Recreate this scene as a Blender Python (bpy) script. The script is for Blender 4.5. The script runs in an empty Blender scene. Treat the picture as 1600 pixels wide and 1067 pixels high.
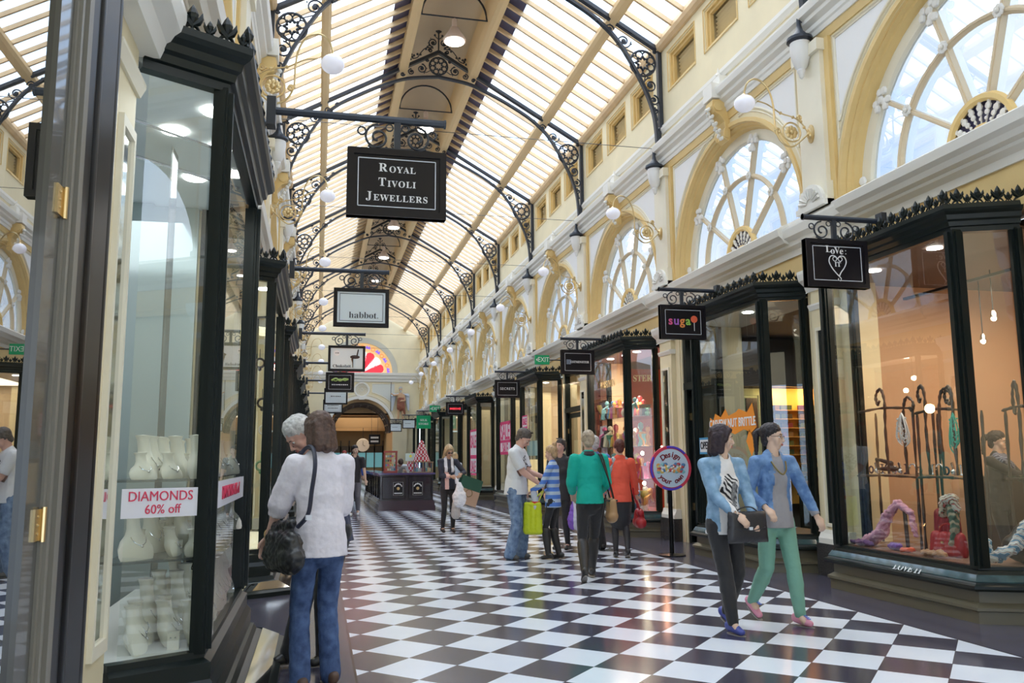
import bpy, bmesh, math, random
from mathutils import Vector, Matrix, Quaternion
PI = math.pi
random.seed(7)
S = bpy.context.scene
COL = S.collection

# ------------------------------------------------------------------ camera, world, exposure
def cam_rot(yaw, pitch, roll):
    cy, sy, cp, sp = math.cos(yaw), math.sin(yaw), math.cos(pitch), math.sin(pitch)
    fwd = Vector((sy*cp, cy*cp, sp)); right = Vector((cy, -sy, 0)); up = right.cross(fwd)
    cr, sr = math.cos(roll), math.sin(roll)
    r2 = cr*right + sr*up; u2 = -sr*right + cr*up
    m = Matrix((r2, u2, -fwd)).transposed().to_4x4()
    m.translation = Vector((0, 0, 1.4))
    return m
cd = bpy.data.cameras.new('camera'); cam = bpy.data.objects.new('camera', cd); COL.objects.link(cam)
cd.sensor_width = 36; cd.lens = 1313.2/1600*36; cd.clip_end = 300; cd.clip_start = .02
cam.matrix_world = cam_rot(.2265, .1396, -.0071)
S.camera = cam
S.view_settings.view_transform = 'Standard'; S.view_settings.look = 'None'
S.view_settings.gamma = 1; S.view_settings.exposure = 1.0
S.view_settings.use_curve_mapping = False
W = bpy.data.worlds.new('sky'); S.world = W; W.use_nodes = True
wn, wl = W.node_tree.nodes, W.node_tree.links
bg = wn['Background']; bg.inputs[1].default_value = 1.9
tc = wn.new('ShaderNodeTexCoord'); nz = wn.new('ShaderNodeTexNoise'); nz.inputs['Scale'].default_value = 3.2; nz.inputs['Detail'].default_value = 4
rp = wn.new('ShaderNodeValToRGB'); rp.color_ramp.elements[0].position = .38; rp.color_ramp.elements[1].position = .6
rp.color_ramp.elements[0].color = (.50, .70, 1, 1); rp.color_ramp.elements[1].color = (.86, .93, 1, 1)
wl.new(tc.outputs['Generated'], nz.inputs['Vector']); wl.new(nz.outputs['Fac'], rp.inputs[0]); wl.new(rp.outputs[0], bg.inputs[0])
sd = bpy.data.lights.new('sun', 'SUN'); sd.energy = 1.6; sd.angle = math.radians(50); sd.color = (1, .98, .95)
sun = bpy.data.objects.new('sun', sd); COL.objects.link(sun); sun.rotation_euler = (math.radians(-24), math.radians(-12), 0)

# ------------------------------------------------------------------ materials
MATS = {}
def M(name, col=(.8, .8, .8), rough=.5, metal=0, var=None, bump=None, coat=0, emit=None, alpha=None, spec=.5, sheen=0):
    if name in MATS: return MATS[name]
    m = bpy.data.materials.new(name); m.use_nodes = True; MATS[name] = m
    n, l = m.node_tree.nodes, m.node_tree.links
    b = n['Principled BSDF']; c4 = (*col, 1)
    b.inputs['Base Color'].default_value = c4; b.inputs['Roughness'].default_value = rough
    b.inputs['Metallic'].default_value = metal; b.inputs['Coat Weight'].default_value = coat
    b.inputs['Specular IOR Level'].default_value = spec
    if sheen: b.inputs['Sheen Weight'].default_value = sheen
    if emit: b.inputs['Emission Color'].default_value = (*emit[0], 1); b.inputs['Emission Strength'].default_value = emit[1]
    if alpha is not None: b.inputs['Alpha'].default_value = alpha
    if var or bump:
        t = n.new('ShaderNodeTexCoord')
    if var:
        z = n.new('ShaderNodeTexNoise'); z.inputs['Scale'].default_value = var[0]; z.inputs['Detail'].default_value = 5
        r = n.new('ShaderNodeValToRGB'); r.color_ramp.elements[0].position = .3; r.color_ramp.elements[1].position = .7
        k = var[1]; c2 = var[2] if len(var) > 2 else tuple(min(1, x*(1+k)) for x in col)
        r.color_ramp.elements[0].color = (*[x*(1-k) for x in col], 1); r.color_ramp.elements[1].color = (*c2, 1)
        l.new(t.outputs['Object'], z.inputs['Vector']); l.new(z.outputs['Fac'], r.inputs[0]); l.new(r.outputs[0], b.inputs['Base Color'])
    if bump:
        z = n.new('ShaderNodeTexNoise'); z.inputs['Scale'].default_value = bump[0]; z.inputs['Detail'].default_value = 4
        p = n.new('ShaderNodeBump'); p.inputs['Strength'].default_value = bump[1]; p.inputs['Distance'].default_value = .01
        l.new(t.outputs['Object'], z.inputs['Vector']); l.new(z.outputs['Fac'], p.inputs['Height']); l.new(p.outputs[0], b.inputs['Normal'])
    return m
def glass_mat(name, tint, refl, add=0.0, rough=0.0):
    m = bpy.data.materials.new(name); m.use_nodes = True; MATS[name] = m
    n, l = m.node_tree.nodes, m.node_tree.links; n.remove(n['Principled BSDF'])
    o = n['Material Output']; t = n.new('ShaderNodeBsdfTransparent'); t.inputs[0].default_value = (*tint, 1)
    g = n.new('ShaderNodeBsdfGlossy'); g.inputs['Roughness'].default_value = rough
    ge = n.new('ShaderNodeNewGeometry'); d = n.new('ShaderNodeVectorMath'); d.operation = 'DOT_PRODUCT'
    l.new(ge.outputs['Normal'], d.inputs[0]); l.new(ge.outputs['Incoming'], d.inputs[1])
    def mm(op, a, b_):
        k = n.new('ShaderNodeMath'); k.operation = op
        for i, v in enumerate((a, b_)):
            if isinstance(v, (int, float)): k.inputs[i].default_value = v
            else: l.new(v, k.inputs[i])
        return k
    ab = mm('ABSOLUTE', d.outputs['Value'], 0); on = mm('SUBTRACT', 1, ab.outputs[0]); pw = mm('POWER', on.outputs[0], 5)
    f0 = ((refl-1)/(refl+1))**2*1.8; sc = mm('MULTIPLY', pw.outputs[0], 1-f0-add); a = mm('ADD', sc.outputs[0], f0+add); a.use_clamp = True
    x = n.new('ShaderNodeMixShader'); l.new(a.outputs[0], x.inputs[0])
    l.new(t.outputs[0], x.inputs[1]); l.new(g.outputs[0], x.inputs[2]); l.new(x.outputs[0], o.inputs[0])
    return m
G_SHOP = glass_mat('shop_glass', (.93, .98, .96), 1.5, .07)
G_NEAR = glass_mat('door_glass', (.5, .55, .5), 1.5, .62)
G_ROOF = glass_mat('roof_glass', (.95, .97, 1), 1.3)
G_ARCH = glass_mat('arched_glass', (.36, .40, .45), 1.5, .34, .02)
G_CASE = glass_mat('case_glass', (.93, .97, .97), 1.45, .03)
CREAM = M('cream_paint', (.84, .74, .50), .55, var=(1.5, .05)); CREAM2 = M('pale_cream_paint', (.88, .82, .66), .5, var=(2, .04))
YEL = M('ochre_paint', (.80, .58, .25), .5, var=(2, .06)); WHITE = M('white_moulding', (.86, .84, .78), .45)
PANELW = M('white_panel', (.88, .87, .86), .5); TAN = M('tan_timber', (.72, .52, .30), .5, var=(3, .1)); TAN2 = M('gold_tan_paint', (.78, .57, .31), .45)
BLACK = M('black_lacquer', (.006, .006, .007), .28, spec=.16); IRON = M('dark_iron', (.028, .035, .05), .35)
GREEN = M('dark_green_paint', (.009, .014, .013), .32, spec=.32); PLINTH = M('charcoal_stone', (.05, .048, .05), .25, var=(60, .3))
BRONZE = M('olive_bronze', (.14, .125, .085), .35); TEAL = M('teal_slate', (.03, .075, .085), .08, var=(9, .3), coat=.6)
BRASS = M('brass', (.66, .50, .26), .32, 1); GLOBE = M('opal_globe', (.86, .86, .95), .25, emit=((.9, .9, 1), .12))
BOARD = M('sign_black', (.012, .010, .013), .32, spec=.25); SILVER = M('silver_paint', (.75, .78, .85), .4)
CEIL = M('vault_tan', (.74, .60, .42), .6, var=(.6, .06)); DARKGL = M('dark_blue_panel', (.07, .065, .14), .3)
BEIGE = M('cream_velvet', (.80, .77, .66), .8, sheen=.3)
SHOPW = M('shop_white', (.82, .84, .84), .6)

# ------------------------------------------------------------------ mesh builder
KIDS = {}
LABELS = set()
def tag(o, label=None, cat=None, group=None, kind=None):
    if label: o['label'] = label
    if cat: o['category'] = cat
    if group: o['group'] = group
    if kind: o['kind'] = kind
    return o
def empty(name, loc=(0, 0, 0), rz=0, label=None, cat=None, group=None):
    o = bpy.data.objects.new(name, None); COL.objects.link(o); o.location = loc; o.rotation_euler = (0, 0, rz)
    o.empty_display_size = .1
    return tag(o, label, cat, group)
def par(o, p, local):
    o.parent = p; KIDS.setdefault(p.session_uid, []).append(o)
    if not local and p.type == 'EMPTY':
        o.matrix_parent_inverse = (Matrix.Translation(p.location) @ p.rotation_euler.to_matrix().to_4x4()).inverted()
def dup(o, parent=None):
    c = o.copy(); COL.objects.link(c)
    if parent: c.parent = parent; KIDS.setdefault(parent.session_uid, []).append(c)
    for k in list(KIDS.get(o.session_uid, [])): dup(k, c)
    return c
class MB:
    def __init__(s, side=None, T=None):
        s.v = []; s.f = []; s.mi = []; s.cur = 0; s.side = side; s.T = T
    def P(s, p):
        x, y, z = p
        if s.side == 'R': x = 6.1 - x
        elif s.side == 'L': x = -.96 + x
        if s.T is not None: return tuple(s.T @ Vector((x, y, z)))
        return (x, y, z)
    def add(s, vs, fs):
        b = len(s.v); s.v += [s.P(p) for p in vs]; s.f += [tuple(b+i for i in f) for f in fs]; s.mi += [s.cur]*len(fs)
    def box(s, a, b):
        (x0, y0, z0), (x1, y1, z1) = a, b
        s.add([(x0, y0, z0), (x1, y0, z0), (x1, y1, z0), (x0, y1, z0), (x0, y0, z1), (x1, y0, z1), (x1, y1, z1), (x0, y1, z1)],
              [(0, 3, 2, 1), (4, 5, 6, 7), (0, 1, 5, 4), (1, 2, 6, 5), (2, 3, 7, 6), (3, 0, 4, 7)])
    def cb(s, c, d): s.box((c[0]-d[0]/2, c[1]-d[1]/2, c[2]-d[2]/2), (c[0]+d[0]/2, c[1]+d[1]/2, c[2]+d[2]/2))
    def prism(s, poly, h0, h1, ax=1):
        # polygon in the two other axes, extruded along ax
        def q(a, b, h): return (h, a, b) if ax == 0 else ((a, h, b) if ax == 1 else (a, b, h))
        n = len(poly); vs = [q(a, b, h0) for a, b in poly] + [q(a, b, h1) for a, b in poly]
        s.add(vs, [tuple(range(n))[::-1], tuple(range(n, 2*n))] + [(i, (i+1) % n, n+(i+1) % n, n+i) for i in range(n)])
    def sweep(s, prof, path, closed=False):
        # prof: list of (offset, z); path: list of ((x,y), (nx,ny)) miter offsets
        n = len(prof); vs = []
        for (x, y), (nx, ny) in path:
            for o, z in prof: vs.append((x+nx*o, y+ny*o, z))
        fs = []
        m = len(path)
        for k in range(m-1 if not closed else m):
            for i in range(n):
                j = (i+1) % n; k2 = (k+1) % m
                fs.append((k*n+i, k*n+j, k2*n+j, k2*n+i))
        if not closed: fs += [tuple(range(n)), tuple(range((m-1)*n, m*n))[::-1]]
        s.add(vs, fs)
    def tube(s, pts, r, n=6, closed=False):
        pts = [Vector(p) for p in pts]; m = len(pts); rr = r if isinstance(r, (list, tuple)) else [r]*m
        vs = []; up = None
        for i, p in enumerate(pts):
            a = pts[(i-1) % m] if (i or closed) else p; b = pts[(i+1) % m] if (i < m-1 or closed) else p
            t = (b-a); t = t.normalized() if t.length > 1e-9 else Vector((0, 0, 1))
            if up is None:
                up = Vector((0, 1, 0)) if abs(t.y) < .8 else Vector((1, 0, 0))
            u = (up - t*up.dot(t)); u = u.normalized() if u.length > 1e-6 else t.orthogonal().normalized()
            up = u; w = t.cross(u)
            for k in range(n):
                an = 2*PI*k/n; vs.append(tuple(p + (u*math.cos(an)+w*math.sin(an))*rr[i]))
        fs = []
        for i in range(m if closed else m-1):
            for k in range(n):
                j = (i+1) % m; fs.append((i*n+k, i*n+(k+1) % n, j*n+(k+1) % n, j*n+k))
        if not closed: fs += [tuple(range(n))[::-1], tuple(range((m-1)*n, m*n))]
        s.add(vs, fs)
    def bar(s, p, q, w, h, up=(0, 0, 1)):
        p, q, up = Vector(p), Vector(q), Vector(up); t = (q-p).normalized(); u = t.cross(up).normalized(); v = u.cross(t)
        vs = [tuple(c + u*a*w/2 + v*b*h/2) for c in (p, q) for a, b in ((-1, -1), (1, -1), (1, 1), (-1, 1))]
        s.add(vs, [(0, 3, 2, 1), (4, 5, 6, 7), (0, 1, 5, 4), (1, 2, 6, 5), (2, 3, 7, 6), (3, 0, 4, 7)])
    def lathe(s, prof, c, n=16, ax='z', flat=(1, 1)):
        vs = []; m = len(prof)
        for r, z in prof:
            for k in range(n):
                a = 2*PI*k/n; x, y = r*math.cos(a)*flat[0], r*math.sin(a)*flat[1]
                vs.append((c[0]+x, c[1]+y, c[2]+z) if ax == 'z' else ((c[0]+z, c[1]+x, c[2]+y) if ax == 'x' else (c[0]+x, c[1]+z, c[2]+y)))
        fs = [(i*n+k, i*n+(k+1) % n, (i+1)*n+(k+1) % n, (i+1)*n+k) for i in range(m-1) for k in range(n)]
        fs += [tuple(range(n))[::-1], tuple(range((m-1)*n, m*n))]
        s.add(vs, fs)
    def ball(s, c, r, n=10, m=6, sc=(1, 1, 1)):
        pr = []
        vs = []; 
        for i in range(m+1):
            a = PI*i/m
            for k in range(n):
                b = 2*PI*k/n; vs.append((c[0]+r*sc[0]*math.sin(a)*math.cos(b), c[1]+r*sc[1]*math.sin(a)*math.sin(b), c[2]-r*sc[2]*math.cos(a)))
        s.add(vs, [(i*n+k, i*n+(k+1) % n, (i+1)*n+(k+1) % n, (i+1)*n+k) for i in range(m) for k in range(n)])
    def ring(s, c, r, t, n=20, ax='y', m=5, a0=0, a1=2*PI):
        full = abs(a1-a0-2*PI) < 1e-6; k = n if full else n+1
        pts = []
        for i in range(k):
            a = a0+(a1-a0)*i/n; x, z = r*math.cos(a), r*math.sin(a)
            pts.append((c[0]+x, c[1], c[2]+z) if ax == 'y' else ((c[0], c[1]+x, c[2]+z) if ax == 'x' else (c[0]+x, c[1]+z, c[2])))
        s.tube(pts, t, m, full)
    def build(s, name, mats, parent=None, smooth=False, local=False, kind=None, label=None, cat=None, group=None, clean=True):
        me = bpy.data.meshes.new(name); me.from_pydata(s.v, [], s.f)
        if not isinstance(mats, (list, tuple)): mats = [mats]
        for m in mats: me.materials.append(m)
        if len(mats) > 1: me.polygons.foreach_set('material_index', s.mi)
        b = bmesh.new(); b.from_mesh(me)
        if clean: bmesh.ops.remove_doubles(b, verts=b.verts, dist=1e-5)
        bmesh.ops.recalc_face_normals(b, faces=b.faces); b.to_mesh(me); b.free()
        if smooth:
            me.polygons.foreach_set('use_smooth', [True]*len(me.polygons))
            try: me.set_sharp_from_angle(angle=math.radians(40))
            except Exception: pass
        o = bpy.data.objects.new(name, me); COL.objects.link(o)
        if parent is not None: par(o, parent, local)
        return tag(o, label, cat, group, kind)
_DG = None
def text(name, txt, size, mat, loc, rot, parent=None, ext=.002, align='CENTER', shear=0, xs=1.0, sp=1.0, label=None, local=False, cat=None, bold=0):
    cu = bpy.data.curves.new('lettering', 'FONT'); cu.body = txt; cu.size = size; cu.extrude = ext; cu.align_x = align; cu.align_y = 'CENTER'
    cu.shear = shear; cu.space_character = sp; cu.offset = bold; cu.resolution_u = 3
    t = bpy.data.objects.new('tmp', cu); COL.objects.link(t)
    dg = bpy.context.evaluated_depsgraph_get(); me = bpy.data.meshes.new_from_object(t.evaluated_get(dg)); bpy.data.objects.remove(t); bpy.data.curves.remove(cu)
    me.transform(Matrix.Translation(loc) @ rot.to_4x4() @ Matrix.Diagonal((xs, 1, 1, 1)))
    me.materials.clear(); me.materials.append(mat)
    o = bpy.data.objects.new(name, me); COL.objects.link(o)
    if parent is not None: par(o, parent, local)
    return tag(o, label, cat)
FACE_CAM = Matrix.Rotation(PI/2, 3, 'X')                      # text reads from -Y
def face_dir(dx, dy):                                          # text plane whose outward normal is (dx,dy)
    n = Vector((dx, dy, 0)).normalized(); x = Vector((-n.y, n.x, 0)); z = Vector((0, 0, 1))
    return Matrix((x, z, n)).transposed()
def serif(t):                                                  # serif capitals from the mathematical alphabet
    r = ''
    for ch in t:
        if 'A' <= ch <= 'Z': r += chr(0x1D400+ord(ch)-65)
        elif 'a' <= ch <= 'z': r += chr(0x1D41A+ord(ch)-97)
        else: r += ch
    return r
XW = {'R': 6.1, 'L': -.96}
def UX(side, u): return 6.1-u if side == 'R' else -.96+u
RIBS = [4.23+4.82*k for k in range(11)]     # 4.23 ... 52.4
Y0, YE = -5.4, 52.4
# ------------------------------------------------------------------ floor
def floor_mat():
    m = bpy.data.materials.new('marble_floor'); m.use_nodes = True
    n, l = m.node_tree.nodes, m.node_tree.links; b = n['Principled BSDF']
    g = n.new('ShaderNodeNewGeometry'); s = n.new('ShaderNodeSeparateXYZ'); l.new(g.outputs['Position'], s.inputs[0])
    def mt(op, a, b_=None, c=None):
        k = n.new('ShaderNodeMath'); k.operation = op
        for i, v in enumerate((a, b_, c)):
            if v is None: continue
            if isinstance(v, (int, float)): k.inputs[i].default_value = v
            else: l.new(v, k.inputs[i])
        return k.outputs[0]
    i = mt('DIVIDE', mt('SUBTRACT', s.outputs[0], .377), .2984)
    j = mt('DIVIDE', mt('SUBTRACT', mt('SUBTRACT', s.outputs[1], 5.957), mt('MULTIPLY', i, .0106)), .3115)
    u = mt('MULTIPLY', mt('ADD', i, j), .5); v = mt('MULTIPLY', mt('SUBTRACT', i, j), .5)
    par_ = mt('FLOORED_MODULO', mt('ADD', mt('FLOOR', u), mt('FLOOR', v)), 2)
    inside = mt('LESS_THAN', mt('ABSOLUTE', mt('SUBTRACT', s.outputs[0], 2.57)), 2.283)
    line = mt('LESS_THAN', mt('ABSOLUTE', mt('SUBTRACT', mt('ABSOLUTE', mt('SUBTRACT', s.outputs[0], 2.57)), 2.29)), .009)
    def edge(x):
        f = mt('FRACT', x); return mt('MINIMUM', f, mt('SUBTRACT', 1, f))
    gr = mt('LESS_THAN', mt('MINIMUM', edge(u), edge(v)), .006)
    z = n.new('ShaderNodeTexNoise'); z.inputs['Scale'].default_value = 70; l.new(g.outputs['Position'], z.inputs['Vector'])
    z2 = n.new('ShaderNodeTexNoise'); z2.inputs['Scale'].default_value = 1.3; z2.inputs['Detail'].default_value = 6; l.new(g.outputs['Position'], z2.inputs['Vector'])
    def ramp(src, a, b_, p0=.3, p1=.7):
        r = n.new('ShaderNodeValToRGB'); r.color_ramp.elements[0].color = (*a, 1); r.color_ramp.elements[1].color = (*b_, 1)
        r.color_ramp.elements[0].position = p0; r.color_ramp.elements[1].position = p1; l.new(src, r.inputs[0]); return r.outputs[0]
    def mix(f, a, b_):
        k = n.new('ShaderNodeMix'); k.data_type = 'RGBA'; l.new(f, k.inputs[0])
        for idx, v_ in ((6, a), (7, b_)):
            if isinstance(v_, tuple): k.inputs[idx].default_value = (*v_, 1)
            else: l.new(v_, k.inputs[idx])
        return k.outputs[2]
    white = ramp(z2.outputs[0], (.74, .81, .93), (.82, .88, .97)); dark = ramp(z2.outputs[0], (.050, .048, .072), (.075, .070, .10))
    tile = mix(par_, white, dark); tile = mix(gr, tile, (.10, .09, .09))
    z3 = n.new('ShaderNodeTexNoise'); z3.inputs['Scale'].default_value = 160; l.new(g.outputs['Position'], z3.inputs['Vector'])
    bord = ramp(z3.outputs[0], (.055, .052, .08), (.16, .155, .21), .45, .8)
    # slab joints in the side borders
    jy = mt('LESS_THAN', edge(mt('DIVIDE', s.outputs[1], .94)), .006); jx = mt('LESS_THAN', mt('ABSOLUTE', mt('SUBTRACT', mt('ABSOLUTE', mt('SUBTRACT', s.outputs[0], 2.57)), 2.56)), .004)
    bord = mix(mt('MAXIMUM', jy, jx), bord, (.02, .018, .02))
    c = mix(inside, bord, tile); c = mix(line, c, (.015, .015, .02)); l.new(c, b.inputs['Base Color'])
    b.inputs['Roughness'].default_value = .17; b.inputs['Specular IOR Level'].default_value = .62
    bp = n.new('ShaderNodeBump'); bp.inputs['Strength'].default_value = .04; l.new(z2.outputs[0], bp.inputs['Height']); l.new(bp.outputs[0], b.inputs['Normal'])
    return m
b = MB(); b.box((-5.2, Y0, -.1), (10.6, 66, 0)); b.build('floor', floor_mat(), kind='structure')

NT = [0]
def trim(b, mats, smooth=False):
    NT[0] += 1; return b.build('trim_%d' % NT[0], mats, smooth=smooth, kind='structure')
def side_name(s): return 'right' if s == 'R' else 'left'
ARC_R, SPR = 2.0, 4.45
MODS = [-5.41, -.59] + RIBS[:-1]
# ------------------------------------------------------------------ upper walls with arched openings
def upper_wall(side):
    b = MB(side); N = 28
    for r0 in MODS:
        r1 = r0+4.82; yc = r0+2.41
        b.box((-.35, r0, SPR), (0, yc-ARC_R, 7.0)); b.box((-.35, yc+ARC_R, SPR), (0, r1, 7.0))
        for k in range(N):
            a0, a1 = PI-PI*k/N, PI-PI*(k+1)/N
            ya, za, yb, zb = yc+ARC_R*math.cos(a0), SPR+ARC_R*math.sin(a0), yc+ARC_R*math.cos(a1), SPR+ARC_R*math.sin(a1)
            b.add([(0, ya, za), (0, yb, zb), (0, yb, 7.0), (0, ya, 7.0), (-.35, ya, za), (-.35, yb, zb), (-.35, yb, 7.0), (-.35, ya, 7.0)],
                  [(0, 1, 2, 3), (4, 7, 6, 5), (0, 4, 5, 1)])
    # frieze with louvre openings z 8.07..8.77
    b.box((-.35, MODS[0], 7.0), (0, YE, 8.07)); b.box((-.35, MODS[0], 8.77), (0, YE, 9.15))
    for r0 in MODS:
        ys = [r0]
        for d in (-1.48, 0, 1.48): ys += [r0+2.46+d-.54, r0+2.46+d+.54]
        ys.append(r0+4.82)
        for i in range(0, len(ys), 2): b.box((-.35, ys[i], 8.07), (0, ys[i+1], 8.77))
    # lower wall band above the shops
    b.box((-.35, MODS[0], 3.62), (0, YE, SPR))
    b.build('wall_'+side_name(side), [CREAM], kind='structure', clean=False)
for sd_ in 'RL': upper_wall(sd_)

def pfl(side, prof, y0, y1, mat, smooth=False):
    b = MB(side); b.prism(prof, y0, y1, ax=1); return trim(b, mat, smooth)
def cornices(side):
    y0 = MODS[0]
    b = MB(side)
    # main cornice, stepped profile (u, z)
    b.prism([(0, 6.72), (.05, 6.72), (.06, 6.78), (.08, 6.80), (.08, 6.86), (.15, 6.90), (.16, 6.95), (.22, 6.97), (.24, 7.05), (.24, 7.08), (.10, 7.16), (0, 7.18)], y0, YE)
    b.prism([(0, 7.34), (.03, 7.34), (.05, 7.38), (.07, 7.40), (.07, 7.44), (.04, 7.46), (.04, 7.49), (0, 7.50)], y0, YE)
    trim(b, WHITE)
    b = MB(side)
    b.prism([(0, 4.02), (.04, 4.02), (.05, 4.10), (.12, 4.14), (.13, 4.20), (.20, 4.24), (.22, 4.34), (.22, 4.37), (.10, 4.43), (.10, 4.47), (-.25, 4.47), (-.25, 4.40), (0, 4.40)], y0, YE)
    for r0 in MODS:      # the sill breaks forward below each window
        b.prism([(.12, 4.17), (.19, 4.19), (.22, 4.24), (.27, 4.28), (.29, 4.37), (.17, 4.44), (.12, 4.44)], r0+.62, r0+4.20)
    trim(b, WHITE)
    b = MB(side); b.box((0, y0, 3.60), (.012, YE, 4.03)); b.prism([(0, 3.60), (.10, 3.60), (.11, 3.66), (.03, 3.70), (0, 3.70)], y0, YE); trim(b, YEL)
    # ochre band below the main cornice
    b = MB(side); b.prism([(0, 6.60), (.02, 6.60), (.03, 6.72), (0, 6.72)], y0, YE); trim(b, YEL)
    # eave beam
    b = MB(side); b.prism([(-.05, 8.93), (.05, 8.93), (.10, 8.98), (.12, 9.05), (.10, 9.16), (-.05, 9.16)], y0, YE); trim(b, TAN)
for sd_ in 'RL': cornices(sd_)

def spandrel(b, yc, s, u0, u1, z1=6.52, dd=1.96, rr=2.2, d0=.42):
    pts = [(u0, 0, 0)]
    a0 = math.acos(dd/rr); arc = []
    a1 = math.acos(d0/rr)
    for k in range(13):
        a = a0+(a1-a0)*k/12
        zz = SPR+rr*math.sin(a)
        arc.append((yc+s*rr*math.cos(a), min(zz, z1)))
    poly = arc + [(yc+s*dd, z1)]
    out = []
    for p in poly:
        if not out or (abs(out[-1][0]-p[0])+abs(out[-1][1]-p[1])) > 1e-4: out.append(p)
    return out
def module_trim(side, r0, last=False):
    yc = r0+2.41
    # pilaster strip at the rib
    b = MB(side)
    b.box((0, r0-.26, 4.45), (.11, r0+.26, 6.6)); b.box((0, r0-.30, 4.45), (.14, r0+.30, 4.75)); b.box((.0, r0-.29, 6.45), (.16, r0+.29, 6.6))
    trim(b, CREAM2)
    b = MB(side); b.box((0, r0-.36, 4.45), (.05, r0-.26, 6.6)); b.box((0, r0+.26, 4.45), (.05, r0+.36, 6.6)); trim(b, YEL)
    if last: return
    # archivolt: stepped ochre mouldings receding into the wall
    b = MB(side); N = 28; prof = [(2.06, 0), (2.06, .035), (2.0, .035), (1.985, -.03), (1.965, -.03), (1.955, -.09), (1.925, -.10), (1.915, -.15), (1.90, -.20), (2.0, -.20), (2.0, 0)]
    vs = []
    for k in range(N+1):
        a = PI-PI*k/N
        for r, u in prof: vs.append((u, yc+r*math.cos(a), SPR+.01+r*math.sin(a)))
    m = len(prof); b.add(vs, [(k*m+i, k*m+(i+1) % m, (k+1)*m+(i+1) % m, (k+1)*m+i) for k in range(N) for i in range(m)])
    trim(b, YEL)
    # panels in the spandrels
    for s in (-1, 1):
        poly = spandrel(None, yc, s, 0, 0)
        c = MB(side); c.prism(poly, 0, .006, ax=0); trim(c, PANELW)
        c = MB(side); c.tube([(.008, y, z) for y, z in poly], .017, 5, True); 
        poly2 = spandrel(None, yc, s, 0, 0, 6.56, 2.0, 2.15, .4)
        c.tube([(.004, y, z) for y, z in poly2], .012, 4, True)
        trim(c, CREAM2)
    # keystone bracket, with the block that breaks the cornice
    b = MB(side)
    pr_ = [(0, 6.28), (.05, 6.25), (.10, 6.30), (.11, 6.38), (.08, 6.46), (.09, 6.56), (.16, 6.66), (.25, 6.70), (.29, 6.80), (.27, 6.9), (0, 6.92)]
    b.prism(pr_, yc-.12, yc+.12); 
    for s in (-1, 1): b.lathe([(.0, -.015), (.075, -.015), (.075, .015), (.0, .015)], (.19, yc+s*.13, 6.79), 14, 'y'); b.lathe([(0, -.015), (.05, -.015), (.05, .015), (0, .015)], (.07, yc+s*.13, 6.34), 12, 'y')
    trim(b, YEL)
    b = MB(side)
    b.box((0, yc-.15, 6.92), (.30, yc+.15, 7.16)); b.box((0, yc-.11, 7.16), (.14, yc+.11, 7.32)); b.lathe([(.0, 0), (.03, .0), (.045, .04), (.02, .08), (.015, .12), (0, .17)], (.1, yc, 7.32), 8)
    for i in range(9):      # acanthus leaf on the bracket front
        t = i/8; u = .30-.22*t; z = 6.76-.44*t
        b.ball((u+.01, yc+(.045 if i % 2 else -.045), z), .045, 6, 4, (.6, 1, .8)); b.ball((u+.02, yc, z), .035, 6, 4)
    trim(b, WHITE)
    # shell antefix at the foot of the pilaster
    b = MB(side)
    b.prism([(r0+.27*math.cos(a*PI/10), 4.50+.27*math.sin(a*PI/10)) for a in range(11)], .14, .19, ax=0)
    for a in range(1, 10): b.tube([(.20, r0+.07*math.cos(a*PI/10), 4.52+.07*math.sin(a*PI/10)), (.21, r0+.22*math.cos(a*PI/10), 4.50+.22*math.sin(a*PI/10))], [.01, .02], 5)
    b.box((0, r0-.30, 4.45), (.20, r0+.30, 4.52)); trim(b, WHITE)
for sd_ in 'RL':
    for r0 in MODS[1:]: module_trim(sd_, r0)

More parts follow.
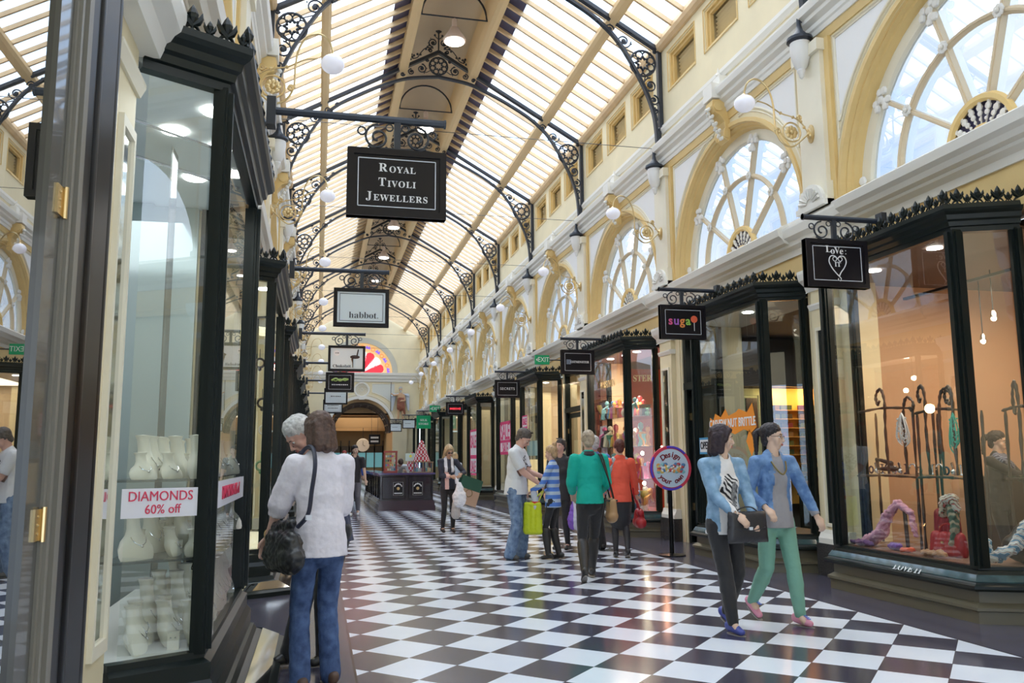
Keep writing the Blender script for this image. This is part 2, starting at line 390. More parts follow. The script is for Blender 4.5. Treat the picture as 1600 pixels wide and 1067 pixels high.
# ------------------------------------------------------------------ arched windows (one built, copied)
NW = [0]
SPOKE = M('spoke_paint', (.76, .62, .42), .45); ORN = M('ornament_white', (.85, .82, .76), .5); GOLDEN = M('gold_ochre', (.84, .60, .24), .4)  # the fan rims have their own gold ochre paint
def flower(b, c, r):
    for k in range(8): a = k*PI/4; b.ball((c[0]+.01, c[1]+r*.6*math.cos(a), c[2]+r*.6*math.sin(a)), r*.36, 6, 4, (.6, 1, 1))
    b.ball((c[0]+.03, c[1], c[2]), r*.35, 8, 4)
def arched_window():
    # local: centre of the springing at the origin, x = into the corridor
    root = empty('window_1'); root['kind'] = 'structure'
    b = MB(); N = 28; prof = [(1.93, -.20), (1.93, -.19), (1.74, -.19), (1.72, -.22), (1.72, -.26), (1.93, -.26)]; vs = []
    for k in range(N+1):
        a = PI-PI*k/N
        for r, u in prof: vs.append((u, r*math.cos(a), .01+r*math.sin(a)))
    m = len(prof); b.add(vs, [(k*m+i, k*m+(i+1) % m, (k+1)*m+(i+1) % m, (k+1)*m+i) for k in range(N) for i in range(m)])
    b.build('window_frame', CREAM2, root, local=True)
    b = MB(); b.add([(-.235, 0, .02)]+[(-.235, 1.74*math.cos(PI*k/N), .02+1.74*math.sin(PI*k/N)) for k in range(N+1)], [(0, k+1, k+2) for k in range(N)])
    b.build('pane', G_ARCH, root, local=True)
    for k in range(1, 5):
        a = PI*k/5; c, s = math.cos(a), math.sin(a)
        b = MB(); b.bar((-.19, .42*c, .42*s), (-.19, 1.73*c, 1.73*s), .05, .075, (1, 0, 0)); b.bar((-.16, .42*c, .42*s), (-.16, 1.73*c, 1.73*s), .022, .035, (1, 0, 0))
        b.build('mullion', SPOKE, root, local=True)
    b = MB(); b.ring((-.19, 0, 0), 1.2, .04, 30, 'x', 6, 0, PI); b.ring((-.155, 0, 0), 1.2, .018, 30, 'x', 5, 0, PI); b.build('ring_mullion', SPOKE, root, local=True)
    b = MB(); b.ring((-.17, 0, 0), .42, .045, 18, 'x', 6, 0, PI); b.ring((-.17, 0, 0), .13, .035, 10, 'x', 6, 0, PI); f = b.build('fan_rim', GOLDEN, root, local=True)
    b = MB()
    for k in range(9):
        a = PI*(k+.5)/9; c, s = math.cos(a), math.sin(a)
        for t, w in ((.20, .02), (.26, .032), (.32, .04), (.37, .028)): b.ball((-.17, t*c, t*s+.01), w, 6, 4, (.5, 1, 1))
        b.bar((-.18, .14*c, .14*s), (-.18, .39*c, .39*s), .012, .012, (1, 0, 0))
    b.build('fan_leaves', ORN, root, local=True)
    b = MB(); b.prism([(.40*math.cos(PI*k/14), .40*math.sin(PI*k/14)) for k in range(15)], -.225, -.21, ax=0); b.build('fan_backing', DARKGL, root, local=True)
    b = MB()
    for k in range(1, 5):
        a = PI*k/5; flower(b, (-.14, 1.2*math.cos(a), 1.2*math.sin(a)), .075)
        for t, dd in ((1.72, 0), (1.64, .0), (1.78, .07), (1.78, -.07), (1.72, .11), (1.72, -.11), (1.60, .04), (1.60, -.04)):
            b.ball((-.14, t*math.cos(a)-dd*math.sin(a), t*math.sin(a)+dd*math.cos(a)), .05, 7, 4, (.6, 1, 1))
    for s in (-1, 1):
        flower(b, (-.14, s*1.2, .07), .07)
        for t in ((1.76, .07), (1.70, .05), (1.79, .17), (1.64, .03)): b.ball((-.13, s*t[0], t[1]), .06, 7, 4, (.6, 1, 1))
    b.build('leaf_ornament', ORN, root, local=True, smooth=True)
    return root
aw = arched_window(); first = True
for sd_ in 'RL':
    for r0 in MODS[1:]:
        if sd_ == 'L' and r0 < -1: continue
        o = aw if first else dup(aw); first = False; NW[0] += 1
        o.name = 'window_%d' % NW[0]; o.location = (XW[sd_], r0+2.41, SPR+.02); o.rotation_euler = (0, 0, PI if sd_ == 'R' else 0)
# louvred vents
LOUV = M('louvre_paint', (.84, .70, .42), .5)
def vent():
    root = empty('window_1'); root['kind'] = 'structure'
    b = MB()
    for w, d, u in ((.54, .35, -.02), (.49, .30, -.06)):
        y, z = w, d
        b.box((u-.06, -y-.02, -z-.02), (u, -y+.05, z+.02)); b.box((u-.06, y-.05, -z-.02), (u, y+.02, z+.02)); b.box((u-.06, -y, -z-.02), (u, y, -z+.04)); b.box((u-.06, -y, z-.04), (u, y, z+.02))
    b.tube([(.004, -.57, -.38), (.004, .57, -.38), (.004, .57, .38), (.004, -.57, .38)], .014, 4, True)
    b.build('window_frame', YEL, root, local=True)
    b = MB()
    for k in range(8): z = -.25+k*.07; b.bar((-.19, -.46, z), (-.19, .46, z), .06, .012, (-.8, 0, 1))
    b.build('slats', LOUV, root, local=True)
    b = MB(); b.box((-.30, -.55, -.36), (-.28, .55, .36)); b.build('backing', LOUV, root, local=True)
    return root
vt = vent(); first = True
for sd_ in 'RL':
    for r0 in MODS[2:]:
        for d in (-1.48, 0, 1.48):
            o = vt if first else dup(vt); first = False; NW[0] += 1
            o.name = 'window_%d' % NW[0]; o.location = (XW[sd_], r0+2.46+d, 8.42); o.rotation_euler = (0, 0, PI if sd_ == 'R' else 0)

# ------------------------------------------------------------------ glazed roof
CXX = 2.57
def roofz(x): return 9.04+(6.1-x if x > CXX else x+.96)*.572
def R2(x, s): return x if s > 0 else 2*CXX-x
for s in (1, -1):
    b = MB(); y0, y1 = MODS[0], YE
    xs = (6.16, 3.85)
    b.add([(R2(x, s), y, roofz(R2(x, 1))+.075) for x in xs for y in (y0, y1)], [(0, 1, 3, 2)])
    b.build('ceiling', G_ROOF, kind='structure')
    b = MB(); b.bar((R2(3.85, s), y0, roofz(3.85)+.07), (R2(3.85, s), y1, roofz(3.85)+.07), .01, .012)
    b.add([(R2(x, s), y, roofz(x)+.07) for x in (3.85, 3.35) for y in (y0, y1)], [(0, 1, 3, 2)]); trim(b, DARKGL)
    # rafters
    b = MB(); k = 0; y = y0+.2
    while y < YE:
        b.bar((R2(6.12, s), y, roofz(6.12)+.02), (R2(3.40, s), y, roofz(3.40)+.02), .05, .085, (0, 0, 1)); y += .482
    trim(b, TAN)
    # purlin and ridge beam
    b = MB(); b.prism([(5.08, roofz(5.08)-.10), (5.13, roofz(5.13)-.13), (5.21, roofz(5.21)-.13), (5.26, roofz(5.26)-.10), (5.26, roofz(5.26)), (5.08, roofz(5.08))] if s > 0 else
        [(R2(x, s), z) for x, z in ((5.08, roofz(5.08)-.10), (5.13, roofz(5.13)-.13), (5.21, roofz(5.21)-.13), (5.26, roofz(5.26)-.10), (5.26, roofz(5.26)), (5.08, roofz(5.08)))], y0, y1)
    trim(b, TAN2)
    b = MB(); b.prism([(R2(x, s), z) for x, z in ((3.30, 10.42), (3.38, 10.40), (3.50, 10.42), (3.52, 10.56), (3.36, 10.66), (3.34, 10.95), (3.22, 10.95), (3.26, 10.62))], y0, y1); trim(b, TAN2)
b = MB(); N = 14
vs = [(CXX+.80*math.cos(PI*k/N)*1.0, y, 10.90+.62*math.sin(PI*k/N)) for y in (Y0, YE) for k in range(N+1)]
b.add(vs, [(k, k+1, N+2+k, N+1+k) for k in range(N)]); b.build('ceiling', CEIL, smooth=True, kind='structure')
b = MB()
for k in range(40):
    y = Y0+1+k*1.446
    b.ring((CXX, y, 10.9), .79, .006, 12, 'y', 4, 0, PI)
trim(b, CEIL)

# ------------------------------------------------------------------ iron ribs
def spiral(c, r, turns, a0, dr=1, n=22, y=0, rmin=.02):
    pts = []
    for i in range(n+1):
        t = i/n; rr = r*(1-t)+rmin*t; a = a0+dr*turns*2*PI*t
        pts.append((c[0]+rr*math.cos(a), y, c[1]+rr*math.sin(a)))
    return pts
def smooth_poly(p, n=6):
    out = []
    for i in range(len(p)-1):
        p0, p1, p2, p3 = [Vector(p[max(0, min(len(p)-1, k))]) for k in (i-1, i, i+1, i+2)]
        for k in range(n):
            t = k/n; out.append(tuple(.5*((2*p1)+(p2-p0)*t+(2*p0-5*p1+4*p2-p3)*t*t+(3*p1-p0-3*p2+p3)*t*t*t)))
    return out+[tuple(p[-1])]
def rosette(b, c, r, y=0):
    b.ring((c[0], y, c[1]), r, .022, 20, 'y', 5)
    for k in range(8):
        a = k*PI/4+.39; d = r*.68; rr = r*.27
        cx, cz = c[0]+d*math.cos(a), c[1]+d*math.sin(a)
        b.ring((cx, y, cz), rr, .014, 9, 'y', 4, a-2.2, a+2.2)
        b.ball((c[0]+r*.38*math.cos(a), y, c[1]+r*.38*math.sin(a)), r*.12, 6, 4)
        a += PI/8; b.ball((c[0]+r*.50*math.cos(a), y, c[1]+r*.50*math.sin(a)), r*.13, 6, 4)
def scroll(b, c, r, a0, d, y=0, bud=True):
    b.tube(spiral(c, r, 1.35, a0, d, 20, y, r*.3), .016, 5)
    if bud: b.ball((c[0], y, c[1]), r*.36, 7, 5, (1, .5, 1))
    for k in (0.3, 1.4, 2.6): b.ball((c[0]+r*1.08*math.cos(a0+d*k), y, c[1]+r*1.08*math.sin(a0+d*k)), r*.12, 5, 4)
def iron_rib():
    root = empty('roof_rib')
    X = lambda x, s: x if s > 0 else 2*CXX-x
    low = [(5.98, 0, 6.95), (5.965, 0, 7.4), (5.90, 0, 7.82), (5.70, 0, 8.33), (5.28, 0, 9.05), (4.85, 0, 9.47), (4.35, 0, 9.78), (3.85, 0, 10.03), (3.3, 0, 10.25), (2.57, 0, 10.36)]
    b = MB()
    for s in (1, -1):
        pts = [(X(p[0], s), p[1], p[2]) for p in smooth_poly(low, 5)]
        for p, q in zip(pts, pts[1:]): b.bar(p, q, .09, .05)
    b.build('arch_chord', IRON, root, local=True)
    b = MB()
    for s in (1, -1):
        b.bar((X(6.05, s), 0, 8.99), (CXX, 0, 10.98), .10, .07)
        b.bar((X(6.055, s), 0, 7.42), (X(6.055, s), 0, 9.0), .07, .10, (0, 1, 0)); b.bar((X(6.03, s), 0, 6.95), (X(6.03, s), 0, 7.44), .05, .05, (0, 1, 0))
        b.ball((X(6.04, s), 0, 7.42), .055, 8, 5)
    b.build('rafter_chord', IRON, root, local=True)
    for s in (1, -1):
        b = MB()
        rosette(b, (X(5.735, s), 8.70), .25)
        m = lambda x, z: (X(x, s), z)
        d = s
        scroll(b, m(5.875, 8.28), .15, PI/2, d); scroll(b, m(5.935, 7.99), .10, PI/2, -d); scroll(b, m(5.965, 7.79), .06, PI/2, d); b.tube([(X(5.97, s), 0, 7.76), (X(5.985, s), 0, 7.66), (X(6.0, s), 0, 7.6)], .012, 5)
        scroll(b, m(5.37, 9.10), .145, 0, -d); scroll(b, m(5.09, 9.31), .095, 0, d); scroll(b, m(4.89, 9.46), .055, 0, -d); scroll(b, m(5.52, 9.28), .05, 0, d); scroll(b, m(5.98, 8.95), .04, 0, d)
        b.tube(smooth_poly([(X(5.98, s), 0, 8.6), (X(5.80, s), 0, 8.48), (X(5.76, s), 0, 8.36)], 4), .011, 5)
        b.tube(smooth_poly([(X(5.60, s), 0, 8.87), (X(5.52, s), 0, 8.90), (X(5.36, s), 0, 8.96)], 4), .011, 5)
        b.build('spandrel_fretwork', IRON, root, local=True)
    b = MB()
    rosette(b, (CXX, 10.63), .215)
    for s in (1, -1):
        scroll(b, (CXX+s*.40, 10.53), .115, PI/2, s); scroll(b, (CXX+s*.64, 10.43), .075, PI/2, -s); scroll(b, (CXX+s*.84, 10.35), .05, 0, s); scroll(b, (CXX+s*.27, 10.76), .04, 0, s)
        b.tube([(CXX+s*.2, 0, 10.5), (CXX+s*.28, 0, 10.45), (CXX+s*.42, 0, 10.44)], .01, 5)
    b.build('crown_fretwork', IRON, root, local=True)
    b = MB()
    b.tube([(CXX, 0, 10.98), (CXX, 0, 11.47)], .018, 6)
    for s in (1, -1):
        scroll(b, (CXX+s*.13, 11.21), .11, -PI/2, s); scroll(b, (CXX+s*.20, 11.0), .05, PI, s, 0, False)
        b.tube(smooth_poly([(CXX+s*.12, 0, 11.07), (CXX+s*.3, 0, 11.06), (CXX+s*.42, 0, 10.93), (CXX+s*.5, 0, 10.80), (CXX+s*.62, 0, 10.76)], 4), .012, 5)
        for x, z in ((.26, 11.09), (.30, 11.03), (.22, 11.14), (.43, 10.88), (.50, 10.88), (.62, 10.80), (.66, 10.74), (.58, 10.84), (.64, 10.86)): b.ball((CXX+s*x, 0, z), .03, 6, 4)
        b.tube([(CXX, 0, 11.3), (CXX+s*.07, 0, 11.36), (CXX+s*.09, 0, 11.40)], .01, 4); b.ball((CXX+s*.09, 0, 11.40), .03, 6, 4)
        b.ball((CXX+s*.04, 0, 11.51), .035, 6, 4)
    b.ball((CXX, 0, 11.50), .05, 8, 5); b.ball((CXX, 0, 11.56), .03, 6, 4)
    b.build('finial', IRON, root, local=True)
    return root
LAMPW = M('lamp_white', (.83, .82, .80), .35)
def place(o, x, y, z=0, rz=0): o.location = (x, y, z); o.rotation_euler = (0, 0, rz); return o
ORD = ['nearest', 'second', 'third', 'fourth', 'fifth', 'sixth', 'seventh', 'eighth', 'ninth', 'tenth']
rib0 = iron_rib()
for k, y in enumerate(RIBS[1:10]):
    o = rib0 if k == 0 else dup(rib0)
    place(o, 0, y)
    tag(o, 'dark iron roof rib with scrolled fretwork spandrels, %s from the camera' % ORD[k], 'roof rib', 'iron ribs under the glass roof')
o = dup(rib0); place(o, 0, RIBS[0]); tag(o, 'dark iron roof rib overhead, mirrored in the left shop glass', 'roof rib', 'iron ribs under the glass roof')

# pendant lamps at the rib feet
def foot_lamp():
    root = empty('pendant_lamp')
    b = MB(); b.lathe([(.025, .62), (.03, .50), (.05, .42), (.10, .36), (.11, .33), (.16, .32), (.165, .28), (.13, .26), (.12, .24)], (0, 0, 0), 18); b.tube([(.08, 0, .56), (.02, 0, .56)], .02, 6); b.build('cap', IRON, root, smooth=True, local=True)
    b = MB(); b.lathe([(.125, .27), (.13, .18), (.115, .05), (.08, -.06), (.05, -.10), (.055, -.12), (.04, -.15), (.03, -.20), (.0, -.23)], (0, 0, 0), 18); b.build('shade', LAMPW, root, smooth=True, local=True)
    return root
fl0 = foot_lamp(); first = True
for sd_ in 'RL':
    for k, y in enumerate(RIBS[1:10]):
        if sd_ == 'L' and k == 0: continue
        o = fl0 if first else dup(fl0); first = False
        place(o, 5.90 if sd_ == 'R' else -.76, y, 6.40)
        tag(o, 'grey cone pendant lamp with white urn shade under the foot of the %s %s rib' % (ORD[k], side_name(sd_)), 'lamp', 'pendant lamps at the rib feet')
# brass swan-neck wall lamps
def wall_lamp():
    root = empty('wall_lamp')       # local x = distance from the pilaster face, z from the rose
    b = MB(); b.lathe([(0, 0), (.10, 0), (.10, .015), (.06, .03), (.05, .05), (0, .06)], (0, 0, 0), 16, 'x', (.7, 1.2)); b.build('wall_rose', BRASS, root, smooth=True, local=True)
    b = MB()
    b.ring((.28, 0, .0), .125, .012, 22); 
    b.tube(smooth_poly([(.05, 0, 0), (.12, 0, -.07), (.28, 0, -.19), (.42, 0, -.14), (.50, 0, .02), (.51, 0, .25), (.54, 0, .45), (.62, 0, .60), (.75, 0, .66), (.86, 0, .60), (.905, 0, .48), (.91, 0, .42)], 5), .012, 6)
    b.tube(smooth_poly([(.05, 0, .02), (.14, 0, .14), (.25, 0, .20), (.42, 0, .24), (.60, 0, .34), (.74, 0, .37)], 5), .009, 5)
    scroll(b, (.47, .0), .035, 0, 1, 0, False); scroll(b, (.16, .20), .03, 0, 1, 0, False)
    for p in ((.42, .24), (.25, .2), (.14, .15), (.10, .08)): b.ball((p[0], 0, p[1]), .022, 6, 4)
    b.build('arm', BRASS, root, smooth=True, local=True)
    b = MB(); 
    for k in range(8): a = k*PI/4; b.ball((.28+.055*math.cos(a), 0, .055*math.sin(a)), .028, 6, 4, (1.3, .6, 1.3))
    b.ball((.28, 0, 0), .035, 8, 5); b.build('sunburst', BRASS, root, smooth=True, local=True)
    b = MB(); b.ball((.91, 0, .32), .13, 18, 12, (1, 1, .82)); b.build('globe', GLOBE, root, smooth=True, local=True)
    b = MB(); b.lathe([(.012, .13), (.03, .12), (.05, .09), (.055, .07)], (.91, 0, .32), 12); b.build('gallery', BRASS, root, smooth=True, local=True)
    return root
wl0 = wall_lamp(); first = True
for sd_ in 'RL':
    for k, y in enumerate(RIBS[1:10]):
        o = wl0 if first else dup(wl0); first = False
        place(o, UX(sd_, .11), y, 5.45, PI if sd_ == 'R' else 0)
        tag(o, 'brass swan-neck wall lamp with white globe on the %s %s pilaster' % (ORD[k], side_name(sd_)), 'lamp', 'brass wall lamps')
# ridge lamps with their half-round hangers
def ridge_lamp():
    root = empty('ridge_lamp')
    b = MB(); b.ring((0, 0, 0), .69, .022, 18, 'y', 5, 0, PI); b.tube([(-.75, 0, 0), (.75, 0, 0)], .016, 5); b.build('hanger', IRON, root, local=True)
    b = MB(); b.lathe([(.02, -.02), (.06, -.05), (.06, -.22), (.09, -.24), (.13, -.32), (.20, -.42), (.24, -.50), (.24, -.53), (.22, -.53)], (0, 0, 0), 18); b.build('shade', M('lamp_tan', (.55, .42, .34), .4), root, smooth=True, local=True)
    b = MB(); b.lathe([(.0, -.50), (.22, -.50), (.20, -.55), (0, -.58)], (0, 0, 0), 18); b.build('bulb_lens', M('lamp_lens', (1, .97, .92), .3, emit=((1, .96, .88), 4)), root, smooth=True, local=True)
    return root
rl0 = ridge_lamp(); hl = None
for k in range(1, 9):
    o = rl0 if k == 1 else dup(rl0)
    place(o, CXX, RIBS[k]+2.41, 10.55)
    tag(o, 'white-lit bell lamp hung from the roof ridge between ribs, %s from the camera' % ORD[k-1], 'lamp', 'ridge lamps')
# tie wires are too fine to stand alone: one per rib
for k, y in enumerate(RIBS[2:9]):
    b = MB(); b.tube([(-.75, y, 7.05), (5.9, y, 7.05)], .006, 4); o = b.build('tie_wire', IRON, label='thin wire stretched across the hall at the feet of the %s rib' % ORD[k+1], cat='wire', group='tie wires')
# ------------------------------------------------------------------ lower storey: pilasters, shopfronts, doors
MIRROR = M('mirror_strip', (.75, .76, .72), .06, 1); GLASSEDGE = M('glass_edge', (.35, .55, .48), .1, coat=.5)
def pilaster(side, y, w=.30, panel=True, plinth=True):
    d = .10
    if side == 'L' and abs(y-4.23) < .1: y, d = 4.09, .03
    b = MB(side); b.box((-.35, y-w-.12, 0), (.02 if d > .05 else .0, y+w+(.12 if d > .05 else 0), 3.62)); b.box((0, y-w+.06, .42 if d > .05 else 0), (d, y+w-.06, 3.62)); trim(b, CREAM)
    if d < .05:
        c = MB(side); c.box((d, y-.06, .62), (d+.01, y+.15, 2.95)); trim(c, MIRROR); c = MB(side)
        for a, e in (((d, y-.09, .56), (d+.025, y-.06, 3.0)), ((d, y+.15, .56), (d+.025, y+.18, 3.0)), ((d, y-.06, .56), (d+.025, y+.15, .62)), ((d, y-.06, 2.95), (d+.025, y+.15, 3.0))): c.box(a, e)
        c.prism([(0, 3.22), (.045, 3.22), (.07, 3.27), (.07, 3.29), (.04, 3.30), (0, 3.30)], y-.26, y+.26); trim(c, CREAM2)
        c = MB(side); c.prism([(0, 3.46), (.12, 3.46), (.15, 3.54), (.22, 3.60), (.24, 3.68), (.24, 3.72), (0, 3.74)], y-.3, y+.30); trim(c, WHITE); return
    b = MB(side)
    p0, p1 = y-w+.02, y+w-.02
    b.prism([(0, .38), (.15, .38), (.15, .44), (.12, .50), (.11, .54), (0, .54)], p0, p1)
    b.prism([(0, 3.22), (.115, 3.22), (.14, 3.27), (.14, 3.29), (.11, 3.30), (0, 3.30)], p0+.02, p1-.02)
    b.prism([(0, 3.46), (.12, 3.46), (.15, 3.54), (.22, 3.60), (.24, 3.68), (.24, 3.72), (0, 3.74)], p0-.02, p1+.02); trim(b, WHITE)
    b = MB(side); b.box((0, p0-.02, 0), (.17, p1+.02, .38)); trim(b, PLINTH)
    if panel:
        b = MB(side); b.box((.10, y-.13, .62), (.112, y+.13, 2.95)); trim(b, MIRROR)
        b = MB(side)
        for a, c in (((.10, y-.155, .58), (.125, y-.125, 2.99)), ((.10, y+.125, .58), (.125, y+.155, 2.99)), ((.10, y-.125, .58), (.125, y+.125, .62)), ((.10, y-.125, 2.95), (.125, y+.125, 2.99))): b.box(a, c)
        trim(b, CREAM2)
for sd_ in 'RL':
    for y in [-.59]+RIBS[:-1]: pilaster(sd_, y, .30)

def palmettes(b, p, q, step=.088):
    L = math.dist(p, q); n = max(2, int(L/step)); dx, dy = (q[0]-p[0])/L, (q[1]-p[1])/L
    for k in range(n+1):
        t = (k+.25)/(n+.5); x, y = p[0]+(q[0]-p[0])*t, p[1]+(q[1]-p[1])*t; s = 1.0 if k % 2 == 0 else .62
        b.lathe([(.020*s, 0), (.009*s, .02*s), (.011*s, .05*s), (.026*s, .075*s), (.030*s, .098*s), (.016*s, .130*s), (0, .155*s)], (x, y, 3.64), 7)
        for e in (-1, 1):
            o = lambda a, z: (x+dx*e*a*s, y+dy*e*a*s, 3.64+z*s)
            b.tube([o(.0, .035), o(.028, .060), o(.046, .092), o(.052, .122)], [.012*s, .019*s, .014*s, .002], 5)
            b.tube([o(.0, .04), o(.026, .030), o(.040, .012), o(.026, .004)], [.008*s, .010*s, .009*s, .004], 4)
SHOPN = {}
def shopfront(key, side, yn, yf, label, ceil=None, deck=None, u=.53, lights=(), detail=True, back=None):
    root = empty('shopfront', (UX(side, 0), (yn+yf)/2, 0), 0, label, 'shop window')
    left = side == 'L'
    if left: u = .41
    L_ = math.hypot(.22, u-.02); n1 = (.22/L_, -(u-.02)/L_); kk = 1+n1[0]; n2 = ((n1[0]+1)/kk, n1[1]/kk); n3 = (n2[0], -n2[1])
    path = [((.02, yn-.22), n1), ((u, yn), n2), ((u, yf), n3), ((.02, yf+.22), (n1[0], -n1[1]))]
    b = MB(side); b.sweep([(-.05, 0), (.10, 0), (.10, .10), (.125, .11), (.125, .135), (.09, .155), (.065, .17), (.065, .28 if not left else .16), (-.05, .28 if not left else .16)], path); (b.build('base', BRONZE, root) if not left else None)
    so, sz = (.37, .15) if left else (.15, .29)
    if left:
        so, sz = .34, .05
        b = MB(side); b.sweep([(-.05, 0), (so, 0), (so, .045), (so-.03, .06), (.13, .145), (.11, .185), (.085, .19), (.085, .29), (.055, .33), (.055, .41), (.02, .43), (.02, .46), (-.05, .46)], path); b.build('stallboard', GREEN, root)
    else: b = MB(side); b.sweep([(-.05, sz-.02), (so-.02, sz-.02), (so, sz), (so, sz+.025), (so-.03, sz+.035), (.055, .40), (.045, .43), (.02, .435), (.02, .46), (-.05, .46)], path); b.build('stallboard', GREEN, root)
    b = MB(side); d0, d1 = ((so-.045, sz+.050), (.072, .392)) if not left else ((so-.05, .066), (.17, .130)); th = .008
    b.sweep([(d0[0], d0[1]-.01), (d0[0]+.004, d0[1]+th), (d1[0]+.004, d1[1]+th), (d1[0], d1[1]-.01)], [path[0], path[1], path[2], path[3]]); b.build('stallboard_inset', TEAL if not left else MIRROR, root)
    b = MB(side); b.sweep([(-.04, 3.41), (.03, 3.41), (.035, 3.455), (.06, 3.46), (.07, 3.50), (.095, 3.515), (.105, 3.555), (.14, 3.575), (.155, 3.60), (.155, 3.64), (-.04, 3.64)], path); b.build('canopy', GREEN, root)
    b = MB(side)
    q = [(p[0]+n[0]*.12, p[1]+n[1]*.12) for p, n in path]
    for a, c in zip(q, q[1:]): palmettes(b, a, c)
    b.build('cresting', GREEN, root)
    for (py, pu, w) in ((yn, u, .075 if left else .11), (yf, u, .09 if left else .11), (yn-.20, .05, .02 if key == 'royal' else .08), (yf+.20, .05, .08)):
        if key == 'royal' and w < .03: continue
        b = MB(side); b.cb((pu-.01, py, 1.94), (w, w, 2.98)); b.cb((pu+.0, py, 1.94), (w+.03, w*.4, 2.94)); b.cb((pu, py, 1.94), (w*.4, w+.03, 2.94)); b.build('post', GREEN, root)
    for (a, c) in (((.06, yn-.19), (u-.03, yn-.01)), ((u, yn+.05), (u, yf-.05)), ((u-.03, yf+.01), (.06, yf+.19))):
        b = MB(side); b.add([(a[0], a[1], .46), (c[0], c[1], .46), (c[0], c[1], 3.42), (a[0], a[1], 3.42)], [(0, 1, 2, 3)]); b.build('glass_pane', G_SHOP, root)
    poly = [(.0, yn-.20), (u-.02, yn), (u-.02, yf), (.0, yf+.20)]
    b = MB(side); b.prism(poly, 3.60, 3.635, ax=2); b.build('roof_panel', GREEN, root)
    b = MB(side); b.prism([(-.35, yn-.15), (.0, yn-.20), (u-.03, yn+.01), (u-.03, yf-.01), (.0, yf+.20), (-.35, yf+.15)], 3.43, 3.46, ax=2); b.build('soffit', ceil or M('soffit_grey', (.5, .5, .48), .6), root)
    b = MB(side); b.prism([(-.35, yn-.15), (.0, yn-.20), (u-.02, yn+.01), (u-.02, yf-.01), (.0, yf+.20), (-.35, yf+.15)], .42, .455, ax=2); b.build('display_deck', deck or M('deck_grey', (.35, .33, .30), .5), root)
    for (lu, ly) in lights:
        b = MB(side); b.lathe([(0, 0), (.07, 0), (.075, -.012), (0, -.012)], (lu, ly, 3.43), 16); b.build('downlight', M('downlight', (1, 1, 1), .4, emit=((1, .97, .92), 9)), root)
    SHOPN[key] = root
    return root
# posts and transoms of the doorways between the shops
ND = [0]
def doorway(side, y0, y1, frame=GREEN, leaf=True, signs=None):
    ND[0] += 1; root = empty('door_%d' % ND[0]); root['kind'] = 'structure'
    b = MB(side)
    for y in (y0+.05, y1-.05): b.cb((-.08, y, 1.8), (.12, .10, 3.6))
    b.cb((-.08, (y0+y1)/2, 2.62), (.14, y1-y0, .12)); b.cb((-.08, (y0+y1)/2, 3.55), (.12, y1-y0, .12)); b.build('door_frame', frame, root)
    b = MB(side); b.add([(-.08, y0+.1, 2.68), (-.08, y1-.1, 2.68), (-.08, y1-.1, 3.5), (-.08, y0+.1, 3.5)], [(0, 1, 2, 3)]); b.build('transom_pane', G_SHOP, root)
    if leaf:
        b = MB(side); w = .09
        b.box((-.13, y0+.1, .02), (-.08, y0+.1+w, 2.54)); b.box((-.13, y1-.1-w, .02), (-.08, y1-.1, 2.54)); b.box((-.13, y0+.1, .02), (-.08, y1-.1, .30)); b.box((-.13, y0+.1, 2.42), (-.08, y1-.1, 2.54)); b.build('door_leaf', frame, root)
        b = MB(side); b.add([(-.10, y0+.18, .3), (-.10, y1-.18, .3), (-.10, y1-.18, 2.43), (-.10, y0+.18, 2.43)], [(0, 1, 2, 3)]); b.build('door_pane', G_SHOP, root)
        b = MB(side); b.tube([(-.06, y0+.24, .95), (-.03, y0+.24, .95), (-.03, y0+.24, 1.35), (-.06, y0+.24, 1.35)], .014, 6); b.build('door_handle', BRASS, root)
        b = MB(side); b.cb((-.07, y1-.12, 2.1), (.03, .05, .12)); b.cb((-.07, y1-.12, .6), (.03, .05, .12)); b.build('hinge', BRASS, root)
    return root
def infill(side, y0, y1):
    b = MB(side); b.box((-.35, y0, 0), (0, y1, 3.62)); trim(b, CREAM)
def room(side, y0, y1, wall, ceil, flo, depth=3.0, h=3.5):
    nm = 'wall_'+side_name(side)
    b = MB(side); b.box((-depth-.1, y0, 0), (-depth, y1, h)); b.build(nm, wall, kind='structure')
    b = MB(side); b.box((-depth, y0-.04, 0), (-.35, y0, h)); b.build(nm, wall, kind='structure')
    b = MB(side); b.box((-depth, y1, 0), (-.35, y1+.04, h)); b.build(nm, wall, kind='structure')
    b = MB(side); b.box((-depth, y0, h), (-.30, y1, h+.1)); b.build('ceiling', ceil, kind='structure')
    b = MB(side); b.box((-depth, y0, 0.002), (-.02, y1, .015)); b.build('floor', flo, kind='structure')
WFLOOR = M('shop_floor', (.28, .22, .17), .3)
PEACH = M('peach_wall', (.60, .40, .27), .6, var=(.7, .06)); DKCEIL = M('dark_ceiling', (.10, .09, .09), .7); PALEG = M('pale_green_wall', (.60, .66, .50), .55)
REDW = M('deep_red_wall', (.42, .07, .035), .6); GREYW = M('grey_shop_wall', (.48, .46, .40), .6); WOODC = M('slatted_brown_ceiling', (.16, .10, .08), .6)
def lamp(kind, loc, power, col, size=.3, sy=None, rot=(0, 0, 0)):
    d = bpy.data.lights.new('shop_light', kind); d.energy = power; d.color = col
    if kind == 'AREA': d.size = size; d.shape = 'RECTANGLE'; d.size_y = sy or size
    else: d.shadow_soft_size = size
    o = bpy.data.objects.new('shop_light', d); COL.objects.link(o); o.location = loc; o.rotation_euler = rot
    return o
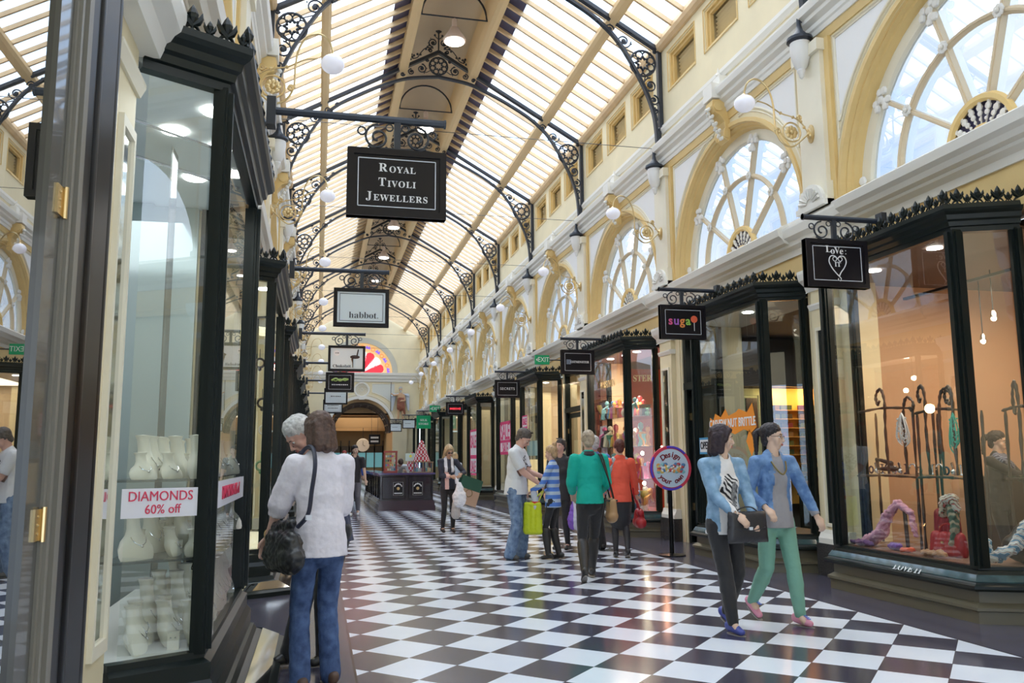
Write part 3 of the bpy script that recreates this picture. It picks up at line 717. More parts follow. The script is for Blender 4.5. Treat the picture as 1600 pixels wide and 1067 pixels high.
# right side --------------------------------------------------------
shopfront('love', 'R', 6.34, 8.33, 'nearest dark green bay shop window on the right, with scarves and an iron rack inside', ceil=WOODC, deck=M('deck_brown', (.20, .12, .09), .5), lights=((.25, 6.9), (.2, 7.9)))
shopfront('sugar', 'R', 9.75, 11.75, 'dark green bay window of the sweet shop, orange-lit jar shelves behind', ceil=M('soffit_pale', (.55, .55, .50), .6), deck=M('deck_dark', (.04, .04, .045), .4), lights=((.25, 10.6),))
shopfront('wm', 'R', 14.68, 16.85, 'dark green bay window full of figurines, behind the round stand sign', ceil=M('soffit_plum', (.20, .10, .12), .6), deck=REDW, lights=((.2, 15.0), (.2, 15.6), (.3, 16.2)))
shopfront('n4', 'R', 21.02, 22.95, 'bay shop window with pale cream display behind the man with the yellow bag', ceil=M('soffit_cream', (.7, .6, .48), .6), deck=SHOPW, lights=((.2, 21.6),))
shopfront('n5', 'R', 24.1, 26.2, 'bay shop window with pink sale posters beside the man in the white tee', lights=((.2, 25),))
shopfront('n6', 'R', 29.6, 31.6, 'bay shop window with sale poster right behind the blonde shopper')
for k, (a, c) in enumerate(((33.8, 35.9), (39.2, 41.3), (43.4, 45.5), (48.2, 50.3))): shopfront('n%d' % (7+k), 'R', a, c, 'far bay shop window on the right, %s beyond the blonde shopper' % ORD[k].replace('nearest', 'first'))
for y0, y1 in ((4.6, 5.9), (12.0, 13.4), (17.15, 18.25), (19.2, 20.6), (26.5, 27.8), (31.9, 32.7), (36.2, 37.5), (41.6, 42.4), (45.8, 47.1), (50.6, 51.8)): doorway('R', y0, y1)
for y0, y1 in ((-5.4, -1.0), (-.2, 3.8), (5.9, 6.05), (11.93, 12.0), (13.4, 13.5), (14.2, 14.36), (17.07, 17.15), (18.25, 18.35), (19.05, 19.2), (20.6, 20.7), (23.17, 23.2), (26.42, 26.5), (27.8, 28), (28.6, 29.18), (31.82, 31.9), (36.1, 36.2), (37.5, 37.7), (38.4, 38.98), (41.5, 41.6), (42.4, 42.5), (45.7, 45.8), (50.5, 50.6)): infill('R', y0, y1)
room('R', 4.7, 8.95, PEACH, WOODC, WFLOOR, 3.2); room('R', 9.1, 13.7, M('dusky_wall', (.15, .14, .12), .5), DKCEIL, M('dark_shop_floor', (.05, .05, .055), .3), 3.0)
room('R', 13.95, 18.6, REDW, DKCEIL, WFLOOR, 1.9); room('R', 18.85, 23.3, M('warm_cream_wall', (.72, .58, .42), .6), SHOPW, WFLOOR, 2.2)
for k, a in enumerate((23.6, 28.45, 33.25, 38.1, 42.9, 47.7)): room('R', a, a+4.6, GREYW if k % 2 else M('warm_cream_wall'), SHOPW, WFLOOR, 2.4)
# left side ---------------------------------------------------------
shopfront('royal', 'L', 4.64, 6.85, 'large bay window of the jeweller on the left, with cream necklace busts', ceil=M('soffit_white', (.80, .86, .88), .6), deck=M('deck_white', (.80, .80, .76), .6), lights=((.33, 4.95), (.33, 5.5), (.33, 6.05), (.05, 5.3), (.05, 6.2)))
shopfront('l2', 'L', 9.72, 12.1, 'second bay shop window on the left, beside the grey-haired visitor', ceil=M('soffit_white'), deck=M('deck_white'), lights=((.3, 10.2),))
shopfront('l3', 'L', 14.5, 16.7, 'third bay shop window on the left, lit orange inside', ceil=M('soffit_white'), lights=((.3, 15),))
for k, (a, c) in enumerate(((19.6, 21.7), (24.3, 26.5), (29.0, 31.2), (34, 36), (38.6, 40.8), (43.4, 45.6), (48.2, 50.3))): shopfront('l%d' % (4+k), 'L', a, c, 'far bay shop window on the left, %s past the orange-lit one' % ORD[k].replace('nearest', 'first'))
for y0, y1 in ((2.5, 3.75), (7.1, 8.5), (12.35, 13.4), (17.1, 18.2), (22, 23), (26.8, 27.8)): doorway('L', y0, y1)
for y0, y1 in ((-5.4, -1.0), (-.2, .2), (2.2, 2.5), (3.75, 3.95), (7.05, 7.1), (8.5, 8.7), (12.2, 12.3), (13.4, 13.5), (16.9, 17.1), (18.2, 18.35), (21.9, 22), (23, 23.1), (26.7, 26.8), (27.8, 28.0), (31.4, 32.8), (36.2, 37.7), (41, 42.5), (45.8, 47.3), (50.5, 52.2)): infill('L', y0, y1)
room('L', 4.5, 8.75, M('pale_teal_grey', (.42, .48, .48), .5), M('soffit_white'), WFLOOR, 1.3, 3.45); room('L', 9.3, 13.6, M('yellow_shop_wall', (.70, .52, .16), .6), SHOPW, WFLOOR, 1.6)
room('L', 14.2, 18.4, M('orange_shop_wall', (.62, .20, .05), .6), DKCEIL, WFLOOR, 1.8)
for k, a in enumerate((18.95, 23.8, 28.6, 33.4, 38.2, 43.0, 47.9)): room('L', a, a+4.4, GREYW, SHOPW, WFLOOR, 1.8)
# nearest shop on the left: lacquered post, jamb with brass hinges and a glass leaf
root = empty('shopfront', (-.5, 1.6, 0), 0, 'black lacquered post and glass door leaf at the left edge of the view', 'shop window')
b = MB(); b.lathe([(.055, 0), (.055, 5.0)], (-.53, 2.02, 0), 20); b.box((-.60, 1.79, 0), (-.476, 2.0, 5.0)); b.lathe([(.045, 0), (.045, 5.0)], (-.515, 1.86, 0), 20); b.build('post', BLACK, root, smooth=True)
JAMB = M('grey_jamb_paint', (.20, .185, .155), .4)
b = MB(); b.box((-.60, 1.70, 0), (-.482, 1.79, 5.0)); b.box((-.482, 1.715, 0), (-.476, 1.728, 5)); b.box((-.482, 1.755, 0), (-.474, 1.785, 5)); b.build('jamb', JAMB, root)
b = MB(); b.box((-.56, 1.62, 0), (-.487, 1.698, 5.0)); b.box((-.56, -1.5, 0), (-.487, 1.62, .30)); b.build('door_stile', M('dark_stile', (.07, .068, .06), .25, coat=.4), root)
b = MB(); b.add([(-.497, -1.4, .3), (-.497, 1.63, .3), (-.497, 1.63, 5), (-.497, -1.4, 5)], [(0, 1, 2, 3)]); b.build('glass_pane', G_NEAR, root)
for z in (1.89, 1.29):
    b = MB(); b.box((-.487, 1.662, z-.028), (-.483, 1.696, z+.028)); b.tube([(-.480, 1.700, z-.031), (-.480, 1.700, z+.031)], .005, 8)
    for dz in (-.015, 0, .015): b.ball((-.483, 1.677, z+dz), .003, 6, 4)
    b.build('hinge', BRASS, root)
b = MB(); b.box((-.96, 1.85, 0), (-.60, 2.0, 3.62)); b.box((-2.4, -2, 0), (-2.3, 2, 4)); b.build('inner_lining', M('dark_interior', (.09, .085, .075), .6), root)

# ------------------------------------------------------------------ projecting signs
def sign(side, Y, label, draw, tip=None, cat='sign', board=BOARD, frame=BOARD, line=SILVER, w=.68, h=.48, z0=3.05):
    X1 = tip if tip is not None else (4.61 if side == 'R' else .83)
    sg = 1 if side == 'R' else -1; Xb = UX(side, .60)
    cx = X1+sg*.34; cz = z0+h/2
    root = empty('hanging_sign', (Xb, Y, 3.76), 0, label, cat, 'projecting shop signs')
    b = MB(); b.tube([(Xb, Y, 3.755), (X1, Y, 3.755)], .028, 8); b.tube([(X1+sg*.012, Y, 3.755), (X1, Y, 3.755)], .034, 8); b.cb((Xb, Y, 3.74), (.06, .10, .20)); b.build('arm', IRON, root, smooth=True)
    b = MB(); b.cb((cx, Y, 3.63), (.045, .035, .22))
    for s in (1, -1):
        b.tube(spiral((cx+s*.135, 3.625), .095, 1.5, PI/2 if s > 0 else PI/2, -s, 26, Y, .02), .009, 5); b.ring((cx+s*.245, Y, 3.665), .028, .007, 10)
        b.ring((cx+s*.055, Y, 3.70), .025, .006, 10); b.tube([(cx+s*.02, Y, 3.54), (cx+s*.135, Y, 3.535), (cx+s*.20, Y, 3.56)], .009, 5)
    b.cb((cx, Y, z0+h+.008), (.22, .04, .016)); b.build('scroll_bracket', IRON, root)
    b = MB(); b.cb((cx, Y, cz), (w, .06, h)); o = b.build('board', board, root)
    b = MB(); t = .045
    for e in (-1, 1): b.cb((cx+e*(w/2-t/2), Y, cz), (t, .085, h)); b.cb((cx, Y, cz+e*(h/2-t/2)), (w-2*t, .085, t))
    b.build('frame', frame, root)
    if line:
        b = MB(); iw, ih, lt = w/2-.075, h/2-.07, .006
        for e in (-1, 1): b.cb((cx+e*iw, Y-.031, cz), (lt, .004, 2*ih)); b.cb((cx, Y-.031, cz+e*ih), (2*iw, .004, lt))
        b.build('border_line', line, root)
    draw(root, cx, Y-.033, cz)
    return root
PALE = M('pale_sign', (.78, .86, .90), .3, coat=.3); INK = M('dark_ink', (.03, .03, .04), .5); WHT = M('letter_white', (.88, .88, .90), .4)
def T(root, t, s, x, y, z, m=WHT, **k): return text('lettering', t, s, m, Vector((x, y, z)), FACE_CAM, root, ext=.0015, **k)
def dashes(root, x, y, z, w, n, m, h=.03):
    b = MB(); rnd = random.Random(n)
    for i in range(n): b.cb((x-w/2+w*(i+.5)/n, y, z), (w/n*rnd.uniform(.5, .85), .003, h*rnd.uniform(.7, 1)))
    return b.build('lettering', m, root)
def d_royal(r, x, y, z):
    def caps(line, dz, big=.105, small=.078):
        # small-capitals: first letter larger
        wds = line; a = T(r, serif(wds[0]), big, 0, y, z+dz, align='LEFT'); c = T(r, serif(wds[1:]), small, 0, y, z+dz-.010, align='LEFT', sp=1.12)
        wa = a.dimensions.x if a.dimensions.x else .07
        xs = [v.co.x for v in a.data.vertices]; wa = max(xs); xs = [v.co.x for v in c.data.vertices]; wc = max(xs)
        tot = wa+.010+wc; 
        a.data.transform(Matrix.Translation((x-tot/2, 0, 0))); c.data.transform(Matrix.Translation((x-tot/2+wa+.010, 0, 0)))
    caps('ROYAL', .105, .085, .064); caps('TIVOLI', .002, .085, .064); caps('JEWELLERS', -.10, .085, .064)
sign('L', 5.65, 'largest black hanging sign, nearest on the left, three lines of white capitals', d_royal)
sign('L', 10.5, 'pale blue hanging sign with one word in thin dark letters, second on the left', lambda r, x, y, z: T(r, serif('habbot.'), .115, x+.03, y, z-.10, INK, bold=-.001), board=PALE, line=INK)
def d_chok(r, x, y, z):
    T(r, serif('Chokolait.'), .078, x-.08, y, z-.145, INK); b = MB(); b.lathe([(0, 0), (.055, 0), (.055, .003), (0, .003)], (x-.18, y-.002, z+.10), 16, 'y'); b.build('emblem', WHT, r); dashes(r, x-.18, y-.003, z+.10, .07, 4, INK, .02)
    b = MB(); b.ball((x+.15, y, z+.03), .07, 10, 6, (1.3, .15, .5)); b.tube([(x+.18, y, z+.02), (x+.21, y, z+.17)], .012, 6); b.tube([(x+.10, y, z+.0), (x+.11, y, z-.08), (x+.112, y, z-.17)], [.022, .010, .006], 6); b.build('spoon_picture', M('dark_chocolate', (.05, .025, .02), .3), r)
sign('L', 15.9, 'pale hanging sign with a picture of a spoon pouring chocolate', d_chok, board=PALE, line=None)
def d_green(r, x, y, z):
    b = MB(); b.tube(smooth_poly([(x-.2, y, z+.04), (x-.1, y, z+.09), (x, y, z+.04), (x+.1, y, z+.08), (x+.2, y, z+.07)], 6), .025, 6); b.tube(smooth_poly([(x-.2, y, z+.07), (x-.1, y, z+.03), (x, y, z+.08), (x+.12, y, z+.04), (x+.2, y, z+.08)], 6), .012, 6); b.build('ribbon_emblem', M('lime_green', (.45, .62, .18), .4), r); dashes(r, x, y, z-.06, .40, 9, WHT)
sign('L', 20.8, 'black hanging sign with a wavy lime green ribbon emblem', d_green)
sign('L', 25.4, 'white hanging sign just under the green ribbon sign', lambda r, x, y, z: dashes(r, x, y, z, .3, 6, INK), board=PALE, line=None)
sign('L', 30.2, 'white hanging sign with a grey frame, lower of the two white ones on the left', lambda r, x, y, z: (dashes(r, x, y, z+.04, .4, 8, INK), dashes(r, x, y, z-.06, .36, 9, INK)), board=PALE, line=INK)
def d_love(r, x, y, z):
    for i, (ch, dz, sz) in enumerate((('L', .01, .085), ('o', -.005, .085), ('V', .0, .08), ('e', -.005, .085), (':', -.005, .08))): T(r, serif(ch), sz*1.15, x-.095+i*.048, y, z+.130+dz)
    b = MB(); y2 = y-.001
    for s in (1, -1): b.tube(smooth_poly([(x, y2, z+.045), (x+s*.03, y2, z+.075), (x+s*.075, y2, z+.07), (x+s*.095, y2, z+.02), (x+s*.07, y2, z-.04), (x+s*.03, y2, z-.09), (x+.01, y2, z-.13)], 5), .0055, 5); b.ring((x+s*.03, y2, z+.045), .022, .004, 10)
    b.tube([(x+.01, y2, z-.13), (x+.03, y2, z-.15), (x+.02, y2, z-.175), (x-.005, y2, z-.165), (x+.0, y2, z-.15)], .0045, 5); b.build('heart_emblem', WHT, r)
    T(r, serif('IT'), .07, x, y, z-.01)
sign('R', 7.2, 'black hanging sign with a white heart scroll, nearest on the right', d_love)
def d_sugar(r, x, y, z):
    for i, (ch, c) in enumerate((('s', (.8, .12, .3)), ('u', (.45, .15, .6)), ('g', (.9, .30, .08)), ('a', (.35, .65, .12)))): T(r, ch, .17, x-.19+i*.088, y, z+.015, M('candy_%d' % i, c, .35), bold=.004)
    b = MB(); b.lathe([(0, 0), (.05, 0), (.05, .004), (0, .004)], (x+.165, y-.002, z+.045), 18, 'y'); b.build('lollipop', M('candy_orange', (.9, .16, .08), .3), r); b = MB(); b.cb((x+.165, y, z-.06), (.008, .003, .12)); b.build('lollipop_stick', WHT, r)
sign('R', 10.82, 'black hanging sign with multicoloured lettering and an orange lollipop', d_sugar)
def d_wm(r, x, y, z):
    T(r, serif('ESTMINSTER'), .062, x+.035, y, z+.0, xs=.95); b = MB()
    for i in range(4):
        for j in range(4): b.cb((x-.225+i*.024, y, z-.035+j*.024), (.017, .003, .017))
    b.build('emblem', M('steel_blue', (.35, .42, .55), .4), r)
sign('R', 15.75, 'black hanging sign with small white capitals after a square emblem, by the figurine window', d_wm)
sign('R', 22.1, 'black hanging sign with thin white capitals above the bay with the cream display', lambda r, x, y, z: T(r, 'SECRETS', .095, x, y, z, sp=1.15))
sign('R', 31.0, 'black hanging sign with a glowing red line of lettering', lambda r, x, y, z: dashes(r, x, y, z, .42, 7, M('red_neon', (.7, .03, .04), .4, emit=((1, .05, .08), .6)), .09))
GRN = M('sign_green', (.0, .40, .16), .35)
def d_silk(r, x, y, z): T(r, serif('SILK'), .15, x, y, z+.09); T(r, serif('STORE'), .15, x, y, z-.09)
sign('R', 40.6, 'green hanging sign with two lines of white capitals', d_silk, board=GRN, frame=GRN, line=None, h=.62, z0=2.91)
sign('R', 44.4, 'white hanging sign just left of the green one on the right', lambda r, x, y, z: dashes(r, x-.05, y, z+.02, .3, 6, INK), board=PALE, line=None, tip=4.3)
sign('R', 49.2, 'smallest white hanging sign near the far wall', lambda r, x, y, z: dashes(r, x-.05, y, z+.02, .3, 6, INK), board=PALE, line=None, tip=4.05)
def exit_sign(x, y, z, label, w=.36, h=.23):
    root = empty('exit_sign', (x, y, z), 0, label, 'exit sign')
    b = MB(); b.cb((x, y, z), (w, .07, h)); b.build('box', GRN, root); T(root, 'EXIT', h*.72, x+.03, y-.036, z, WHT, xs=.85); b = MB(); b.prism([(x-w*.44, z), (x-w*.34, z+.04), (x-w*.34, z-.04)], y-.038, y-.036); b.build('arrow', WHT, root)
    b = MB(); b.tube([(x+w/2, y, z), (6.0, y, z)], .014, 6); b.build('bracket', IRON, root)
exit_sign(5.34, 19.9, 3.83, 'green EXIT sign on the right wall, the larger nearer one')
exit_sign(5.35, 39.5, 3.8, 'small distant green EXIT sign above the green hanging sign', .5, .3)

# ------------------------------------------------------------------ end wall
def end_wall():
    Y = YE; x0, x1 = -.96, 6.1; N = 28; R = 1.92; ZC = 3.25
    b = MB()
    # ground storey with the arched passage
    b.box((x0, Y, 0), (CXX-R, Y+.4, 6.3)); b.box((CXX+R, Y, 0), (x1, Y+.4, 6.3))
    def arch(cx, zc, r, ztop, xl, xr):
        for k in range(N):
            a0, a1 = PI-PI*k/N, PI-PI*(k+1)/N
            p = [(cx+r*math.cos(a0), zc+r*math.sin(a0)), (cx+r*math.cos(a1), zc+r*math.sin(a1))]
            b.add([(p[0][0], Y, p[0][1]), (p[1][0], Y, p[1][1]), (p[1][0], Y, ztop), (p[0][0], Y, ztop), (p[0][0], Y+.4, p[0][1]), (p[1][0], Y+.4, p[1][1])], [(0, 1, 2, 3), (0, 4, 5, 1)])
    arch(CXX, ZC, R, 6.3, 0, 0)
    RW = 1.85; ZW = 6.78
    b.box((x0, Y, 6.3), (x1, Y+.4, ZW)); b.box((x0, Y, ZW), (CXX-RW, Y+.4, 12.2)); b.box((CXX+RW, Y, ZW), (x1, Y+.4, 12.2)); arch(CXX, ZW, RW, 12.2, 0, 0)
    b.build('wall_end', CREAM, kind='structure')
    b = MB(); b.prism([(Y-.02, 6.2), (Y-.10, 6.24), (Y-.12, 6.34), (Y-.22, 6.42), (Y-.24, 6.55), (Y-.34, 6.62), (Y-.36, 6.76), (Y, 6.80)], x0, x1, ax=0); trim(b, WHITE)
    # grey archivolt
    def band(r0, r1, z, y, mat):
        b = MB(); vs = []
        for k in range(N+1):
            a = PI*k/N
            for r, yy in ((r0, Y+.01), (r0, y), (r1, y), (r1, Y+.01)): vs.append((CXX+r*math.cos(a), yy, z+r*math.sin(a)))
        b.add(vs, [(k*4+i, k*4+(i+1) % 4, k*4+4+(i+1) % 4, k*4+4+i) for k in range(N) for i in range(4)]); trim(b, mat)
    band(RW, 2.18, ZW, Y-.06, M('stone_grey', (.60, .58, .48), .6)); band(R, 2.10, ZC, Y-.08, WHITE); band(2.16, 2.22, ZC, Y-.05, CREAM2)
    # stained glass fan
    NW[0] += 1; root = empty('window_%d' % NW[0], (CXX, Y, ZW)); root['kind'] = 'structure'
    b = MB(); b.prism([(CXX+1.85*math.cos(PI*k/N), ZW+1.85*math.sin(PI*k/N)) for k in range(N+1)], Y+.10, Y+.14); b.build('pane', M('amber_glass', (.78, .52, .24), .3, emit=((.9, .6, .25), .25)), root)
    b = MB(); b.prism([(CXX+1.36*math.cos(PI*k/N), ZW+1.36*math.sin(PI*k/N)) for k in range(N+1)], Y+.08, Y+.10); b.build('inner_pane', M('pale_amber_glass', (.80, .62, .38), .3, emit=((.9, .7, .4), .25)), root)
    RED, WG = M('red_glass', (.75, .03, .05), .25, emit=((1, .05, .08), .35)), M('white_glass', (.9, .9, .88), .25, emit=((1, 1, 1), .35))
    for k in range(7):
        a = PI*(k+.5)/7; c, s = math.cos(a), math.sin(a); pts = []
        for t, wd in ((.06, .02), (.5, .13), (.9, .24), (1.1, .27), (1.25, .22), (1.33, .10)): pts.append((t, wd))
        poly = [(CXX+t*c-wd*s, ZW+.02+t*s+wd*c) for t, wd in pts] + [(CXX+t*c+wd*s, ZW+.02+t*s-wd*c) for t, wd in pts[::-1]]
        b = MB(); b.prism(poly, Y+.05, Y+.075); b.build('petal', RED if k % 2 == 0 else WG, root)
    PUR, ORA = M('purple_glass', (.28, .15, .75), .3, emit=((.3, .15, .9), .3)), M('orange_glass', (.80, .30, .12), .3, emit=((1, .4, .1), .25))
    for k in range(15):
        a = PI*(k+.5)/15; cx, cz = CXX+1.60*math.cos(a), ZW+1.60*math.sin(a)
        b = MB()
        if k % 2: b.ring((cx, Y+.08, cz), .11, .03, 12)
        else:
            for dd in (-.07, .07): b.prism([(cx+(.13*math.cos(a+g)+dd*-math.sin(a)), cz+(.13*math.sin(a+g)+dd*math.cos(a))) for g in (0, 2.1, 4.2)], Y+.05, Y+.08)
        b.build('border_motif', ORA if k % 2 else PUR, root)
    # roundel and panels
    b = MB(); b.ring((CXX-.0, Y-.03, 5.72), .42, .07, 24); b.ring((CXX, Y-.03, 5.72), .30, .02, 20)
    for k in range(8): b.ring((CXX+.15*math.cos(k*PI/4), Y-.03, 5.72+.15*math.sin(k*PI/4)), .10, .012, 10)
    b.cb((CXX, Y-.08, 5.22), (.34, .16, .22)); trim(b, WHITE)
    for s in (1, -1):
        poly = [(CXX+s*x, z) for x, z in ((.62, 6.1), (2.0, 6.1), (2.0, 5.0), (1.75, 5.0), (1.5, 5.18), (1.2, 5.36), (.85, 5.50), (.62, 5.56))]
        b = MB(); b.tube([(x, Y-.01, z) for x, z in poly], .03, 5, True); trim(b, CREAM2); b = MB(); b.prism(poly, Y-.008, Y); trim(b, M('panel_blue_grey', (.72, .74, .68), .5))
        b = MB(); b.box((CXX+s*2.35-.42, Y-.25, 0), (CXX+s*2.35+.42, Y, 3.62)); trim(b, CREAM); b = MB(); b.prism([(Y, 3.62), (Y-.30, 3.62), (Y-.34, 3.7), (Y-.50, 3.78), (Y-.52, 3.86), (Y, 3.86)], CXX+s*2.35-.60, CXX+s*2.35+.60, ax=0); trim(b, M('stone_grey'))
    # passage beyond, with a dark ribbed arch head
    DK = M('dark_carved_timber', (.07, .05, .04), .5); b = MB()
    for yy in (Y+.5, Y+1.3, Y+2.1): b.ring((CXX, yy, ZC-.1), 1.80-.05*(yy-Y), .09, 26, 'y', 6, 0, PI)
    for k in range(13): a = PI*k/12; b.bar((CXX+1.78*math.cos(a), Y+.45, ZC-.1+1.78*math.sin(a)), (CXX+1.66*math.cos(a), Y+2.2, ZC-.1+1.66*math.sin(a)), .10, .10)
    trim(b, DK)
    b = MB(); b.box((x0, Y+2.3, 4.3), (x1, Y+13, 4.4)); b.box((.2, Y+.4, 0), (.3, Y+13, 4.4)); b.box((4.9, Y+.4, 0), (5.0, Y+13, 4.4)); b.box((.2, Y+.4, 5.2), (5.0, Y+2.3, 5.3)); b.box((.2, Y+2.3, 4.3), (5, Y+2.35, 5.3)); b.box((x0, Y+13, 0), (x1, Y+13.1, 4.4)); b.build('wall_end', M('passage_brown', (.42, .28, .15), .6), kind='structure')
    b = MB(); [b.box((.4+k*.63, Y+12.7, 0), (.48+k*.63, Y+12.84, 2.9)) for k in range(8)]; b.box((.3, Y+12.7, 2.0), (4.9, Y+12.84, 2.5)); trim(b, DK)
    for k, yy in enumerate((Y+4, Y+7, Y+10)):
        b = MB(); b.box((.3, yy, 3.7), (4.9, yy+.2, 4.3)); b.box((.3, yy-.05, 3.55), (4.9, yy+.25, 3.7)); trim(b, M('passage_brown'))
    b = MB(); b.box((.4, Y+12.85, .9), (4.8, Y+12.95, 2.0)); b.build('shop_facade', M('cyan_lit_window', (.12, .35, .42), .4, emit=((.35, .85, .95), .12)), label='cyan-lit shopfront at the far end of the passage', cat='shopfront')
    root = empty('clock', (3.0, Y+6, 2.6), 0, 'white round clock hanging in the far passage', 'clock'); b = MB(); b.lathe([(0, 0), (.42, 0), (.45, .05), (.42, .1), (0, .1)], (3.0, Y+6, 2.45), 22, 'y'); b.build('face', WHT, root)
    b = MB(); b.tube([(3.0, Y+6.05, 2.9), (3.0, Y+6.05, 4.3)], .02, 5); b.bar((3, Y+5.99, 2.45), (3, Y+5.99, 2.72), .02, .02, (0, 1, 0)); b.bar((3, Y+5.99, 2.45), (3.15, Y+5.99, 2.38), .02, .02, (0, 1, 0)); b.build('hand', INK, root)
    root = empty('hanging_sign', (3.55, Y+1.0, 2.9), 0, 'small black and white sign hung in the far archway', 'sign', 'projecting shop signs')
    b = MB(); b.cb((3.55, Y+2.5, 2.75), (.72, .06, .62)); b.build('board', BOARD, root); b = MB(); [b.tube([(3.55+e*.2, Y+2.5, 3.05), (3.55+e*.2, Y+2.5, 4.35)], .012, 5) for e in (-1, 1)]; b.build('hanger', IRON, root)
    b = MB(); b.cb((3.55, Y+2.46, 2.86), (.5, .02, .12)); b.cb((3.55, Y+2.46, 2.62), (.5, .02, .12)); b.build('lettering_band', WHT, root)
    lamp('AREA', (2.5, Y+6, 4.2), 90, (1, .8, .55), 3, 8); lamp('AREA', (2.4, Y+9.5, 3.5), 15, (.7, .95, 1), 3, 3)
end_wall()
b = MB(); b.box((-.96, Y0-.2, 0), (.8, Y0, 12)); b.box((4.4, Y0-.2, 0), (6.1, Y0, 12)); b.box((.8, Y0-.2, 3.6), (4.4, Y0, 12)); b.build('wall_back_blocker', CREAM, kind='structure')  # unseen wall added behind the camera to keep sky glare off the signs
# ------------------------------------------------------------------ contents of the near right shop
RND = random.Random(3)
def shell(parts, voxel, name, mat, parent=None, smooth=4, local=False, T=None, disp=None, **tg):
    """one continuous surface grown round tapered capsules: parts = (p, q, rp, rq, flat) with flat=(sx,sy,sz) optional"""
    b = MB()
    for pt in parts:
        p, q, r0, r1 = Vector(pt[0]), Vector(pt[1]), pt[2], pt[3]; fl = pt[4] if len(pt) > 4 else (1, 1)
        d = q-p; L = d.length
        n = 10 if max(r0, r1) < .03 else 16
        if L < 1e-5:
            b.ball(tuple(p), r0, n, 8, fl if len(fl) == 3 else (1, 1, 1)); continue
        t = d/L; ref = Vector((1, 0, 0)) if abs(t.x) < .7 else Vector((0, 1, 0))
        if len(pt) > 5: ref = Vector(pt[5])
        u = (ref-t*ref.dot(t)).normalized(); w = t.cross(u); vs = []; rings = []
        for k in (-90, -60, -30, 0): a = math.radians(k); rings.append((r0*math.sin(a), r0*math.cos(a)))
        for k in (0, 30, 60, 90): a = math.radians(k); rings.append((L+r1*math.sin(a), r1*math.cos(a)))
        for h, r in rings:
            for k in range(n):
                a = 2*PI*k/n; vs.append(tuple(p+t*h+u*(max(r, 1e-4)*fl[0]*math.cos(a))+w*(max(r, 1e-4)*fl[1]*math.sin(a))))
        m = len(rings); b.add(vs, [(i*n+k, i*n+(k+1) % n, (i+1)*n+(k+1) % n, (i+1)*n+k) for i in range(m-1) for k in range(n)] + [tuple(range(n))[::-1], tuple(range((m-1)*n, m*n))])
    me = bpy.data.meshes.new('tmp'); me.from_pydata(b.v, [], b.f); bm = bmesh.new(); bm.from_mesh(me); bmesh.ops.recalc_face_normals(bm, faces=bm.faces); bm.to_mesh(me); bm.free()
    o = bpy.data.objects.new('tmp', me); COL.objects.link(o)
    md = o.modifiers.new('r', 'REMESH'); md.mode = 'VOXEL'; md.voxel_size = voxel; md.use_smooth_shade = True
    if smooth: ms = o.modifiers.new('s', 'SMOOTH'); ms.factor = .5; ms.iterations = smooth
    if disp:
        tx = bpy.data.textures.new('folds', 'CLOUDS'); tx.noise_scale = disp[1]; md2 = o.modifiers.new('d', 'DISPLACE'); md2.texture = tx; md2.strength = disp[0]; md2.mid_level = .5
    dg = bpy.context.evaluated_depsgraph_get(); m2 = bpy.data.meshes.new_from_object(o.evaluated_get(dg)); bpy.data.objects.remove(o)
    m2.materials.clear()
    for mm in (mat if isinstance(mat, (list, tuple)) else [mat]): m2.materials.append(mm)
    m2.polygons.foreach_set('use_smooth', [True]*len(m2.polygons))
    if T is not None: m2.transform(T)
    m2.name = name; r = bpy.data.objects.new(name, m2); COL.objects.link(r)
    if parent is not None: par(r, parent, local)
    return tag(r, tg.get('label'), tg.get('cat'), tg.get('group'))
def C(*c, r=.8, n=None, **k):
    key = n or 'cloth_%d_%d_%d' % tuple(int(x*255) for x in c); return M(key, c, r, sheen=.2, **k)
TWIG = M('twisted_iron', (.10, .08, .07), .35, .6, bump=(40, .6))
def twig(b, pts, r):
    p = smooth_poly(pts, 7); rr = [r*(1+.25*math.sin(i*2.1)+.15*math.sin(i*5.3)) for i in range(len(p))]; b.tube(p, rr, 7)
def rack(x, y0, y1, z0, zs, zt, label, hooks):
    root = empty('display_rack', (x, (y0+y1)/2, z0), 0, label, 'display rack')
    for y in (y0, y1):
        for dx in (-.12, .12):
            b = MB(); twig(b, [(x+dx, y, z0), (x+dx+.01, y+.01, zs), (x+dx, y-.01, zt)], .014); b.build('upright', TWIG, root, smooth=True)
    b = MB(); twig(b, [(x-.12, y0-.03, zt), (x-.12, (y0+y1)/2, zt+.03), (x-.12, y1+.03, zt)], .014); b.build('top_rail', TWIG, root, smooth=True)
    b = MB(); twig(b, [(x-.14, y0-.03, zs-.03), (x-.14, (y0+y1)/2, zs-.02), (x-.14, y1+.03, zs-.03)], .012); b.build('shelf_rail', TWIG, root, smooth=True)
    b = MB(); b.box((x-.15, y0, zs-.014), (x+.15, y1, zs)); b.build('shelf', G_CASE, root)
    for (y, zb, h, w) in hooks:
        b = MB(); twig(b, [(x-.12, y, zb), (x-.12, y+.015, zb+(h*.5)), (x-.12, y, zb+h*.85), (x-.12, y+w*.4, zb+h), (x-.12, y+w, zb+h*.93), (x-.12, y+w*.9, zb+h*.82), (x-.12, y+w*.6, zb+h*.86)], .015); b.build('hooked_branch', TWIG, root, smooth=True)
    return root
rack(6.15, 7.62, 8.55, .455, 1.22, 1.90, 'twisted dark iron jewellery rack left in the nearest right window', ((8.05, 1.22, .92, .14), (7.75, 1.22, .80, -.15)))
rack(6.12, 6.92, 7.52, .455, 1.22, 1.84, 'twisted dark iron jewellery rack middle of the nearest right window', ((7.38, 1.22, .90, .10), (7.18, 1.22, .84, -.16), (7.0, 1.22, .86, .10)))
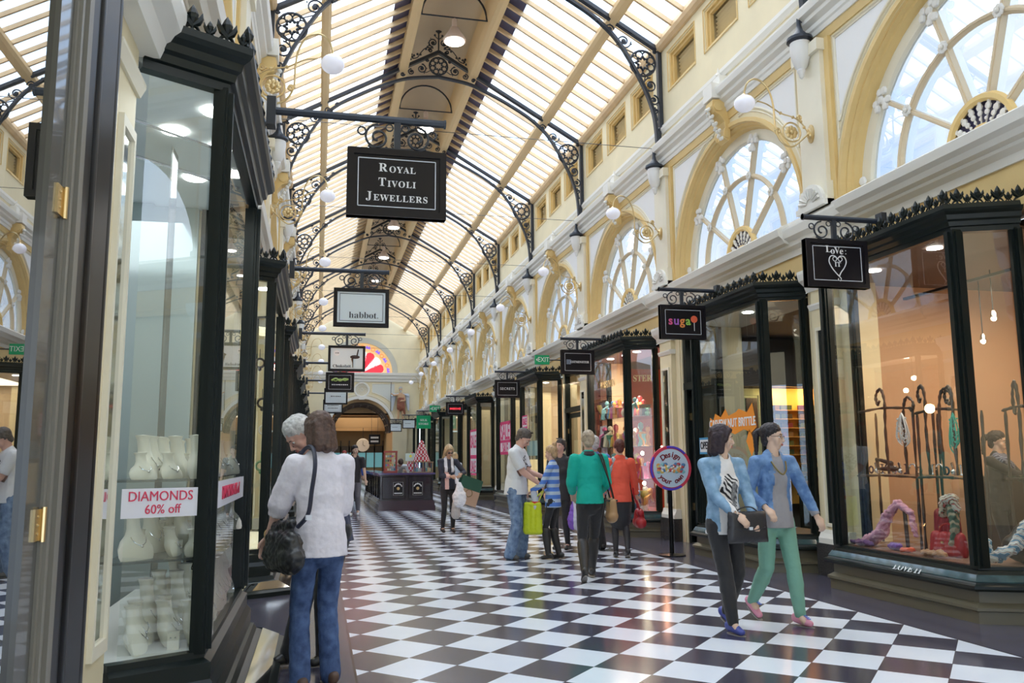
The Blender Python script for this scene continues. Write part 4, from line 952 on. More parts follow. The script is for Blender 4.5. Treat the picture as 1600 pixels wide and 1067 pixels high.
rack(6.35, 6.25, 6.62, .455, 1.22, 1.82, 'twisted dark iron rack at the right pane of the nearest right window', ((6.45, .46, 1.62, .06),))
def necklace(x, y, z, col, label, n=7, h=.30, w=.06):
    b = MB(); r = random.Random(int(y*100))
    for i in range(n):
        k = r.uniform(.7, 1.0); a = i*.9
        b.tube(smooth_poly([(x, y, z), (x-.02*math.cos(a), y+w*.6*math.sin(a), z-h*k*.3), (x-.03*math.cos(a), y+w*math.sin(a), z-h*k*.8), (x, y+w*.4*math.sin(a+1), z-h*k)], 5), .006, 5)
        for t in range(6): b.ball((x-.02*math.cos(a), y+w*math.sin(a)*r.uniform(.4, 1), z-h*k*r.uniform(.15, .95)), .010, 6, 4)
    return b.build('necklace', col, smooth=True, label=label, cat='necklace')
necklace(5.99, 7.0, 1.82, C(.05, .55, .42, r=.4), 'teal green bead necklace bundle hanging from the iron rack', 10, .42)
necklace(6.0, 7.75, 1.86, M('clear_beads', (.75, .78, .80), .15), 'pale crystal necklace bundle hanging from the iron rack', 12, .36, .10)
# small jewellery on the shelf
for k in range(16):
    y = 6.98+k*.098; 
    if 7.52 < y < 7.62: continue
    b = MB(); kk = k % 4
    if kk == 0: b.ring((6.1, y, 1.22+.055), .05, .008, 14, 'x', 5, -.2, PI+.2)
    elif kk == 1: b.lathe([(.03, 0), (.03, .01), (.008, .02), (.008, .09), (.03, .10), (0, .11)], (6.1, y, 1.22), 10)
    elif kk == 2: b.bar((6.1, y-.02, 1.22), (6.1, y+.02, 1.34), .03, .01, (1, 0, 0)); b.ball((6.1, y, 1.25), .028, 8, 5)
    else: b.ring((6.1, y, 1.22+.04), .036, .01, 12, 'x', 5)
    b.build('bracelet', M('polished_silver', (.75, .76, .78), .2, 1) if k % 3 else M('dark_bead', (.05, .05, .10), .2), smooth=True, label='small silver or dark jewel piece standing on the glass shelf of the iron rack', cat='jewellery', group='jewels on the rack shelf')
shell([((6.1, 8.25, 1.27), (6.1, 8.05, 1.27), .04, .05, (1, .6)), ((6.1, 8.35, 1.38), (6.1, 8.1, 1.33), .018, .03), ((6.1, 8.35, 1.38), (6.1, 8.32, 1.27), .018, .02)], .012, 'handbag', M('black_leather', (.02, .02, .022), .3), label='black folded clutch bag on the glass shelf of the iron rack', cat='bag')
# scarves, bags and hats on the deck
def scarf(pts, rad, col, label, seed=0, vox=.014):
    return shell([(a, c, ra, rb, (1, .7)) for (a, ra), (c, rb) in zip(list(zip(pts, rad)), list(zip(pts, rad))[1:])], vox, 'scarf', col, smooth=2, disp=(.045, .035), label=label, cat='scarf')
def stripes(name, cols, scale, dirn=(1, 1, 1), rough=.85, dist=4):
    if name in MATS: return MATS[name]
    m = M(name, cols[0], rough); n, l = m.node_tree.nodes, m.node_tree.links
    t = n.new('ShaderNodeTexCoord'); w = n.new('ShaderNodeTexWave'); w.inputs['Scale'].default_value = scale; w.inputs['Distortion'].default_value = dist; w.bands_direction = 'DIAGONAL' if dirn == (1, 1, 1) else ('Z' if dirn == (0, 0, 1) else 'X')
    r = n.new('ShaderNodeValToRGB'); r.color_ramp.interpolation = 'CONSTANT'; els = r.color_ramp.elements
    while len(els) < len(cols): els.new(.5)
    for i, c in enumerate(cols): els[i].position = i/len(cols); els[i].color = (*c, 1)
    l.new(t.outputs['Object'], w.inputs['Vector']); l.new(w.outputs['Fac'], r.inputs[0]); l.new(r.outputs[0], n['Principled BSDF'].inputs['Base Color'])
    return m
PINKS = stripes('pink_scarf_cloth', ((.75, .38, .52), (.82, .52, .62), (.60, .30, .45)), 6)
scarf([(5.85, 8.22, .50), (5.86, 8.02, .60), (5.88, 7.92, .80), (5.92, 7.80, .92), (5.95, 7.66, .84), (5.95, 7.60, .62)], [.09, .08, .06, .05, .04, .03], PINKS, 'pink scarf draped over a stand on the shop window floor')
b = MB(); b.tube([(5.93, 7.70, .456), (5.93, 7.72, .88)], .02, 8); b.build('scarf_stand', TWIG, label='thin dark stand holding up the pink scarf', cat='stand')
scarf([(5.72, 8.30, .49), (5.72, 8.10, .50), (5.72, 8.0, .49)], [.035, .045, .03], C(.16, .06, .20), 'dark purple scarf heaped left of the pink one')
scarf([(5.80, 7.78, .49), (5.78, 7.66, .50)], [.045, .05], C(.20, .10, .45), 'violet scarf bundle at the foot of the pink scarf')
scarf([(5.74, 7.55, .48), (5.73, 7.38, .49)], [.03, .032], C(.75, .12, .05), 'orange red cloth lying in the front of the window')
scarf([(5.72, 7.22, .49), (5.72, 7.0, .50), (5.72, 6.92, .49)], [.035, .045, .03], C(.45, .25, .14), 'tan brown cloth lying in front of the red bag')
def boxbag(x, y, z, d, w, h, col, label, rz=.1):
    root = empty('handbag', (x, y, z), rz, label, 'bag')
    shell([((-d/2+.03, -w/2+.03, .03), (d/2-.03, -w/2+.03, .03), .03, .03), ((-d/2+.03, w/2-.03, .03), (d/2-.03, w/2-.03, .03), .03, .03)] + [((0, -w/2+.03+(w-.06)*t, .04), (0, -w/2+.03+(w-.06)*t, h-.04), d/2, d/2*.8) for t in (0, .33, .66, 1)], .015, 'bag_body', col, root, local=True)
    b = MB(); b.ring((0, 0, h-.01), w*.28, .01, 16, 'x', 6, 0, PI); b.build('handle', col, root, local=True, smooth=True)
    b = MB(); b.cb((-d/2-.005, 0, h*.6), (.01, .03, .02)); b.build('clasp', BRASS, root, local=True)
    return root
RL = M('red_leather', (.42, .035, .045), .4)
boxbag(5.93, 7.12, .455, .14, .34, .22, RL, 'dark red leather bag lowest in the middle of the nearest right window')
boxbag(6.10, 7.32, .455, .14, .32, .42, M('wine_leather', (.30, .03, .05), .4), 'taller wine red bag behind the striped scarf in the window', -.2)
SC2 = stripes('striped_scarf_cloth', ((.55, .55, .50), (.55, .10, .08), (.10, .16, .12), (.65, .6, .5)), 7)
scarf([(5.98, 7.20, .86), (5.94, 7.12, .98), (5.94, 7.03, 1.0), (5.95, 7.0, .90)], [.06, .065, .055, .04], SC2, 'grey red and green striped scarf wound on a bust in the window')
scarf([(5.95, 7.05, .90), (5.92, 7.0, .72), (5.90, 7.02, .58)], [.06, .05, .04], stripes('green_scarf_cloth', ((.10, .16, .12), (.35, .30, .22)), 6), 'dark green scarf tail hanging below the striped one')
SC3 = stripes('white_scarf_cloth', ((.80, .80, .78), (.45, .30, .28), (.75, .78, .82), (.10, .25, .40)), 8)
scarf([(5.80, 6.42, .52), (5.92, 6.30, .62), (6.02, 6.28, .80), (6.16, 6.28, .88), (6.30, 6.26, .74)], [.07, .06, .05, .055, .05], SC3, 'white scarf with brown and blue pattern, right pane of the nearest right window')
scarf([(5.72, 6.55, .50), (5.76, 6.45, .56), (5.74, 6.40, .66)], [.05, .05, .03], stripes('blue_white_cloth', ((.80, .82, .85), (.08, .30, .50)), 9), 'blue and white striped cloth at the corner post of the window')
shell([((6.25, 6.42, .50), (6.10, 6.48, .60), .10, .12), ((6.10, 6.48, .60), (6.18, 6.40, .78), .11, .08)], .02, 'handbag', M('black_leather'), disp=(.03, .06), label='slouchy black bag behind the white patterned scarf', cat='bag')
# counter, cabinet and hanging spots
root = empty('counter', (8.3, 6.6, 0), 0, 'dark shop counter behind the assistant in the nearest right shop', 'counter')
b = MB(); b.box((7.2, 4.9, 0), (7.7, 7.2, 1.0)); b.build('body', M('dark_wood', (.05, .03, .025), .35), root); b = MB(); b.box((7.15, 4.85, 1.0), (7.75, 7.25, 1.04)); b.build('top', BLACK, root)
root = empty('cabinet', (8.9, 8, 0), 0, 'brown low wall cabinet at the back of the nearest right shop', 'cabinet')
b = MB(); b.box((8.7, 7.3, 0), (9.25, 8.9, 1.15)); b.build('body', M('brown_wood', (.16, .085, .045), .4, var=(4, .2)), root)
for k in range(3): b = MB(); b.box((8.68, 7.34+k*.52, .08), (8.70, 7.82+k*.52, 1.1)); b.build('door', M('brown_wood2', (.22, .12, .06), .4, var=(4, .2)), root)
root = empty('counter', (8.0, 8, 0), 0, 'long dark wooden counter behind the iron racks in the nearest right shop', 'counter')
b = MB(); b.box((7.85, 6.5, 0), (8.35, 8.85, 1.12)); b.build('body', M('dark_wood'), root); b = MB(); b.box((7.82, 6.47, 1.12), (8.38, 8.87, 1.16)); b.build('top', M('dark_wood'), root)
b = MB(); b.box((9.2, 5.6, 1.25), (9.28, 7.9, 1.95)); b.build('display_board', M('brown_wood'), label='dark brown panel on the peach back wall of the nearest right shop', cat='panel')
for k, (x, y, z) in enumerate(((7.4, 7.9, 2.95), (7.3, 7.3, 3.05), (7.2, 6.75, 2.45), (7.6, 8.3, 2.75))):
    root = empty('spot_lamp', (x, y, z), 0, 'small hanging spot lamp in the nearest right shop, %s' % ('on the longest drop' if k == 2 else ['far left', 'near the corner post', '', 'lowest at the left'][k]), 'lamp')
    b = MB(); b.tube([(x, y, z+.06), (x, y, 3.5)], .006, 5); b.build('cord', IRON, root); b = MB(); b.lathe([(.015, .08), (.03, .05), (.035, 0), (0, 0)], (x, y, z), 12); b.build('lamp_shade', M('polished_silver'), root, smooth=True)
    b = MB(); b.ball((x, y, z-.012), .028, 10, 6); b.build('bulb', M('bulb_glow', (1, .9, .75), .3, emit=((1, .85, .6), 30)), root, smooth=True)
lamp('AREA', (7.6, 7.0, 3.3), 30, (1, .74, .50), 1.6, 2.4); lamp('POINT', (8.7, 6.7, 1.9), 16, (1, .6, .3), .15); lamp('AREA', (5.95, 7.3, 3.36), 8, (1, .85, .7), .3, 1.4)
b = MB(); b.box((6.95, 4.9, 3.30), (7.0, 8.8, 3.33)); b.build('light_track', BLACK, label='black ceiling light track in the nearest right shop', cat='light track')
sl = math.atan2(.392-.34, .078)
text('lettering', serif('LOVE IT'), .10, M('silver_letter', (.62, .66, .68), .3, .6), Vector((5.462, 7.12, .352)), face_dir(-1, 0) @ Matrix.Rotation(-.75, 3, 'X'), SHOPN['love'])

# ------------------------------------------------------------------ sweet shop
OR = M('orange_lit_wall', (.80, .42, .08), .6)
root = empty('shelving', (8.35, 13.55, 0), 0, 'orange shelving wall with rows of sweet jars, behind the walking pair', 'shelving')
b = MB(); b.box((7.78, 13.50, .6), (9.05, 13.66, 2.62)); b.build('back_panel', OR, root)
for k in range(9): z = .98+k*.155; b = MB(); b.box((7.80, 13.34, z), (9.04, 13.50, z+.012)); b.build('shelf', M('shelf_amber', (.55, .30, .08), .4), root)
jc = [(.05, .035, .02), (.12, .13, .05), (.14, .03, .04), (.06, .08, .035), (.20, .12, .06)]
for k in range(9):
    z = .992+k*.155
    for j in range(10):
        if j in (3, 7): continue
        c = jc[(k*3+j*2) % 5]; x = 7.86+j*.122
        b = MB(); b.box((x-.045, 13.38, z), (x+.045, 13.46, z+.085)); 
        b.build('sweet_jar', M('jar_%d' % ((k*3+j*2) % 5), c, .5, spec=.2), label='small dark sweet jar in the rows on the orange lit wall', cat='jar', group='sweet jars on the orange wall')
b = MB(); b.box((6.98, 13.30, 2.64), (9.06, 13.66, 3.48)); b.build('bulkhead', M('dark_ceiling'), label='dark bulkhead above the orange jar wall', cat='bulkhead')
lamp('AREA', (8.3, 13.0, 2.55), 7, (1, .62, .25), 1.2, .2, (math.radians(20), 0, 0)); lamp('AREA', (7.4, 11.4, 3.3), 12, (1, .95, .85), 1.5, 2)
for x in (7.95, 8.5): lamp('POINT', (x, 13.36, 2.5), 3, (1, .6, .25), .03)
root = empty('counter', (8.5, 12.3, 0), 0, 'black glass-topped sweet counter in front of the jar wall', 'counter'); b = MB(); b.box((7.9, 11.6, 0), (9.0, 12.9, .78)); b.build('body', BLACK, root); b = MB(); b.box((7.88, 11.58, .78), (9.02, 12.92, .81)); b.build('top', TEAL, root)
for k in range(8): b = MB(); x, y = 8.0+(k % 4)*.24, 11.8+(k//4)*.5; b.lathe([(.055, 0), (.06, .02), (.06, .16), (.04, .19), (.045, .22), (0, .23)], (x, y, .81), 12); b.build('glass_jar', G_CASE, smooth=True, label='clear glass jar standing on the black sweet counter', cat='jar', group='glass jars on the sweet counter')
root = empty('door_panel', (7.35, 13.6, 0), 0, 'pale green panelled cupboard door at the back of the sweet shop', 'door'); b = MB(); b.box((6.95, 13.58, 0), (7.70, 13.68, 2.62)); b.build('body', M('pale_green_paint', (.55, .66, .42), .5), root); b = MB(); b.tube([(7.03, 13.575, .3), (7.62, 13.575, .3), (7.62, 13.575, 2.5), (7.03, 13.575, 2.5)], .015, 4, True); b.build('moulding', M('pale_green_wall'), root); b = MB(); b.box((7.36, 13.55, 1.75), (7.58, 13.575, 2.45)); b.build('picture', M('dark_screen', (.06, .05, .06), .3), root)
b = MB(); poly = [(11.32, 1.70), (11.28, 1.98), (11.18, 1.93), (11.12, 2.03), (10.95, 1.97), (10.80, 2.08), (10.72, 1.98), (10.5, 2.02), (10.42, 2.06), (10.2, 2.0), (10.05, 2.12), (10.0, 1.95), (9.96, 1.80), (10.1, 1.73), (10.3, 1.78), (10.55, 1.72), (10.8, 1.78), (11.0, 1.71), (11.15, 1.76)]
SX = 5.545
b.prism([(y, z) for y, z in poly], SX-.003, SX, ax=0); b.build('splash_sticker', M('sticker_orange', (.95, .32, .03), .5), label='orange splash sticker on the sweet shop window reading Cashew Nut Brittle', cat='sticker')
text('lettering', 'CASHEW NUT BRITTLE', .165, WHT, Vector((SX-.006, 10.64, 1.875)), face_dir(-1, 0), bpy.data.objects['splash_sticker'], xs=.78, bold=.003)
b = MB(); b.prism([(y, z) for y, z in ((10.25, 1.62), (10.15, 1.78), (10.05, 1.62), (9.98, 1.70), (10.02, 1.55), (10.12, 1.42), (10.2, 1.55))], SX-.003, SX, ax=0); b.build('splash_sticker', M('sticker_orange'), label='small orange burst below the brittle sticker', cat='sticker')
root = empty('open_sign', (SX, 11.45, 1.55), 0, 'blue and white OPEN sign at the left edge of the sweet shop window', 'sign'); b = MB(); b.box((SX-.004, 11.27, 1.46), (SX, 11.66, 1.70)); b.build('board', M('open_blue', (.08, .35, .62), .4), root); b = MB(); b.box((SX-.006, 11.29, 1.49), (SX-.004, 11.64, 1.67)); b.build('panel', WHT, root); text('lettering', 'OPEN', .15, INK, Vector((SX-.008, 11.465, 1.58)), face_dir(-1, 0), root, bold=.004, xs=.8)

# ------------------------------------------------------------------ figurine shop
PAL = [(.55, .08, .10), (.75, .35, .10), (.10, .25, .50), (.80, .72, .55), (.12, .35, .22), (.70, .15, .35), (.85, .85, .80), (.05, .05, .07), (.75, .55, .15), (.25, .55, .60)]
for z in (1.02, 1.62, 2.18):
    b = MB('R'); b.prism([(-.30, 14.60), (.02, 14.62), (.42, 14.78), (.42, 16.78), (.0, 16.95), (-.30, 16.95)], z, z+.012, ax=2); b.build('shelf', G_CASE, label='%s glass shelf in the figurine shop window' % {1.02: 'lowest', 1.62: 'middle', 2.18: 'topmost'}[z], cat='shelf')
def trinket(x, y, z, k, col, s):
    b = MB()
    if k == 0: b.lathe([(.035*s, 0), (.04*s, .01*s), (.02*s, .06*s), (.035*s, .12*s), (.015*s, .17*s), (.03*s, .20*s), (.028*s, .24*s), (0, .26*s)], (x, y, z), 10)
    elif k == 1: b.ball((x, y, z+.05*s), .05*s, 10, 7); b.ball((x, y-.01, z+.12*s), .032*s, 8, 6); b.ball((x-.03*s, y, z+.15*s), .014*s, 6, 4); b.ball((x+.03*s, y, z+.15*s), .014*s, 6, 4)
    elif k == 2: b.cb((x, y, z+.06*s), (.10*s, .08*s, .12*s)); b.cb((x, y, z+.125*s), (.11*s, .09*s, .012*s))
    elif k == 3: b.lathe([(.03*s, 0), (.012*s, .02*s), (.012*s, .07*s), (.055*s, .13*s), (.06*s, .18*s), (.05*s, .18*s)], (x, y, z), 12)
    else: b.tube([(x-.04*s, y, z), (x-.02*s, y, z+.12*s), (x+.02*s, y, z+.16*s), (x+.05*s, y, z+.08*s)], [.03*s, .03*s, .025*s, .012*s], 7); b.ball((x+.02*s, y, z+.2*s), .03*s, 7, 5)
    return b.build('figurine', M('trinket_%d' % col, PAL[col], .3, coat=.3), smooth=True, label='small bright figurine crowded on the shelves of the red-lined shop window', cat='figurine', group='figurines in the red-lined window')
for z in (.457, 1.034, 1.634, 2.194):
    for j in range(17):
        for i in range(2):
            y = 14.86+j*.113; u = .34-i*.26
            if z < .5 and i: u = .1
            trinket(6.1-u, y+RND.uniform(-.02, .02), z, RND.randrange(5), RND.randrange(10), RND.uniform(1.0, 1.9) if z > .5 else RND.uniform(1.3, 2.1))
for k, (y, z) in enumerate(((14.85, 1.5), (15.5, 1.95), (15.1, 2.5), (14.8, .95))):
    b = MB(); b.ball((5.9, y, z), .035, 8, 6); b.build('lamp_bulb', M('bulb_glow'), label='glowing bulb among the figurines, %s' % ['beside the middle shelf', 'above the top figurines', 'highest', 'lowest'][k], cat='lamp', smooth=True)
lamp('AREA', (5.95, 15.6, 3.35), 28, (1, .8, .6), .3, 1.6); lamp('POINT', (6.6, 15.5, 1.6), 12, (1, .5, .3), .1); lamp('POINT', (7.2, 15.8, 2.6), 22, (1, .5, .35), .2)
GOLDL = M('gold_letter', (.62, .48, .24), .35, .4)
text('lettering', serif('WESTMIN'), .20, GOLDL, Vector((5.56, 15.75, 2.86)), face_dir(-1, 0), SHOPN['wm'], xs=.9)
text('lettering', serif('STER'), .17, GOLDL, Vector((5.83, 14.575, 2.87)), face_dir(-.385, -.92), SHOPN['wm'], xs=.8)

# ------------------------------------------------------------------ sale posters and other window stickers
def poster(name, x, y0, y1, z0, z1, face, words, label, col=(.80, .04, .20)):
    root = empty(name, (x, (y0+y1)/2, z0), 0, label, 'poster')
    b = MB(); b.box((x, y0, z0), (x+.004, y1, z1)); b.build('sheet', M('poster_white', (.88, .84, .86), .5), root)
    b = MB(); t = .035*(y1-y0)/.6
    for a, c in (((x-.002, y0, z0), (x, y1, z0+t)), ((x-.002, y0, z1-t), (x, y1, z1)), ((x-.002, y0, z0), (x, y0+t, z1)), ((x-.002, y1-t, z0), (x, y1, z1)), ((x-.002, y0, z0+(z1-z0)*.36), (x, y1, z0+(z1-z0)*.44))): b.box(a, c)
    b.build('border', M('poster_pink', col, .5), root)
    w = y1-y0
    for t_, sz, zz in words: text('lettering', t_, sz*w, M('poster_pink'), Vector((x-.004, (y0+y1)/2, z0+(z1-z0)*zz)), face_dir(-1, 0), root, bold=.01, xs=.8)
    return root
poster('sale_poster', 5.54, 24.3, 25.8, 1.55, 2.55, 0, (('SALE', .48, .68), ('SALE', .30, .17)), 'pink bordered SALE poster directly left of the white-shirted man')
poster('sale_poster', 5.54, 29.75, 31.1, .85, 2.50, 0, (('SALE', .48, .72), ('SALE', .40, .18)), 'tall pink bordered SALE poster just right of the blonde shopper')
poster('sale_poster', 5.54, 22.25, 22.85, 2.05, 2.6, 0, (('SALE', .40, .68),), 'small pink SALE poster above the man with the yellow bag')
root = empty('display_case', (5.85, 21.9, .455), 0, 'glowing cream display case behind the striped girl', 'display case'); b = MB(); b.box((5.68, 21.2, .455), (6.0, 22.8, 1.4)); b.build('body', M('lit_cream', (.85, .65, .35), .5, emit=((1, .72, .35), .35)), root); b = MB(); b.box((5.66, 21.2, 1.5), (5.68, 22.8, 1.9)); b.build('header', M('pale_aqua', (.45, .66, .68), .4), root)
lamp('AREA', (7, 21.5, 3.3), 30, (1, .82, .6), 2, 3); lamp('AREA', (7, 25.8, 3.3), 16, (1, .85, .65), 2, 3); lamp('AREA', (7, 31, 3.3), 12, (1, .85, .65), 2, 3); lamp('AREA', (7.2, 37, 3.3), 18, (1, .85, .65), 2, 6); lamp('AREA', (7.2, 46, 3.3), 16, (.8, .95, 1), 2, 6)
b = MB('R'); b.box((-.05, 17.45, 1.86), (-.045, 17.95, 2.12)); o = b.build('notice', WHT, label='white handwritten style notice on the door glass above the teal shopper', cat='notice')
b = MB('R'); b.box((-.05, 17.5, 1.5), (-.045, 17.9, 1.80)); b.build('notice', M('photo_print', (.25, .3, .36), .4, var=(9, .8)), label='dark photo notice below the white one on the door glass', cat='notice')

# ------------------------------------------------------------------ jeweller's window
def neck_bust(s=1.0, h=.30):
    root = empty('necklace_bust')
    b = MB(); n = 12
    prof = [(.104, .0, .036), (.112, .02, .044), (.110, .06, .050), (.086, .100, .050), (.050, .133, .042), (.037, .165, .036), (.034, .225, .034), (.046, .25, .044), (.0, .255, .0)]
    vs = []
    for r, z, d in prof:
        for k in range(n):
            a = 2*PI*k/n; lean = -.05*max(0, 1-z/.26)**1.5
            vs.append(((r*math.cos(a))*s, (d*math.sin(a)+lean)*s, z*s*h/.26))
    m = len(prof); b.add(vs, [(i*n+k, i*n+(k+1) % n, (i+1)*n+(k+1) % n, (i+1)*n+k) for i in range(m-1) for k in range(n)]+[tuple(range(n))[::-1]])
    b.build('bust', BEIGE, root, smooth=True, local=True)
    b = MB(); b.tube([(.048*s*math.cos(a), (-.052-.030*max(0, -math.sin(a)))*s, (.125+.045*math.sin(a))*s*h/.26) for a in [-PI+i*PI/8 for i in range(9)]], .0022, 4); b.ball((0, -.088*s, .074*s*h/.26), .007, 8, 5); b.build('necklace', M('polished_silver'), root, smooth=True, local=True)
    return root
nb = [neck_bust(.92, .26), neck_bust(.75, .19), neck_bust(1.0, .33)]
used = [False]*3
shelfz = {'deck': .455, 'shelf': .985, 'top': 1.375}
def bust(k, x, y, z, rz, row):
    o = nb[k] if not used[k] else dup(nb[k]); used[k] = True; place(o, x, y, z, rz)
    tag(o, 'cream velvet necklace bust %s in the left jeweller window' % row, 'necklace bust', 'cream necklace busts, ' + row)
def rot_to(dx, dy): return math.atan2(dx, -dy)
rows = [('on the window floor', .455, 3), ('on the middle glass shelf', .912, 2), ('on the upper glass shelf', 1.312, 2)]
for name, z, kinds in rows:
    for i in range(3):
        for j in range(12):
            x = -.90+i*.125; y = 4.60+(x+.94)*.5+.08+j*.175+(i % 2)*.08
            if y > 6.6: continue
            k = RND.choice([0, 1, 0, 2] if z < .5 else [0, 1, 1, 0]); zz = z
            if z < .5 and i == 0: zz = z
            bust(k, x+RND.uniform(-.02, .02), y, zz, PI/2+RND.uniform(-.7, .5), name)
for z, lab in ((.90, 'lower'), (1.30, 'upper')):
    b = MB('L'); b.prism([(-.05, 4.52), (.36, 4.70), (.36, 6.76), (-.05, 6.9)], z, z+.012, ax=2); b.build('shelf', M('dark_edge_glass', (.10, .12, .12), .1, alpha=.55), label='%s glass shelf in the left jeweller window' % lab, cat='shelf')
# earring cards and little boxes between the busts
for k in range(22):
    lvl = rows[k % 3]; x = -.88+RND.uniform(0, .30); y = 4.68+RND.uniform(.02, .10)+(k//3)*.23+max(0, (-.6-x))*0
    if y > 6.6: continue
    b = MB(); h = RND.uniform(.05, .09); b.cb((x, y, lvl[1]+h/2), (.055, .035, h)); o = b.build('display_block', BEIGE, label='cream velvet display block %s of the left jeweller window' % lvl[0].replace('on the', 'on the'), cat='display block', group='display blocks '+lvl[0])
    for e in (-1, 1): c = MB(); c.ball((x+e*.012, y-.019, lvl[1]+h*.7), .006, 6, 4); c.build('earring', M('dark_bead') if k % 2 else M('polished_silver'), o)
# white strip stickers across the panes
n1 = Vector((.20, -.39, 0)).normalized(); tdir = Vector((.39, .20, 0)).normalized()
A_ = Vector((-.94, 4.44, 0))
def near_pt(t, z, off): p = A_+tdir*t+n1*off; return (p.x, p.y, z)
root = empty('window_sticker', (-.75, 4.6, 1.14), 0, 'white strip sticker reading DIAMONDS 60% off on the left jeweller window', 'sticker')
b = MB(); q = [near_pt(t, z, o_) for o_ in (.012, .015) for t, z in ((.02, 1.13), (.43, 1.13), (.43, 1.272), (.02, 1.272))]
b.add(q, [(0, 1, 2, 3), (7, 6, 5, 4), (0, 4, 5, 1), (2, 6, 7, 3), (1, 5, 6, 2), (0, 3, 7, 4)]); b.build('strip', M('strip_white', (.84, .84, .92), .4), root)
REDL = M('red_letter', (.72, .03, .10), .4)
FN = face_dir(n1.x, n1.y)
text('lettering', 'DIAMONDS', .068, REDL, Vector(near_pt(.205, 1.232, .017)), FN, root, xs=.88)
text('lettering', '60% off', .064, REDL, Vector(near_pt(.215, 1.168, .017)), FN, root, xs=.9)
root = empty('window_sticker', (-.54, 6, 1.2), 0, 'white strip sticker with red letters on the corridor side pane of the jeweller window', 'sticker')
b = MB(); b.box((-.542, 4.85, 1.14), (-.539, 6.72, 1.29)); b.build('strip', M('strip_white'), root)
dd = text('lettering', 'DIAMONDS 60% off', .11, REDL, Vector((-.536, 5.8, 1.215)), face_dir(1, 0), root, xs=1.2)
lamp('AREA', (-.8, 5.6, 3.36), 5, (.92, .98, 1), .3, 1.8)
lamp('AREA', (-1.5, 6.6, 3.3), 8, (.92, .97, 1), .8, 3)
for y in (5.3, 6.05):
    b = MB(); b.tube([(-1.28, y-.3, 3.42), (-.62, y+.3, 3.42)], .012, 6); b.build('ceiling_rail', M('polished_silver'), label='thin steel rail on the white jeweller ceiling, %s' % ('nearer' if y < 6 else 'further'), cat='rail')

# second and third left windows
for k, (x, y, z, c) in enumerate(((-.62, 9.86, 2.05, 'trinket_7'), (-.60, 9.9, 1.75, 'trinket_6'), (-.66, 9.84, 2.5, 'trinket_7'), (-.62, 9.95, 1.35, 'trinket_4'))):
    b = MB(); b.ring((x, y, z), .05, .014, 14, 'y', 6); b.tube([(x, y, z+.05), (x, y, z+.16)], .004, 4); b.ball((x, y, z-.07), .022, 8, 5); b.build('hanging_bag', M(c), smooth=True, label='small ring-shaped ornament hung in the second left window, %s' % ['second from top', 'third from top', 'topmost', 'lowest'][k], cat='ornament')
lamp('AREA', (-1.3, 11, 3.3), 30, (1, .9, .6), .8, 2.5); lamp('POINT', (-1.4, 15.3, 2.4), 40, (1, .5, .2), .1)
for k, (x, y, z) in enumerate(((-.75, 14.9, 3.0), (-.62, 15.0, 2.75))):
    b = MB(); b.ball((x, y, z), .05, 10, 7); b.build('lamp_bulb', M('bulb_glow'), smooth=True, label='bright bare bulb in the orange window, %s' % ('upper' if k == 0 else 'lower'), cat='lamp')
b = MB(); b.ball((-.72, 14.9, 2.35), .16, 14, 9); b.tube([(-.72, 14.9, 2.5), (-.72, 14.9, 3.4)], .006, 5); b.build('pendant_lamp', BLACK, smooth=True, label='black ball pendant hanging in the orange window', cat='lamp')

# ------------------------------------------------------------------ kiosk
KB = M('kiosk_black', (.018, .012, .020), .18, coat=.5, var=(2, .3)); KP = M('kiosk_purple_top', (.10, .07, .20), .15, coat=.5)
root = empty('kiosk_counter', (2.48, 24.1, 0), 0, 'long black lacquered kiosk counter standing in the middle of the hall', 'kiosk')
x0, x1, y0, y1 = 1.70, 3.27, 24.1, 31.5
b = MB(); b.box((x0+.04, y0+.04, 0), (x1-.04, y0+.6, 1.0)); b.box((x0+.04, y0+.6, 0), (x0+.36, y1, 1.0)); b.box((x1-.36, y0+.6, 0), (x1-.04, y1, 1.0)); b.build('body', KB, root)
b = MB()
for o_, za, zb in ((-.02, 0, .14), (0, .14, .24), (.02, .24, .28)): b.box((x0+o_, y0+o_, za), (x1-o_, y0+.05, zb)); b.box((x0+o_, y0+.05, za), (x0+.05, y1, zb)); b.box((x1-.05, y0+.05, za), (x1-o_, y1, zb))
b.build('plinth', M('kiosk_plum', (.05, .022, .035), .2, coat=.5), root)
b = MB(); b.box((x0-.02, y0-.02, 1.0), (x1+.02, y0+.66, 1.05)); b.box((x0-.02, y0+.66, 1.0), (x0+.40, y1, 1.05)); b.box((x1-.40, y0+.66, 1.0), (x1+.02, y1, 1.05)); b.build('countertop', KP, root)
for k in range(2):
    b = MB(); cx = x0+.42+k*.74; b.tube([(cx-.32, y0+.035, .33), (cx+.32, y0+.035, .33), (cx+.32, y0+.035, .94), (cx-.32, y0+.035, .94)], .012, 4, True); b.build('front_panel', KB, root)
for k in range(8):
    b = MB(); cy = y0+.5+k*.9; b.tube([(x0+.03, cy-.38, .33), (x0+.03, cy+.38, .33), (x0+.03, cy+.38, .94), (x0+.03, cy-.38, .94)], .012, 4, True); b.build('side_panel', KB, root)
